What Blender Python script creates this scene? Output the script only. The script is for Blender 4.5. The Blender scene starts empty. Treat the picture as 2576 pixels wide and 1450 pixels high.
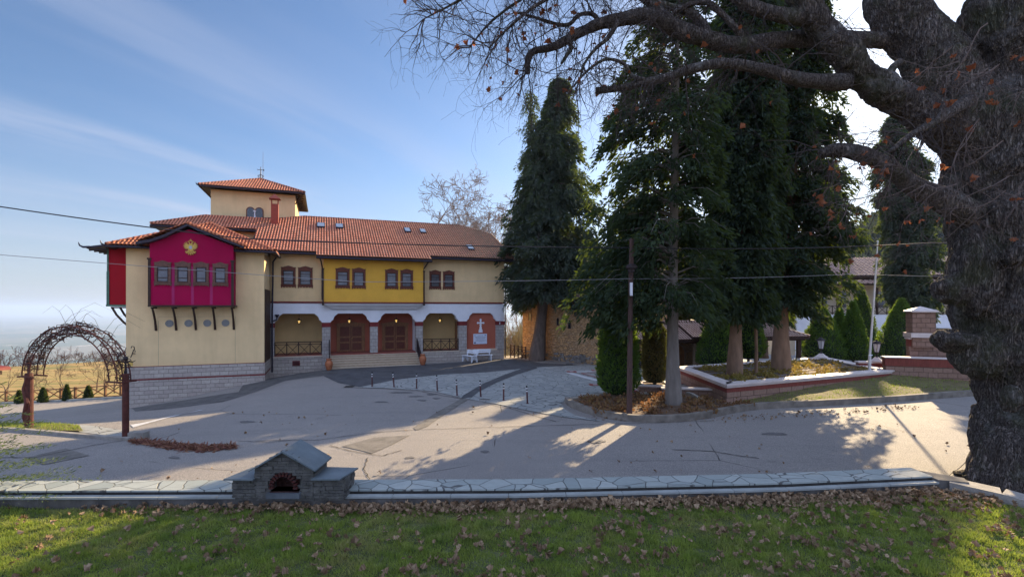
import bpy, bmesh, math, random
import numpy as np
from mathutils import Vector, Matrix
R = math.radians
rnd = random.Random(7)
nr = np.random.default_rng(11)
scene = bpy.context.scene
COL = scene.collection

# ------------------------------------------------------------------ camera
CAMZ = 4.2
cam_d = bpy.data.cameras.new("camera")
cam = bpy.data.objects.new("camera", cam_d)
COL.objects.link(cam)
cam.location = (0, 0, CAMZ)
cam.rotation_euler = (R(90), 0, 0)
cam_d.sensor_width = 36.0
cam_d.lens = 36.0 * 1250 / 2576
cam_d.shift_y = 50.5 / 2576
cam_d.clip_start = 0.1
cam_d.clip_end = 90000
scene.camera = cam

# ------------------------------------------------------------------ light
SUN_AZ, SUN_EL = 31.5, 23.0          # azimuth from +Y towards +X
w = bpy.data.worlds.new("World")
scene.world = w
w.use_nodes = True
nt = w.node_tree
nt.nodes.clear()
def N(t, **k):
    n = nt.nodes.new(t)
    for a, b in k.items():
        setattr(n, a, b)
    return n
out = N('ShaderNodeOutputWorld')
bg = N('ShaderNodeBackground')
sky = N('ShaderNodeTexSky')
sky.sky_type = 'NISHITA'
sky.sun_disc = False
sky.sun_elevation = R(SUN_EL)
sky.sun_rotation = R(SUN_AZ)
sky.altitude = 300
sky.air_density = 1.0
sky.dust_density = 0.7
sky.ozone_density = 2.2
bg.inputs['Strength'].default_value = 0.055
# thin cirrus streaks mixed over the sky
tc = N('ShaderNodeTexCoord')
sep = N('ShaderNodeSeparateXYZ')
nt.links.new(tc.outputs['Generated'], sep.inputs[0])
zc = N('ShaderNodeMath', operation='MAXIMUM'); zc.inputs[1].default_value = 0.02
nt.links.new(sep.outputs['Z'], zc.inputs[0])
za = N('ShaderNodeMath', operation='ADD'); za.inputs[1].default_value = 0.12
nt.links.new(zc.outputs[0], za.inputs[0])
dx = N('ShaderNodeMath', operation='DIVIDE'); dy = N('ShaderNodeMath', operation='DIVIDE')
nt.links.new(sep.outputs['X'], dx.inputs[0]); nt.links.new(za.outputs[0], dx.inputs[1])
nt.links.new(sep.outputs['Y'], dy.inputs[0]); nt.links.new(za.outputs[0], dy.inputs[1])
cb = N('ShaderNodeCombineXYZ')
nt.links.new(dx.outputs[0], cb.inputs[0]); nt.links.new(dy.outputs[0], cb.inputs[1])
mp0 = N('ShaderNodeMapping'); mp0.inputs['Rotation'].default_value = (0, 0, R(-60))
nt.links.new(cb.outputs[0], mp0.inputs[0])
mp = N('ShaderNodeMapping'); mp.inputs['Scale'].default_value = (0.55, 2.6, 1); mp.inputs['Location'].default_value = (4.3, 1.7, 0)
nt.links.new(mp0.outputs[0], mp.inputs[0])
cn = N('ShaderNodeTexNoise'); cn.inputs['Scale'].default_value = 1.0; cn.inputs['Detail'].default_value = 7
cn.inputs['Roughness'].default_value = 0.55; cn.inputs['Distortion'].default_value = 0.3
nt.links.new(mp.outputs[0], cn.inputs['Vector'])
wob = N('ShaderNodeTexNoise'); wob.inputs['Scale'].default_value = 0.9; wob.inputs['Detail'].default_value = 2
nt.links.new(mp0.outputs[0], wob.inputs['Vector'])
sp2 = N('ShaderNodeSeparateXYZ'); nt.links.new(mp0.outputs[0], sp2.inputs[0])
wa = N('ShaderNodeMath', operation='MULTIPLY_ADD'); wa.inputs[1].default_value = 0.5
nt.links.new(wob.outputs[0], wa.inputs[0]); nt.links.new(sp2.outputs['Y'], wa.inputs[2])
wb = N('ShaderNodeMath', operation='DIVIDE'); wb.inputs[1].default_value = 5.0; nt.links.new(wa.outputs[0], wb.inputs[0])
cr0 = N('ShaderNodeValToRGB'); cr0.color_ramp.interpolation = 'EASE'
el = cr0.color_ramp.elements
def stop(p_, v_):
    e = el.new(p_); e.color = (v_, v_, v_, 1)
el[0].position = 0; el[0].color = (0.12,)*3+(1,); el[1].position = 1; el[1].color = (0.2,)*3+(1,)
for p_, v_ in ((.30, .15), (.365, .50), (.43, .12), (.49, .20), (.535, 1.), (.585, .22), (.63, .18), (.675, .95), (.74, .30), (.85, .5)): stop(p_, v_)
nt.links.new(wb.outputs[0], cr0.inputs[0])
cr1 = N('ShaderNodeMapRange'); cr1.interpolation_type = 'SMOOTHSTEP'
cr1.inputs['From Min'].default_value = 0.34; cr1.inputs['From Max'].default_value = 0.68; cr1.inputs['To Min'].default_value = 0.0; cr1.inputs['To Max'].default_value = 0.46
nt.links.new(cn.outputs[0], cr1.inputs[0])
cr = N('ShaderNodeMath', operation='MULTIPLY'); nt.links.new(cr1.outputs[0], cr.inputs[0]); nt.links.new(cr0.outputs[0], cr.inputs[1])
# haze veil low above the horizon (aerosols near the ground, all round)
hz = N('ShaderNodeMapRange'); hz.interpolation_type = 'SMOOTHERSTEP'
hz.inputs['From Min'].default_value = -0.05; hz.inputs['From Max'].default_value = 0.34
hz.inputs['To Min'].default_value = 0.62; hz.inputs['To Max'].default_value = 0.0
nt.links.new(sep.outputs['Z'], hz.inputs[0])
mxh = N('ShaderNodeMixRGB')
tint = N('ShaderNodeMixRGB', blend_type='MULTIPLY'); tint.inputs[0].default_value = 1; tint.inputs[2].default_value = (0.82, 0.92, 1.06, 1)
nt.links.new(sky.outputs[0], tint.inputs[1])
nt.links.new(hz.outputs[0], mxh.inputs[0]); nt.links.new(tint.outputs[0], mxh.inputs[1])
mxh.inputs[2].default_value = (3.7, 3.9, 4.8, 1)
mx = N('ShaderNodeMixRGB')
nt.links.new(cr.outputs[0], mx.inputs[0]); nt.links.new(mxh.outputs[0], mx.inputs[1])
mx.inputs[2].default_value = (4.6, 4.9, 6.0, 1)
# added bright cloud fill, unseen behind and above the viewer, lifting shaded facades
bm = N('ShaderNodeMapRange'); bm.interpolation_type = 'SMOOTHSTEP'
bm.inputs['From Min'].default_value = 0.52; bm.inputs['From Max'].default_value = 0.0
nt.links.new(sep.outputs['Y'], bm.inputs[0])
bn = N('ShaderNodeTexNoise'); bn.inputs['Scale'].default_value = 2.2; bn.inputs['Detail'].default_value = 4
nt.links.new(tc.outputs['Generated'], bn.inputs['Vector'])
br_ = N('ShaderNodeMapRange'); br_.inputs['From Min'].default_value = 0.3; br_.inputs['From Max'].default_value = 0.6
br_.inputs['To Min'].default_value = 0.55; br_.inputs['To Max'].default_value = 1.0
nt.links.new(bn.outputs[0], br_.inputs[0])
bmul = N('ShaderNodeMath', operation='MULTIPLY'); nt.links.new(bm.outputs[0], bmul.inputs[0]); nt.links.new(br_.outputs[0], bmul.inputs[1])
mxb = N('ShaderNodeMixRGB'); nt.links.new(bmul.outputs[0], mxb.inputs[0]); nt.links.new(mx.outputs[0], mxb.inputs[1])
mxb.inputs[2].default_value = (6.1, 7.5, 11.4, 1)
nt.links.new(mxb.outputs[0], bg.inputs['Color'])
nt.links.new(bg.outputs[0], out.inputs[0])

sun_d = bpy.data.lights.new("sun", 'SUN')
sun_d.energy = 5.0
sun_d.angle = R(0.55)
sun_d.color = (1.0, 0.77, 0.47)
sun = bpy.data.objects.new("sun", sun_d)
COL.objects.link(sun)
SD = Vector((math.sin(R(SUN_AZ)) * math.cos(R(SUN_EL)), math.cos(R(SUN_AZ)) * math.cos(R(SUN_EL)), math.sin(R(SUN_EL))))
sun.rotation_euler = SD.to_track_quat('Z', 'Y').to_euler()
sun.location = (30, 40, 40)

scene.view_settings.view_transform = 'Standard'
scene.view_settings.look = 'None'
scene.view_settings.exposure = 1.45
scene.view_settings.gamma = 1.0
scene.cycles.max_bounces = 6
scene.cycles.diffuse_bounces = 3
scene.cycles.glossy_bounces = 2
scene.cycles.transmission_bounces = 4
scene.cycles.transparent_max_bounces = 6
scene.cycles.volume_bounces = 0
scene.cycles.caustics_reflective = False
scene.cycles.caustics_refractive = False
scene.cycles.use_denoising = True

# ------------------------------------------------------------------ helpers
def at(x, y, Y):
    """world point seen at photo position (x, y), Y metres ahead"""
    return Vector(((x - 1288) / 1250 * Y, Y, CAMZ - (y - 775) / 1250 * Y))

def norm(a): return a/(np.linalg.norm(a, axis=-1, keepdims=True)+1e-9)
class M:
    def __init__(s):
        s.v = []; s.f = []
    def add(s, vs, fs):
        o = len(s.v)
        s.v += [tuple(p) for p in vs]
        s.f += [tuple(i + o for i in f) for f in fs]
        return s
    def box(s, x0, x1, y0, y1, z0, z1):
        return s.add([(x0,y0,z0),(x1,y0,z0),(x1,y1,z0),(x0,y1,z0),(x0,y0,z1),(x1,y0,z1),(x1,y1,z1),(x0,y1,z1)],
                     [(0,3,2,1),(4,5,6,7),(0,1,5,4),(1,2,6,5),(2,3,7,6),(3,0,4,7)])
    def obox(s, c, ax, ay, az):
        c, ax, ay, az = map(Vector, (c, ax, ay, az))
        P = [c + ax*i + ay*j + az*k for k in (-1,1) for i, j in ((-1,-1),(1,-1),(1,1),(-1,1))]
        return s.add(P, [(0,3,2,1),(4,5,6,7),(0,1,5,4),(1,2,6,5),(2,3,7,6),(3,0,4,7)])
    def prism(s, poly, y0, y1):
        """poly in (x,z), extruded along y"""
        n = len(poly)
        V = [(p[0], y0, p[1]) for p in poly] + [(p[0], y1, p[1]) for p in poly]
        return s.add(V, [tuple(range(n)), tuple(range(2*n-1, n-1, -1))] + [(i, i+n, (i+1) % n + n, (i+1) % n) for i in range(n)])
    def slab(s, poly, z0, z1):
        """poly in (x,y), extruded along z"""
        n = len(poly)
        V = [(p[0], p[1], z0) for p in poly] + [(p[0], p[1], z1) for p in poly]
        return s.add(V, [tuple(range(n-1, -1, -1)), tuple(range(n, 2*n))] + [(i, (i+1) % n, (i+1) % n + n, i+n) for i in range(n)])
    def sheet(s, top, th):
        """3-D polygon 'top' thickened straight down by th"""
        n = len(top)
        V = list(top) + [(p[0], p[1], p[2]-th) for p in top]
        return s.add(V, [tuple(range(n)), tuple(range(2*n-1, n-1, -1))] + [(i, i+n, (i+1) % n + n, (i+1) % n) for i in range(n)])
    def tube(s, pts, rad, k=8, cap=True):
        pts = [Vector(p) for p in pts]
        n = len(pts)
        if not hasattr(rad, '__len__'): rad = [rad]*n
        V = []; F = []
        up = None
        for i, p in enumerate(pts):
            d = (pts[min(i+1, n-1)] - pts[max(i-1, 0)])
            if d.length < 1e-9: d = Vector((0,0,1))
            d.normalize()
            if up is None:
                up = Vector((1,0,0)) if abs(d.x) < 0.8 else Vector((0,1,0))
            a = up - d*up.dot(d)
            if a.length < 1e-6: a = d.orthogonal()
            a.normalize(); b = d.cross(a); up = a
            for j in range(k):
                t = 2*math.pi*j/k
                V.append(p + (a*math.cos(t) + b*math.sin(t))*rad[i])
        for i in range(n-1):
            for j in range(k):
                F.append((i*k+j, i*k+(j+1) % k, (i+1)*k+(j+1) % k, (i+1)*k+j))
        if cap:
            F.append(tuple(range(k-1, -1, -1))); F.append(tuple(range((n-1)*k, n*k)))
        return s.add(V, F)
    def bar(s, a, b, w_, h_=None):
        """rectangular bar from a to b"""
        a, b = Vector(a), Vector(b); d = b-a; L = d.length; d.normalize()
        u = Vector((0,0,1)) if abs(d.z) < 0.95 else Vector((1,0,0))
        x = d.cross(u).normalized(); z = x.cross(d)
        return s.obox((a+b)/2, d*L/2, x*w_/2, z*(h_ or w_)/2)
    def lathe(s, prof, c=(0,0,0), k=20):
        V = []; F = []; n = len(prof)
        for r_, z in prof:
            for j in range(k):
                t = 2*math.pi*j/k
                V.append((c[0]+r_*math.cos(t), c[1]+r_*math.sin(t), c[2]+z))
        for i in range(n-1):
            for j in range(k):
                F.append((i*k+j, i*k+(j+1) % k, (i+1)*k+(j+1) % k, (i+1)*k+j))
        F.append(tuple(range(k-1, -1, -1))); F.append(tuple(range((n-1)*k, n*k)))
        return s.add(V, F)
    def build(s, name, m, parent=None, smooth=False, **tags):
        me = bpy.data.meshes.new(name)
        me.from_pydata(s.v, [], s.f)
        me.validate()
        if smooth: me.shade_smooth()
        me.materials.append(m)
        o = bpy.data.objects.new(name, me)
        COL.objects.link(o)
        if parent: o.parent = parent
        for a, b in tags.items(): o[a] = b
        return o

def fast_mesh(name, V, nv, m, parent=None, **tags):
    """V: (n*nv,3) array, one nv-gon per consecutive nv vertices"""
    V = np.asarray(V, dtype=np.float32).reshape(-1, 3)
    n = len(V)//nv
    me = bpy.data.meshes.new(name)
    me.vertices.add(len(V)); me.vertices.foreach_set('co', V.ravel())
    me.loops.add(n*nv); me.loops.foreach_set('vertex_index', np.arange(n*nv, dtype=np.int32))
    me.polygons.add(n); me.polygons.foreach_set('loop_start', np.arange(0, n*nv, nv, dtype=np.int32))
    me.update(calc_edges=True)
    me.materials.append(m)
    o = bpy.data.objects.new(name, me); COL.objects.link(o)
    if parent: o.parent = parent
    for a, b in tags.items(): o[a] = b
    return o

def thing(name, label, cat, loc=(0,0,0), rz=0, group=None):
    o = bpy.data.objects.new(name, None); COL.objects.link(o)
    o.location = loc; o.rotation_euler = (0, 0, rz); o.empty_display_size = 0.3
    o['label'] = label; o['category'] = cat
    if group: o['group'] = group
    return o
def tag(o, label, cat, group=None):
    o['label'] = label; o['category'] = cat
    if group: o['group'] = group
    return o
def dup(root, loc, rz, label, group=None):
    r = root.copy(); COL.objects.link(r); r.location = loc; r.rotation_euler = (0, 0, rz)
    r['label'] = label
    if group: r['group'] = group
    for ch in list(root.children):
        c = ch.copy(); COL.objects.link(c); c.parent = r
        for g in ch.children:
            d = g.copy(); COL.objects.link(d); d.parent = c
    return r

# ------------------------------------------------------------------ materials
def new_mat(name):
    m = bpy.data.materials.new(name); m.use_nodes = True
    t = m.node_tree
    return m, t, t.nodes['Principled BSDF']
def lk(t, a, b): t.links.new(a, b)
def noise(t, vec, scale, detail=4, rough=.55, dist=0):
    n = t.nodes.new('ShaderNodeTexNoise'); n.inputs['Scale'].default_value = scale
    n.inputs['Detail'].default_value = detail; n.inputs['Roughness'].default_value = rough
    n.inputs['Distortion'].default_value = dist
    if vec is not None: lk(t, vec, n.inputs['Vector'])
    return n.outputs[0]
def ramp(t, f, a, b, lo=0., hi=1.):
    n = t.nodes.new('ShaderNodeMapRange'); n.inputs[1].default_value = a; n.inputs[2].default_value = b
    n.inputs[3].default_value = lo; n.inputs[4].default_value = hi; lk(t, f, n.inputs[0]); return n.outputs[0]
def mixc(t, f, a, b, mode='MIX'):
    n = t.nodes.new('ShaderNodeMixRGB'); n.blend_type = mode
    for i, x in ((0, f), (1, a), (2, b)):
        if hasattr(x, 'links'): lk(t, x, n.inputs[i])
        elif isinstance(x, (int, float)): n.inputs[i].default_value = x
        else: n.inputs[i].default_value = (*x, 1)
    return n.outputs[0]
def mth(t, op, a, b=0., c=None):
    n = t.nodes.new('ShaderNodeMath'); n.operation = op
    for i, x in enumerate((a, b) if c is None else (a, b, c)):
        if hasattr(x, 'links'): lk(t, x, n.inputs[i])
        else: n.inputs[i].default_value = x
    return n.outputs[0]
def objco(t, scale=(1,1,1)):
    n = t.nodes.new('ShaderNodeTexCoord'); mpn = t.nodes.new('ShaderNodeMapping')
    lk(t, n.outputs['Object'], mpn.inputs[0]); mpn.inputs['Scale'].default_value = scale
    return mpn.outputs[0]
def bump(t, p, h, dist=.01, strength=1.):
    b = t.nodes.new('ShaderNodeBump'); b.inputs['Distance'].default_value = dist
    b.inputs['Strength'].default_value = strength
    lk(t, h, b.inputs['Height']); lk(t, b.outputs[0], p.inputs['Normal'])
def sc(c, k): return tuple(x*k for x in c)
def mat(name, c, var=.25, scale=3, rough=.8, bp=.004, bscale=40, spec=.3, metal=0, c2=None, stretch=(1,1,1), coat=0):
    m, t, p = new_mat(name)
    v = objco(t, stretch)
    f = ramp(t, noise(t, v, scale, 6, .6), .3, .7)
    a = sc(c, 1-var); b = c2 or sc(c, 1+var*.6)
    lk(t, mixc(t, f, a, b), p.inputs['Base Color'])
    p.inputs['Roughness'].default_value = rough
    p.inputs['Specular IOR Level'].default_value = spec
    p.inputs['Metallic'].default_value = metal
    p.inputs['Coat Weight'].default_value = coat
    if bp: bump(t, p, noise(t, v, bscale, 5, .6), bp)
    return m
def mat_stucco(name, c, streak=.2):
    m, t, p = new_mat(name)
    v = objco(t); vs = objco(t, (1.6, 1.6, .22))
    f = ramp(t, noise(t, v, .7, 6, .6), .3, .7)
    g = ramp(t, noise(t, vs, 1.6, 5, .6), .45, .75)
    h = noise(t, v, 26, 3, .6)
    col = mixc(t, f, sc(c, .88), sc(c, 1.07))
    col = mixc(t, mth(t, 'MULTIPLY', g, streak), col, sc(c, .55))
    col = mixc(t, ramp(t, h, .35, .7, 0, .16), col, sc(c, .72))
    lk(t, col, p.inputs['Base Color']); p.inputs['Roughness'].default_value = .92
    p.inputs['Specular IOR Level'].default_value = .15
    bump(t, p, noise(t, v, 60, 4, .7), .008)
    return m
def mat_blocks(name, c, c2, mortar, bw, bh, m_=.012, plane='xz', var=.5, rough=.85, off=.5, bmp=.02):
    m, t, p = new_mat(name)
    n = t.nodes.new('ShaderNodeTexCoord'); s = t.nodes.new('ShaderNodeSeparateXYZ'); lk(t, n.outputs['Object'], s.inputs[0])
    cbn = t.nodes.new('ShaderNodeCombineXYZ')
    lk(t, mth(t, 'SUBTRACT', s.outputs[0], s.outputs[1]), cbn.inputs[0])
    lk(t, s.outputs[2] if plane == 'xz' else s.outputs[1], cbn.inputs[1])
    if plane != 'xz': lk(t, s.outputs[0], cbn.inputs[0])
    b = t.nodes.new('ShaderNodeTexBrick'); lk(t, cbn.outputs[0], b.inputs['Vector'])
    b.offset = off; b.inputs['Scale'].default_value = 1; b.inputs['Brick Width'].default_value = bw
    b.inputs['Row Height'].default_value = bh; b.inputs['Mortar Size'].default_value = m_
    b.inputs['Mortar Smooth'].default_value = .3; b.inputs['Bias'].default_value = 0
    b.inputs['Color1'].default_value = (*c, 1); b.inputs['Color2'].default_value = (*c2, 1)
    b.inputs['Mortar'].default_value = (*mortar, 1)
    nz = noise(t, n.outputs['Object'], 9, 6, .65)
    col = mixc(t, ramp(t, nz, .3, .75, 0, var), b.outputs[0], sc(c, .45))
    lk(t, col, p.inputs['Base Color']); p.inputs['Roughness'].default_value = rough
    p.inputs['Specular IOR Level'].default_value = .2
    hgt = mth(t, 'ADD', mth(t, 'MULTIPLY', b.outputs['Fac'], -1), mth(t, 'MULTIPLY', nz, .8))
    bump(t, p, hgt, bmp)
    return m
def mat_rubble(name, c, c2, mortar, scale=4, squash=1.8, edge=.05, bmp=.04, tint=None, tint_w=.0):
    """irregular stones: voronoi cells with mortar"""
    m, t, p = new_mat(name)
    v = objco(t, (1, 1, squash))
    w_ = t.nodes.new('ShaderNodeMixRGB'); w_.inputs[0].default_value = .08
    nz = t.nodes.new('ShaderNodeTexNoise'); nz.inputs['Scale'].default_value = scale*.8; lk(t, v, nz.inputs['Vector'])
    lk(t, v, w_.inputs[1]); lk(t, nz.outputs['Color'], w_.inputs[2])
    def vor(feat):
        k = t.nodes.new('ShaderNodeTexVoronoi'); k.feature = feat; k.inputs['Scale'].default_value = scale
        lk(t, w_.outputs[0], k.inputs['Vector']); return k
    e = vor('DISTANCE_TO_EDGE'); f = vor('F1')
    sp = t.nodes.new('ShaderNodeSeparateColor'); lk(t, f.outputs['Color'], sp.inputs[0])
    col = mixc(t, sp.outputs[0], c, c2)
    col = mixc(t, ramp(t, sp.outputs[1], .55, 1, 0, .55), col, sc(c, .45))
    col = mixc(t, ramp(t, noise(t, v, 14, 5, .65), .35, .75, 0, .45), col, sc(c, .5))
    if tint:
        col = mixc(t, ramp(t, noise(t, objco(t), .25, 2, .5), .4, .6, 0, tint_w), col, tint, 'MULTIPLY')
    em = ramp(t, e.outputs['Distance'], edge*.5, edge)
    col = mixc(t, em, mortar, col)
    lk(t, col, p.inputs['Base Color']); p.inputs['Roughness'].default_value = .9
    p.inputs['Specular IOR Level'].default_value = .2
    hh = mth(t, 'ADD', ramp(t, e.outputs['Distance'], 0, edge*2.2), mth(t, 'MULTIPLY', noise(t, v, 20, 4, .6), .35))
    bump(t, p, hh, bmp)
    return m
def mat_leaf(name, cs, trans=.35, rough=.7, big=.35, tr=(.25,.35,.03)):
    m, t, p = new_mat(name)
    g = t.nodes.new('ShaderNodeNewGeometry')
    nz = ramp(t, noise(t, objco(t), big, 3, .6), .35, .65)
    a = mixc(t, g.outputs['Random Per Island'], cs[0], cs[1])
    col = mixc(t, mth(t, 'MULTIPLY', nz, .6), a, cs[2])
    lk(t, col, p.inputs['Base Color']); p.inputs['Roughness'].default_value = rough
    p.inputs['Specular IOR Level'].default_value = .2
    trn = t.nodes.new('ShaderNodeBsdfTranslucent'); lk(t, mixc(t, .6, col, tr), trn.inputs[0])
    ms = t.nodes.new('ShaderNodeMixShader'); ms.inputs[0].default_value = trans
    lk(t, p.outputs[0], ms.inputs[1]); lk(t, trn.outputs[0], ms.inputs[2])
    lk(t, ms.outputs[0], t.nodes['Material Output'].inputs[0])
    return m

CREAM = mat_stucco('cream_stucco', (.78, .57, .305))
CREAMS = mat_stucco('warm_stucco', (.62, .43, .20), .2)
WHITE = mat_stucco('white_stucco', (.76, .77, .80), .1)
OCHRE = mat_stucco('ochre_stucco', (.72, .40, .06), .05)
MAGENTA = mat_stucco('magenta_stucco', (.35, .004, .056), .16)
REDST = mat_stucco('red_stucco', (.36, .012, .022), .05)
TERRA = mat_stucco('terracotta_stucco', (.40, .12, .075), .06)
BRICKPAINT = mat('red_paint', (.17, .022, .022), .2, 4, .7)
STONE = mat_blocks('stone_blocks', (.50, .44, .38), (.40, .34, .30), (.17, .15, .13), .47, .235, .009)
STONEP = mat_blocks('pillar_blocks', (.47, .43, .40), (.37, .33, .30), (.20, .17, .15), .30, .25, .010)
SILL = mat('cream_stone', (.60, .50, .38), .15, 6, .7)
STEPS = mat('step_stone', (.46, .36, .25), .25, 5, .6, .006, 30, stretch=(1, 1, 4))
WOOD = mat('brown_frame_wood', (.13, .038, .022), .3, 6, .6, .003, 60)
WOODD = mat('dark_wood', (.040, .018, .012), .4, 6, .6, .004, 60)
DOORW = mat('door_wood', (.26, .12, .05), .45, 4, .5, .006, 30, stretch=(6, 6, .8))
IRON = mat('dark_iron', (.022, .013, .014), .3, 8, .5, 0)
GUTTER = mat('dark_gutter', (.028, .022, .035), .3, 5, .5, 0)
GREENTRIM = mat('green_trim', (.07, .16, .11), .3, 5, .6, 0)
VASE = mat('terracotta', (.38, .13, .055), .3, 6, .7)
WPAINT = mat('white_paint', (.72, .74, .78), .12, 9, .5, .001)
GOLD = mat('gold_relief', (.62, .40, .09), .3, 14, .55, .01, 30)
CURT, t_, p_ = new_mat('curtained_pane')
vv = objco(t_, (1, 1, 1)); wv = t_.nodes.new('ShaderNodeTexWave'); wv.inputs['Scale'].default_value = 7
wv.inputs['Distortion'].default_value = 2.5; lk(t_, vv, wv.inputs['Vector'])
lk(t_, mixc(t_, mth(t_, 'MULTIPLY', wv.outputs[0], noise(t_, vv, 2.5, 3)), (.02, .02, .028), (.26, .265, .29)), p_.inputs['Base Color'])
p_.inputs['Roughness'].default_value = .7; p_.inputs['Coat Weight'].default_value = 1; p_.inputs['Coat Roughness'].default_value = .04
PANE = mat('dark_pane', (.018, .018, .024), .3, 2, .06, 0, spec=.8)
SKYL = mat('skylight_glass', (.30, .36, .42), .1, 2, .1, 0, spec=.9)

def mat_tiles(name, c, c2, dark, wear_from=None, wear_to=None):
    m, t, p = new_mat(name)
    v = objco(t)
    wn = t.nodes.new('ShaderNodeTexWhiteNoise'); wn.noise_dimensions = '3D'
    sn = t.nodes.new('ShaderNodeVectorMath'); sn.operation = 'SNAP'; sn.inputs[1].default_value = (.188, .34, 50)
    ad = t.nodes.new('ShaderNodeVectorMath'); ad.operation = 'ADD'; ad.inputs[1].default_value = (0.12, .0, 0)
    lk(t, v, ad.inputs[0]); lk(t, ad.outputs[0], sn.inputs[0]); lk(t, sn.outputs[0], wn.inputs['Vector'])
    col = mixc(t, wn.outputs['Value'], c, c2)
    nz = noise(t, v, 1.1, 6, .65)
    wear = ramp(t, nz, .48, .78, 0, .5)
    if wear_from is not None:
        s = t.nodes.new('ShaderNodeSeparateXYZ'); lk(t, v, s.inputs[0])
        g = ramp(t, s.outputs[0], wear_from, wear_to, 0, 1.0)
        wear = mth(t, 'MAXIMUM', wear, mth(t, 'MULTIPLY', g, ramp(t, noise(t, v, 6, 5, .7), .2, .6)))
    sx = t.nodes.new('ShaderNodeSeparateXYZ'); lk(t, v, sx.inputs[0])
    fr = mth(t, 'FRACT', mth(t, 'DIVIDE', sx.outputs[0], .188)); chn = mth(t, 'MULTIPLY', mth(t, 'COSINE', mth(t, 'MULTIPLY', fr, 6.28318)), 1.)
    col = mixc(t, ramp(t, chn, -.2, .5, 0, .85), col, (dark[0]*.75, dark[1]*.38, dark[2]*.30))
    col = mixc(t, wear, col, dark)
    lk(t, col, p.inputs['Base Color']); p.inputs['Roughness'].default_value = .75
    p.inputs['Specular IOR Level'].default_value = .3
    bump(t, p, noise(t, v, 30, 5, .7), .006)
    return m
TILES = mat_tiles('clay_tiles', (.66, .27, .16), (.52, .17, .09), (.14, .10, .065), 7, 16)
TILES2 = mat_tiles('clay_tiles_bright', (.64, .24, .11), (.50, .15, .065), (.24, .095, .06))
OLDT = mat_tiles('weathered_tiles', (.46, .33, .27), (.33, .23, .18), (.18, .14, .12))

# ------------------------------------------------------------------ terrain
CP = [(-40,9,-.35),(-25,9,-.2),(-12,10,0),(0,10,0),(12,10,0),(30,10,.2),(60,10,.3),
      (-12,14,-.05),(0,15,0),(12,15,0),(30,16,.3),
      (-17.4,17.9,-.12),(-13.3,17.1,-.22),(-8,20,-.05),(0,20,0),(9.5,21.9,0),(21,22.5,.1),
      (-24,20,-.6),(-32,22,-1.1),(-45,24,-1.7),
      (-21.6,27.9,-1.45),(-18.4,29.1,-.85),(-15.2,30.4,-.2),(-12,26,-.2),(-17,24,-.75),(-24,26,-1.55),
      (-13.5,31.5,.03),(-12.2,33,.12),(-6.5,34,.2),(-4,36,.2),(-.6,39.3,.24),(3,38,.12),(0,30,.05),(8,33,0),(-6,27,.02),
      (6.6,36.2,.03),(.9,41,.2),(12,40,0),(20,40,-.3),
      (-28,32,-2.4),(-31,40,-2.9),(-45,44,-4.2),(-38,32,-2.8),(-58,46,-5),(-58,30,-3),(-22,44,-2.6),(-12,52,-2),
      (0,60,-1.5),(18,52,-.8),(30,55,-.9),(45,62,-2.4),(60,45,-.6),(60,25,.4),(60,62,-2)]
cp = np.array(CP, float)
def U_(r2): return np.where(r2 > 1e-9, r2*np.log(np.maximum(r2, 1e-9)), 0)
_n = len(cp)
K = U_(((cp[:, None, :2]-cp[None, :, :2])**2).sum(-1)) + np.eye(_n)*18.0
Pm = np.c_[np.ones(_n), cp[:, :2]]
A_ = np.block([[K, Pm], [Pm.T, np.zeros((3, 3))]])
W_ = np.linalg.solve(A_, np.r_[cp[:, 2], 0, 0, 0])
def gzv(X, Y):
    X = np.asarray(X, float); Y = np.asarray(Y, float)
    r2 = (X[..., None]-cp[:, 0])**2 + (Y[..., None]-cp[:, 1])**2
    return U_(r2) @ W_[:_n] + W_[_n] + W_[_n+1]*X + W_[_n+2]*Y
def gz(x, y): return float(gzv(np.array([x]), np.array([y]))[0])
def gp(px, py, off=0.):
    """ground point under photo position"""
    Y = 20.
    for _ in range(60):
        z = gz((px-1288)/1250*Y, Y) + off
        Y2 = (CAMZ - z)*1250/(py-775)
        Y = Y*.4 + max(5, min(Y2, 80))*.6
    return Vector(((px-1288)/1250*Y, Y, gz((px-1288)/1250*Y, Y)))

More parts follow.
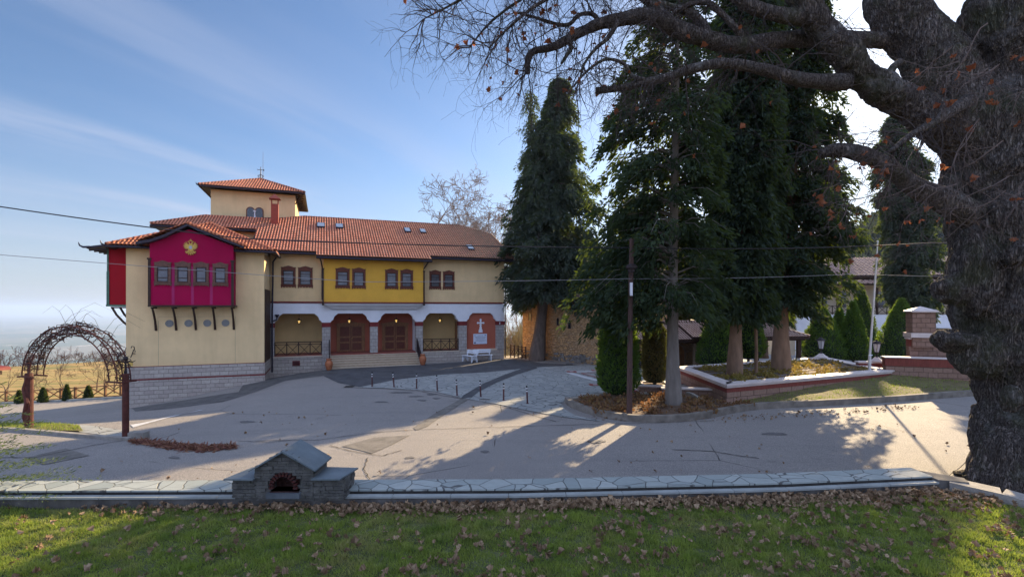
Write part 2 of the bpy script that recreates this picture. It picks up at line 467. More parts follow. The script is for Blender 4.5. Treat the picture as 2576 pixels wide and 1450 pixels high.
def clip_cell(poly, x0, x1, y0, y1):
    for ax, val, sgn in ((0, x0, 1), (0, x1, -1), (1, y0, 1), (1, y1, -1)):
        o = []
        for i in range(len(poly)):
            a, b = poly[i-1], poly[i]
            da, db = (a[ax]-val)*sgn, (b[ax]-val)*sgn
            if da >= 0: o.append(a)
            if (da >= 0) != (db >= 0):
                t = da/(da-db); o.append((a[0]+(b[0]-a[0])*t, a[1]+(b[1]-a[1])*t))
        poly = o
        if len(poly) < 3: return []
    return poly
def in_poly(X, Y, poly):
    c = np.zeros(X.shape, bool); n = len(poly)
    for i in range(n):
        x1, y1 = poly[i-1][:2]; x2, y2 = poly[i][:2]
        if y1 == y2: continue
        k = ((y1 > Y) != (y2 > Y)) & (X < (x2-x1)*(Y-y1)/(y2-y1)+x1)
        c ^= k
    return c
def drape(name, poly, off, m, cell=.5, kind='structure', parent=None, zf=None):
    poly = [tuple(p[:2]) for p in poly]
    if sum(poly[i-1][0]*poly[i][1]-poly[i][0]*poly[i-1][1] for i in range(len(poly))) < 0: poly = poly[::-1]
    xs = [p[0] for p in poly]; ys = [p[1] for p in poly]
    i0, i1 = math.floor(min(xs)/cell), math.ceil(max(xs)/cell)
    j0, j1 = math.floor(min(ys)/cell), math.ceil(max(ys)/cell)
    gx, gy = np.meshgrid(np.arange(i0, i1+1)*cell, np.arange(j0, j1+1)*cell, indexing='ij')
    ins = in_poly(gx, gy, poly)
    # cells touched by an edge
    touch = set()
    for i in range(len(poly)):
        a, b = poly[i-1], poly[i]; L = math.hypot(b[0]-a[0], b[1]-a[1]); k = max(2, int(L/cell*8))
        for q in range(k+1):
            x = a[0]+(b[0]-a[0])*q/k; y = a[1]+(b[1]-a[1])*q/k
            touch.add((math.floor(x/cell)-i0, math.floor(y/cell)-j0))
    V = {}; VL = []; F = []
    def vid(x, y):
        k = (round(x, 4), round(y, 4))
        if k not in V: V[k] = len(VL); VL.append(k)
        return V[k]
    for i in range(i1-i0):
        for j in range(j1-j0):
            x0, y0 = (i+i0)*cell, (j+j0)*cell
            if (i, j) in touch:
                q = clip_cell(poly, x0, x0+cell, y0, y0+cell)
                if len(q) >= 3:
                    f = []
                    for p in q:
                        t = vid(*p)
                        if not f or f[-1] != t: f.append(t)
                    if f[0] == f[-1]: f.pop()
                    if len(set(f)) >= 3: F.append(tuple(f))
            elif ins[i, j]:
                F.append((vid(x0, y0), vid(x0+cell, y0), vid(x0+cell, y0+cell), vid(x0, y0+cell)))
    XY = np.array(VL)
    Z = (zf(XY[:, 0], XY[:, 1]) if zf else gzv(XY[:, 0], XY[:, 1])) + off
    g = M(); g.v = [(a[0], a[1], float(z)) for a, z in zip(VL, Z)]; g.f = F
    o = g.build(name, m, parent, smooth=True)
    if kind: o['kind'] = kind
    return o

def ss(a, b, x):
    t = np.clip((x-a)/(b-a), 0, 1); return t*t*(3-2*t)
def far_z(X, Y):
    r = np.hypot(X, Y)
    g = gzv(np.clip(X, -58, 60), np.clip(Y, 9, 62))
    hill = -5.0 - ss(50, 165, Y)*4.6 + .35*np.sin(X*.06+1)*ss(60, 100, Y) + ss(-140, -70, X)*.8*ss(60, 140, Y)
    z = g + (hill-g)*ss(46, 74, Y)*ss(-8, -22, X)
    z = z + (-9.5-z)*ss(75, 170, r)*ss(-30, -60, -np.abs(X)*0 - 60 + 0*X)
    left = ss(60, -40, X)
    drop = ss(158, 420, r)*left
    z = z*(1-drop) + (-60.)*drop
    z = z + (-300.-z)*ss(380, 2600, r)*np.maximum(left, ss(1500, 4000, r))
    right = ss(.30, .85, X/np.maximum(Y, 1))*ss(75, 330, r)*(1-ss(900, 2600, r))*(Y > 0)
    z = z + right*(62 + 18*np.sin(X*.013+.5) + 12*np.sin(Y*.02))
    return z
# one ground sheet reaching to the horizon (polar grid, finer near by)
rr = np.r_[np.arange(0, 70, 1.25), 70*1.06**np.arange(0, 102)]
rr = rr[rr < 26000]
th = np.linspace(-math.pi, math.pi, 289)[:-1]
th = np.sort(np.r_[th, np.linspace(R(20), R(160), 240)])
GX = rr[:, None]*np.cos(th)[None]; GY = rr[:, None]*np.sin(th)[None]
GZ = far_z(GX, GY) - .06
near = (GY < 10.6)
GZ = np.where(near & (np.hypot(GX, GY) < 75), np.minimum(GZ, -.25), GZ)
nR, nT = GX.shape
g = M()
g.v = list(map(tuple, np.stack([GX, GY, GZ], -1).reshape(-1, 3).tolist()))
g.f = [(i*nT+j, i*nT+(j+1) % nT, (i+1)*nT+(j+1) % nT, (i+1)*nT+j) for i in range(nR-1) for j in range(nT)]

GM, t, p = new_mat('ground_mat')
n_ = t.nodes.new('ShaderNodeTexCoord'); v = n_.outputs['Object']
s_ = t.nodes.new('ShaderNodeSeparateXYZ'); lk(t, v, s_.inputs[0])
nz = noise(t, v, .12, 8, .65)
st = objco(t, (.10, .45, 1)); nz2 = noise(t, st, 1., 5, .6)
near_c = mixc(t, ramp(t, nz2, .38, .62), (.36, .235, .10), (.17, .16, .055))
near_c = mixc(t, ramp(t, nz, .55, .75, 0, .6), near_c, (.13, .09, .035))
vr = t.nodes.new('ShaderNodeTexVoronoi'); vr.inputs['Scale'].default_value = .0016; lk(t, v, vr.inputs['Vector'])
sp_ = t.nodes.new('ShaderNodeSeparateColor'); lk(t, vr.outputs['Color'], sp_.inputs[0])
far_c = mixc(t, sp_.outputs[0], (.05, .08, .05), (.17, .15, .10))
far_c = mixc(t, ramp(t, sp_.outputs[1], .6, .8), far_c, (.05, .08, .04))
far_c = mixc(t, ramp(t, noise(t, v, .0035, 6, .7), .62, .66, 0, .9), far_c, (.62, .55, .48))
wood_c = mixc(t, ramp(t, noise(t, v, .35, 6, .7), .35, .65), (.035, .04, .02), (.09, .07, .045))
ms_ = ramp(t, s_.outputs[2], -60, -150); wd_ = ramp(t, s_.outputs[2], 1, 6)
col = mixc(t, ms_, near_c, far_c); col = mixc(t, wd_, col, wood_c)
lk(t, col, p.inputs['Base Color']); p.inputs['Roughness'].default_value = .95; p.inputs['Specular IOR Level'].default_value = .1
bump(t, p, nz2, .1)
g.build('ground', GM, smooth=True, kind='structure')

# asphalt
AS, t, p = new_mat('asphalt')
v = objco(t)
big = noise(t, v, .22, 6, .6); mid = noise(t, v, 2.2, 6, .65); fine = noise(t, v, 34, 5, .75)
col = mixc(t, ramp(t, big, .35, .7), (.195, .178, .165), (.25, .228, .205))
col = mixc(t, ramp(t, mid, .35, .75, 0, .45), col, (.18, .165, .15))
col = mixc(t, ramp(t, fine, .46, .62, 0, .62), col, (.46, .42, .37))
col = mixc(t, ramp(t, noise(t, v, 55, 3, .75), .5, .64, 0, .6), col, (.10, .095, .09))
stv = objco(t, (.12, 1.3, 1)); col = mixc(t, ramp(t, noise(t, stv, 1.2, 5, .6), .52, .72, 0, .3), col, (.15, .14, .135))
col = mixc(t, ramp(t, noise(t, v, .9, 3, .5), .66, .74, 0, .45), col, (.12, .112, .105))
wv = t.nodes.new('ShaderNodeMixRGB'); wv.inputs[0].default_value = .22
wn = t.nodes.new('ShaderNodeTexNoise'); wn.inputs['Scale'].default_value = .5; wn.inputs['Detail'].default_value = 6; lk(t, v, wn.inputs['Vector'])
lk(t, v, wv.inputs[1]); lk(t, wn.outputs['Color'], wv.inputs[2])
ve = t.nodes.new('ShaderNodeTexVoronoi'); ve.feature = 'DISTANCE_TO_EDGE'; ve.inputs['Scale'].default_value = .16
lk(t, wv.outputs[0], ve.inputs['Vector'])
crk = mth(t, 'MULTIPLY', ramp(t, ve.outputs['Distance'], .0006, .0022, 1, 0), ramp(t, noise(t, v, .3, 3), .48, .58))
col = mixc(t, mth(t, 'MULTIPLY', crk, .8), col, (.05, .042, .035))
lk(t, col, p.inputs['Base Color']); p.inputs['Roughness'].default_value = .8; p.inputs['Specular IOR Level'].default_value = .35
bump(t, p, mth(t, 'ADD', fine, mth(t, 'MULTIPLY', crk, -2)), .03)
road_poly = [(-58, 10.9), (9.5, 10.9), (12, 8.5), (30, 7.5), (60, 8), (60, 62), (0, 62), (-14, 47), (-22, 42.5), (-31.3, 41.0), (-45, 44.8), (-58, 50)]
drape('road', road_poly, 0., AS, 1.0)
ASD = mat('dark_asphalt', (.075, .075, .078), .35, 1.5, .85, .01, 80)
PATCH = mat('asphalt_patch', (.17, .155, .135), .35, 2.5, .9, .02, 70)

# crazy paving
def mat_paving(name, c, c2, joint, scale=1.7, edge=.035):
    m, t, p = new_mat(name)
    v = objco(t, (1, 1, .01))
    wv = t.nodes.new('ShaderNodeMixRGB'); wv.inputs[0].default_value = .12
    wn = t.nodes.new('ShaderNodeTexNoise'); wn.inputs['Scale'].default_value = 1.6; lk(t, v, wn.inputs['Vector'])
    lk(t, v, wv.inputs[1]); lk(t, wn.outputs['Color'], wv.inputs[2])
    e = t.nodes.new('ShaderNodeTexVoronoi'); e.feature = 'DISTANCE_TO_EDGE'; e.inputs['Scale'].default_value = scale; lk(t, wv.outputs[0], e.inputs['Vector'])
    f = t.nodes.new('ShaderNodeTexVoronoi'); f.inputs['Scale'].default_value = scale; lk(t, wv.outputs[0], f.inputs['Vector'])
    s = t.nodes.new('ShaderNodeSeparateColor'); lk(t, f.outputs['Color'], s.inputs[0])
    col = mixc(t, s.outputs[0], c, c2)
    col = mixc(t, ramp(t, noise(t, v, 5, 6, .65), .35, .75, 0, .4), col, sc(c, .55))
    em = ramp(t, e.outputs['Distance'], edge*.4, edge)
    lk(t, mixc(t, em, joint, col), p.inputs['Base Color'])
    p.inputs['Roughness'].default_value = .7; p.inputs['Specular IOR Level'].default_value = .35
    bump(t, p, mth(t, 'ADD', em, mth(t, 'MULTIPLY', noise(t, v, 30, 4), .3)), .012)
    return m
PAVE = mat_paving('crazy_paving', (.33, .335, .31), (.25, .26, .25), (.10, .10, .095), 2.1, .03)
FLAG = mat_paving('flagstones', (.34,.36,.33), (.22,.25,.235), (.08,.08,.075), 2.3, .020)
KERB = mat('concrete', (.26, .24, .21), .35, 3, .85, .01, 40)
LIGHTK = mat('pale_slab', (.26, .275, .26), .2, 2.5, .7, .004, 40)
EARTH = mat('bare_soil', (.15, .095, .06), .45, 3, .95, .03, 20)

def PX(*pts): return [gp(*q) for q in pts]
apron = PX((835,929),(940,923),(1262,903),(1310,902),(1360,912),(1520,920),(1620,935),(1500,925),(1300,930),(1225,937),(1100,943),(1000,954),(905,972),(850,962),(812,944))
drape('path', apron, .012, ASD, .5)
court = PX((902,974),(1000,954),(1110,942),(1225,936),(1340,924),(1470,917),(1620,925),(1700,935),(1700,990),(1600,984),(1500,988),(1424,1000),(1412,1016),(1425,1032),(1450,1046),(1520,1060),(1420,1049),(1346,1036),(1255,1017),(1160,1000),(1095,984),(1000,977))
drape('paving', court, .024, PAVE, .5)
seam = PX((1345,922),(1352,926),(1300,942),(1250,962),(1205,985),(1187,999),(1160,1002),(1166,994),(1215,965),(1270,942),(1318,925))
drape('path', seam, .036, ASD, .5)
seam2 = PX((1187,998),(1160,1002),(1100,1035),(1040,1075),(1046,1082),(1075,1072),(1120,1040))
drape('path', seam2, .014, PATCH, .5)
patch = PX((860,1122),(940,1100),(1030,1094),(985,1118),(935,1140),(915,1134))
drape('path', patch, .014, PATCH, .5)
patch2 = PX((60,1152),(165,1127),(225,1145),(110,1168))
drape('path', patch2, .014, PATCH, .5)
# inlaid squares of red and white stone in the court
REDP = mat('red_inlay', (.26, .05, .04), .25, 5, .6)
WHP = mat('white_inlay', (.50, .50, .50), .15, 5, .6)
def strip(a, b, wd, m, off, name='paving'):
    a, b = gp(*a), gp(*b); d = (b-a); d.z = 0; d.normalize(); nn = Vector((-d.y, d.x, 0))*wd/2
    drape(name, [a-nn, b-nn, b+nn, a+nn], off, m, .5)
CRK = mat('crack_filler', (.045,.04,.035), .3, 9, .95, 0)
def seamline(pts, wd=.035):
    P = smooth_pts_([gp(*q) for q in pts], 6); L_, R__ = [], []
    for i, q in enumerate(P):
        d = P[min(i+1, len(P)-1)]-P[max(i-1, 0)]; n = Vector((-d.y, d.x, 0)).normalized(); w2 = wd*(.5+.5*abs(math.sin(i*2.3)))*.5; j = Vector((0,0,0))+n*math.sin(i*3.7)*.02
        L_.append(q+n*w2+j); R__.append(q-n*w2+j)
    drape('road_crack', L_+R__[::-1], .017, CRK, .5)
def smooth_pts_(P, k=4):
    o = []
    for i in range(len(P)-1):
        for j in range(k): o.append(P[i].lerp(P[i+1], j/k))
    return o+[P[-1]]
seamline([(1046,1080),(1180,1076),(1400,1069),(1600,1064),(1790,1058)]); seamline([(640,1108),(800,1106),(930,1088),(1046,1080)])
seamline([(1215,1013),(1290,1028),(1352,1047),(1400,1060)]); seamline([(860,974),(960,976),(1060,984),(1165,1003)], .05)
seamline([(830,1120),(880,1133),(960,1146),(1010,1132)]); seamline([(925,1150),(915,1180),(930,1205)], .03); seamline([(1690,1130),(1790,1134),(1860,1146),(1910,1152)], .05)
seamline([(596,1108),(680,1112),(745,1104)], .03); seamline([(0,1150),(90,1150),(240,1118),(330,1104)], .05)
ASD2 = mat('road_stain', (.13,.122,.115), .3, 3, .8, .01, 60)
for k_, (x_, y_, w_, h_) in enumerate(((1010,986,26,2.4),(1045,996,18,1.8),(1085,991,14,1.6),(1098,1001,10,1.5),(1062,1006,12,1.6),(1115,986,9,1.2),(960,1010,16,1.8),(1030,1150,12,3),(620,1060,20,2.4),(1500,1110,22,3.5),(1220,1135,10,2.6),(440,1150,14,3),(1950,1090,30,4))):
    drape('road_stain', [tuple(gp(x_+w_*math.cos(a)*(1+.25*math.sin(3*a+k_)), y_+h_*math.sin(a)*(1+.3*math.cos(2*a+k_)))) for a in np.linspace(0, 6.28, 15)[:-1]], .015, ASD2, .5)
strip((1430,937),(1610,984),.42,WHP,.030); strip((1445,935),(1620,930),.38,WHP,.033)
strip((1462,939),(1600,972),.13,REDP,.036); strip((1462,939),(1600,932),.12,REDP,.039)
strip((1620,966),(1760,948),.4,WHP,.030); strip((1610,978),(1790,955),.14,REDP,.036)
for q in ((1438,935),(1497,968),(1500,932),(1610,984)):
    c = gp(*q)
    drape('paving', [(c.x-.32,c.y-.3),(c.x+.32,c.y-.3),(c.x+.32,c.y+.3),(c.x-.32,c.y+.3)], .042, REDP, .5)
    drape('paving', [(c.x-.12,c.y-.11),(c.x+.12,c.y-.11),(c.x+.12,c.y+.11),(c.x-.12,c.y+.11)], .048, WHP, .5)
# paved wedge under the rose arch and the painted line
wedge = PX((150,1065),(230,1070),(330,1085),(345,1100),(320,1103),(250,1092),(120,1078))
drape('paving', wedge, .016, PAVE, .5)
LINE = mat('white_marking', (.50, .50, .50), .35, 9, .6)
ln = PX((328,1068),(360,1063),(430,1046),(513,1030),(500,1031),(420,1051),(335,1075))
drape('road_marking', ln, .02, LINE, .5)
DG = mat('gutter_concrete', (.10,.095,.09), .45, 2, .9, .01, 50)
drape('path', PX((330,1026),(480,1003),(600,985),(680,946),(690,936),(835,930),(820,944),(720,956),(640,985),(560,1010),(430,1027),(340,1034)), .014, DG, .5)

# ================================================================== monastery building (local u,v,z)
BO = (-16.34, 33.6, 0); BR = math.atan2(.3539, .9353)
CB, SB = math.cos(BR), math.sin(BR)
def bw(u, v, z=0.): return Vector((BO[0]+u*CB-v*SB, BO[1]+u*SB+v*CB, z))
mb = thing('monastery_building', 'long cream two-storey building with magenta bay, ochre middle section, arcade and red tiled roof', 'building', BO, BR)

def arch_pts(uL, uR, zs, zt, d=.5):
    pr = [(0,0),(.06,.10),(.20,.22),(.38,.31),(.40,.42),(.46,.58),(.60,.74),(.78,.86),(.86,.90),(1,1)]
    L = [(uL+a*d, zs+b*(zt-zs)) for a, b in pr]
    Rr = [(uR-a*d, zs+b*(zt-zs)) for a, b in reversed(pr)]
    return L + Rr

# walls of the main range
g = M()
g.box(0, 16.8, .002, .45, 4.62, 7.98)            # upper storey front
g.box(16.35, 16.8, .45, 11.8, -.5, 7.98)         # right gable side
g.box(0, 16.35, 11.3, 11.8, -.5, 7.98)
g.box(0, 16.3, .5, 11.2, 4.45, 4.6)              # first floor slab
g.build('wall', CREAM, mb, label='cream rendered upper wall of the main range')
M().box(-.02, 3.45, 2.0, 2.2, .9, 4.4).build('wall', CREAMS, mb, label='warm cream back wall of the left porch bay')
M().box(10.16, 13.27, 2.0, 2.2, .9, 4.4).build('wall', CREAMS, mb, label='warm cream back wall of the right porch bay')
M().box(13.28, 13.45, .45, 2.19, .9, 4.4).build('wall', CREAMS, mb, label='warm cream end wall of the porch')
g = M().box(3.452, 10.158, 1.9, 2.1, .9, 4.4)
g.build('wall', TERRA, mb, label='red back wall behind the double doors')
g = M().box(13.5, 16.3, .2, .38, .9, 4.1)
panel = g.build('wall', TERRA, mb, label='terracotta wall panel with the white cross')
g = M().box(9.86, 10.02, .4, 1.9, 1.0, 4.3); g.build('wall', WHITE, mb, label='white side wall of the porch')
# white arcade band
A = [(.24,3.26),(3.82,6.51),(7.05,9.80),(10.32,13.09),(13.72,16.13)]
prof = [(-.02, 3.2)]
for a, b in A: prof += arch_pts(a, b, 3.22, 3.85, .5 if b-a > 2.6 else .46)
prof.append((16.8, 3.2))
g = M()
for (a, za), (b, zb) in zip(prof[:-1], prof[1:]):
    if b-a < 1e-6: b = a+.001
    g.add([(a,-.01,za),(b,-.01,zb),(b,-.01,4.56),(a,-.01,4.56),(a,.45,za),(b,.45,zb),(b,.45,4.56),(a,.45,4.56)],
          [(0,1,2,3),(7,6,5,4),(0,4,5,1)])
g.box(-.02, 16.8, .0, .44, 4.50, 4.559)
g.build('arcade', WHITE, mb)
# white cove under the ochre bay
g = M()
pts = [(0, 4.10, 4.0, 9.75), (-.10, 4.12, 3.95, 9.8), (-.22, 4.20, 3.85, 9.9), (-.28, 4.32, 3.75, 9.98), (-.42, 4.36, 3.6, 10.1), (-.52, 4.46, 3.5, 10.18), (-.55, 4.56, 3.42, 10.22)]
V = []; F = []
for v_, z, a, b in pts: V += [(a, v_-.012, z), (b, v_-.012, z)]
V += [(3.42, .0, 4.56), (10.22, .0, 4.56)]
n_ = len(pts)
for i in range(n_): F.append((2*i, 2*i+1, 2*i+3, 2*i+2))
F.append(tuple(range(0, 2*n_+2, 2))); F.append(tuple(range(1, 2*n_+2, 2)))
g.add(V, F); g.build('cornice', WHITE, mb)
# dark red string course
g = M(); g.box(0, 3.36, -.05, -.001, 4.57, 4.69); g.box(10.262, 16.82, -.05, -.001, 4.57, 4.69); g.box(3.30, 10.32, -.66, -.05, 4.57, 4.66)
g.build('string_course', BRICKPAINT, mb)
# ochre bay
g = M().box(3.36, 10.26, -.6, 0, 4.662, 7.72)
g.build('bay', OCHRE, mb, label='projecting ochre bay over the doors')
for u in (3.33, 10.29):
    g = M()
    g.box(u-.05, u+.05, -.68, -.58, 4.5, 6.95); g.box(u-.08, u+.08, -.71, -.56, 6.9, 6.98); g.box(u-.07, u+.07, -.7, -.58, 4.42, 4.56)
    g.box(u-.04, u+.04, -.58, 0, 4.5, 4.58)
    g.build('corner_post', WOODD, mb)
# pillars
for a, b in ((0.0,.24),(3.26,3.82),(6.51,7.05),(9.80,10.32),(13.09,13.72),(16.13,16.8)):
    base = .95 if a not in (3.26, 6.51, 9.80) else (-.3 if a != 6.51 else 1.0)
    pl = M().box(a, b, -.03, .44, base, 2.905).build('pillar', STONEP, mb)
    M().box(a-.02, b+.02, -.06, .46, 2.905, 3.2).build('pillar_band', BRICKPAINT, pl)
# plinth
M().box(-.02, 3.258, -.04, .5, -.8, .86).build('plinth', STONE, mb); M().box(10.322, 16.78, -.04, .5, -.6, .93).build('plinth', STONE, mb)
M().box(.02, 3.30, -.09, .46, .862, .93).build('sill', SILL, mb); M().box(10.3, 13.12, -.09, .46, .932, .99).build('sill', SILL, mb); M().box(13.70, 16.2, -.07, .4, .932, 1.05).build('sill', SILL, mb)
# porch floor and steps
g = M().box(0, 13.4, .0, 2.2, .75, 1.0); g.build('porch_floor', mat('red_floor', (.24,.07,.05), .2, 4, .6), mb)
g = M()
for i in range(6):
    g.box(3.78-.0*i, 9.84, -1.75+.29*i, .0 if i < 5 else .02, -.6 if i == 0 else .185+.14*(i-1)+.012, .185+.14*i+.012)
g.build('steps', STEPS, mb)
g = M()
for i in range(6):
    z = .185+.14*i+.012
    g.box(3.76, 9.86, -1.81+.29*i, -1.70+.29*i, z+.001, z+.034)
g.build('step_nosing', SILL, mb)
# vent grille in plinth
vg = M().box(1.37, 1.84, -.07, -.041, .28, .62).build('vent', BRICKPAINT, mb)
g = M()
for i in range(6): g.box(1.42, 1.79, -.09, -.071, .315+.048*i, .335+.048*i)
g.build('slats', IRON, vg)

def railing(u0, u1, v, z0, z1, n, parent):
    g = M()
    g.box(u0, u1, v-.03, v+.03, z1-.06, z1); g.box(u0, u1, v-.02, v+.02, z1-.2, z1-.16)
    g.box(u0, u1, v-.03, v+.03, z0, z0+.06)
    for i in range(n+1):
        u = u0+(u1-u0)*i/n
        g.box(u-.03, u+.03, v-.031, v+.031, z0-.02, z1+.002)
    for i in range(n):
        a = u0+(u1-u0)*i/n+.04; b = u0+(u1-u0)*(i+1)/n-.04
        g.bar((a, v, z0+.06), (b, v, z1-.2), .035); g.bar((a, v+.012, z1-.2), (b, v+.012, z0+.06), .035)
    return g.build('railing', WOODD, parent)
railing(.27, 3.23, .05, .94, 1.92, 4, mb)
railing(10.35, 13.06, .05, 1.0, 1.92, 4, mb)
def step_rail(u):
    g = M()
    g.bar((u, -1.75, 1.02), (u, -.1, 1.98), .05); g.bar((u, -1.75, .45), (u, -.1, 1.2), .03)
    for i in range(11):
        t_ = i/10; g.bar((u, -1.75+1.65*t_, .18+.8*t_), (u, -1.75+1.65*t_, 1.02+.96*t_), .028 if i % 10 else .06)
    g.build('handrail', IRON, mb)
step_rail(3.74); step_rail(9.86)

# double doors
def door(u0, u1):
    d = M().box(u0+.12, u1-.12, 1.86, 1.9, 1.0, 2.95).build('door', DOORW, mb)
    g = M(); g.box(u0, u0+.14, 1.78, 1.92, 1.0, 2.98); g.box(u1-.14, u1, 1.78, 1.92, 1.0, 2.98)
    c = (u0+u1)/2
    g.prism([(u0-.06, 2.95), (u1+.06, 2.95), (u1+.06, 3.08), (c+.5, 3.14), (c, 3.26), (c-.5, 3.14), (u0-.06, 3.08)], 1.74, 1.92)
    g.build('door_frame', DOORW, d)
    g = M()
    for s in (-1, 1):
        for z0, z1 in ((1.12, 1.62), (1.74, 2.02), (2.14, 2.84)):
            a = c+s*.10; b = c+s*(u1-u0)/2-s*.24
            a, b = min(a, b), max(a, b)
            g.box(a, b, 1.84, 1.86, z0, z1); g.box(a+.07, b-.07, 1.825, 1.84, z0+.06, z1-.06)
    g.box(c-.03, c+.03, 1.82, 1.86, 1.02, 2.94)
    g.build('door_panel', WOOD, d)
    M().lathe([(0,0),(.03,.01),(.03,.04),(0,.05)], (c+.08, 1.80, 1.95), 8).build('door_handle', GOLD, d)
door(4.27, 6.28); door(7.55, 9.5)
M().box(13.22, 13.28, .9, 1.7, 1.0, 3.2).build('door', DOORW, mb, label='narrow side door at the right end of the porch')
# lanterns hanging in the arches
LG, t, p = new_mat('lantern_glow'); p.inputs['Base Color'].default_value = (.9, .55, .15, 1)
p.inputs['Emission Color'].default_value = (1, .62, .18, 1); p.inputs['Emission Strength'].default_value = .35
for i, u in enumerate((1.74, 5.12, 8.5, 11.84)):
    v = 1.0
    L_ = thing('hanging_lantern', ['black porch lantern in front of the cream wall above the left railing', 'black porch lantern above the left double door',
               'black porch lantern above the right double door', 'black porch lantern in the arch nearest the white cross'][i], 'lantern', bw(u, v, 3.32), BR, 'lanterns hanging in the arcade')
    M().lathe([(.0, .20), (.02, .19), (.05, .13), (.17, .08), (.16, .05), (.12, .05)], (0,0,0), 8).tube([(0,0,.18), (0,0,.95)], .012, 5).build('cap', IRON, L_)
    M().lathe([(.085, .03), (.045, -.15), (.0, -.16)], (0,0,0), 6).build('glass', LG, L_)
    g = M().lathe([(.06, -.17), (.07, -.19), (.02, -.22), (.0, -.24)], (0,0,0), 6)
    for k in range(6):
        a = k*math.pi/3; g.bar((.118*math.cos(a), .118*math.sin(a), .06), (.066*math.cos(a), .066*math.sin(a), -.18), .014)
    g.build('cage', IRON, L_)

# windows
def window(u0, u1, zb, zt, v, curt, parent=mb, fm=WOOD):
    w_ = u1-u0; c = (u0+u1)/2; j = .115
    g = M()
    # pediment, jambs and scalloped apron
    g.prism([(u0+j, zt-.33), (u1-j, zt-.33), (u1, zt-.33), (u1, zt-.16), (u1+.03, zt-.14), (u1+.03, zt-.10), (u1-.12, zt-.10), (u1-.22, zt-.06), (c, zt), (u0+.22, zt-.06), (u0+.12, zt-.10), (u0-.03, zt-.10), (u0-.03, zt-.14), (u0, zt-.16), (u0, zt-.33)], v-.07, v-.002)
    g.box(u0, u0+j, v-.06, v-.002, zb+.2, zt-.33); g.box(u1-j, u1, v-.06, v-.002, zb+.2, zt-.33)
    bot = [(u0-.02, zb+.2), (u0-.02, zb+.06), (u0+.02, zb-.0), (u0+.06, zb+.06)]
    for k in range(4):
        a = u0+.08+(w_-.16)*k/4; b_ = u0+.08+(w_-.16)*(k+1)/4
        bot += [(a+.02, zb+.09), ((a*2+b_)/3, zb+.05), ((a+b_*2)/3, zb+.05), (b_-.02, zb+.09)]
    bot += [(u1-.06, zb+.06), (u1-.02, zb-.0), (u1+.02, zb+.06), (u1+.02, zb+.2)]
    g.prism(bot, v-.055, v-.002)
    g.prism([(u0-.04, zb+.2), (u1+.04, zb+.2), (u1+.04, zb+.235), (u0-.04, zb+.235)], v-.085, v-.002)
    W = g.build('window', fm, parent)
    M().box(u0+j, u1-j, v-.018, v-.003, zb+.235, zt-.33).build('pane', CURT if curt else PANE, W)
    g = M(); a, b_ = u0+j, u1-j; z0, z1 = zb+.235, zt-.33
    g.box(a, a+.055, v-.045, v-.019, z0, z1); g.box(b_-.055, b_, v-.045, v-.019, z0, z1)
    g.box(a+.055, b_-.055, v-.045, v-.019, z0, z0+.05); g.box(a+.055, b_-.055, v-.045, v-.019, z1-.05, z1)
    for z in (z0+(z1-z0)*.27, z0+(z1-z0)*.76): g.box(a+.055, b_-.055, v-.040, v-.019, z-.02, z+.02)
    g.build('sash', WOODD, W)
for u0, u1 in ((.67,1.57),(1.73,2.65)): window(u0, u1, 5.60, 7.13, 0, 1)
for u0, u1 in ((4.15,5.07),(5.24,6.14),(7.50,8.40),(8.58,9.48)): window(u0, u1, 5.56, 7.09, -.6, 1)
for u0, u1 in ((10.82,11.69),(11.86,12.74)): window(u0, u1, 5.61, 7.12, 0, 1)

# cross, plaque, camera on the right end
g = M(); cx, v = 14.90, .2
g.prism([(cx-.17,2.32),(cx+.17,2.32),(cx+.15,2.40),(cx+.16,2.50),(cx+.10,2.60),(cx+.08,2.74),(cx+.05,2.86),(cx+.10,2.92),(cx+.055,2.98),(cx+.055,3.02),
         (cx+.18,3.02),(cx+.19,3.075),(cx+.25,3.08),(cx+.26,2.99),(cx+.26,3.15),(cx+.19,3.14),(cx+.18,3.13),(cx+.06,3.13),(cx+.055,3.22),(cx+.08,3.30),(cx,3.38),
         (cx-.08,3.30),(cx-.055,3.22),(cx-.06,3.13),(cx-.18,3.13),(cx-.19,3.14),(cx-.26,3.15),(cx-.26,2.99),(cx-.25,3.08),(cx-.19,3.075),(cx-.18,3.02),
         (cx-.055,3.02),(cx-.055,2.98),(cx-.10,2.92),(cx-.05,2.86),(cx-.08,2.74),(cx-.10,2.60),(cx-.16,2.50),(cx-.15,2.40)], v-.05, v-.001)
for du, dz in ((.235,3.075),(-.235,3.075),(0,3.33)):
    g.prism([(cx+du+.075*math.cos(k*.7854), dz+.075*math.sin(k*.7854)) for k in range(8)], v-.047, v-.002)
g.build('cross', WPAINT, mb)
pq = M().box(14.31, 15.42, v-.05, v-.001, 1.43, 2.22).build('plaque', mat('plaque_white', (.60,.64,.74), .06, 3, .4, 0), mb)
g = M(); r2 = random.Random(3)
for k, z in enumerate((2.10, 2.06, 1.99, 1.95, 1.91, 1.87, 1.83, 1.76, 1.72, 1.66, 1.60)):
    hw = (.16, .2, .42, .44, .38, .36, .3, .30, .42, .34, .2)[k]; u = 14.865-hw
    while u < 14.865+hw:
        L_ = r2.uniform(.03, .09); g.box(u, u+L_, v-.052, v-.05, z-.008, z+.008); u += L_+.02
g.build('writing', mat('grey_ink', (.16,.18,.24), .1, 3, .6, 0), pq)
g = M(); g.box(14.36, 14.50, v-.053, v-.05, 1.49, 1.58); g.build('flag_emblem', mat('navy_ink', (.01,.015,.08), .1, 3, .5, 0), pq)
BINK = mat('blue_ink', (.12,.22,.36), .2, 30, .5, 0)
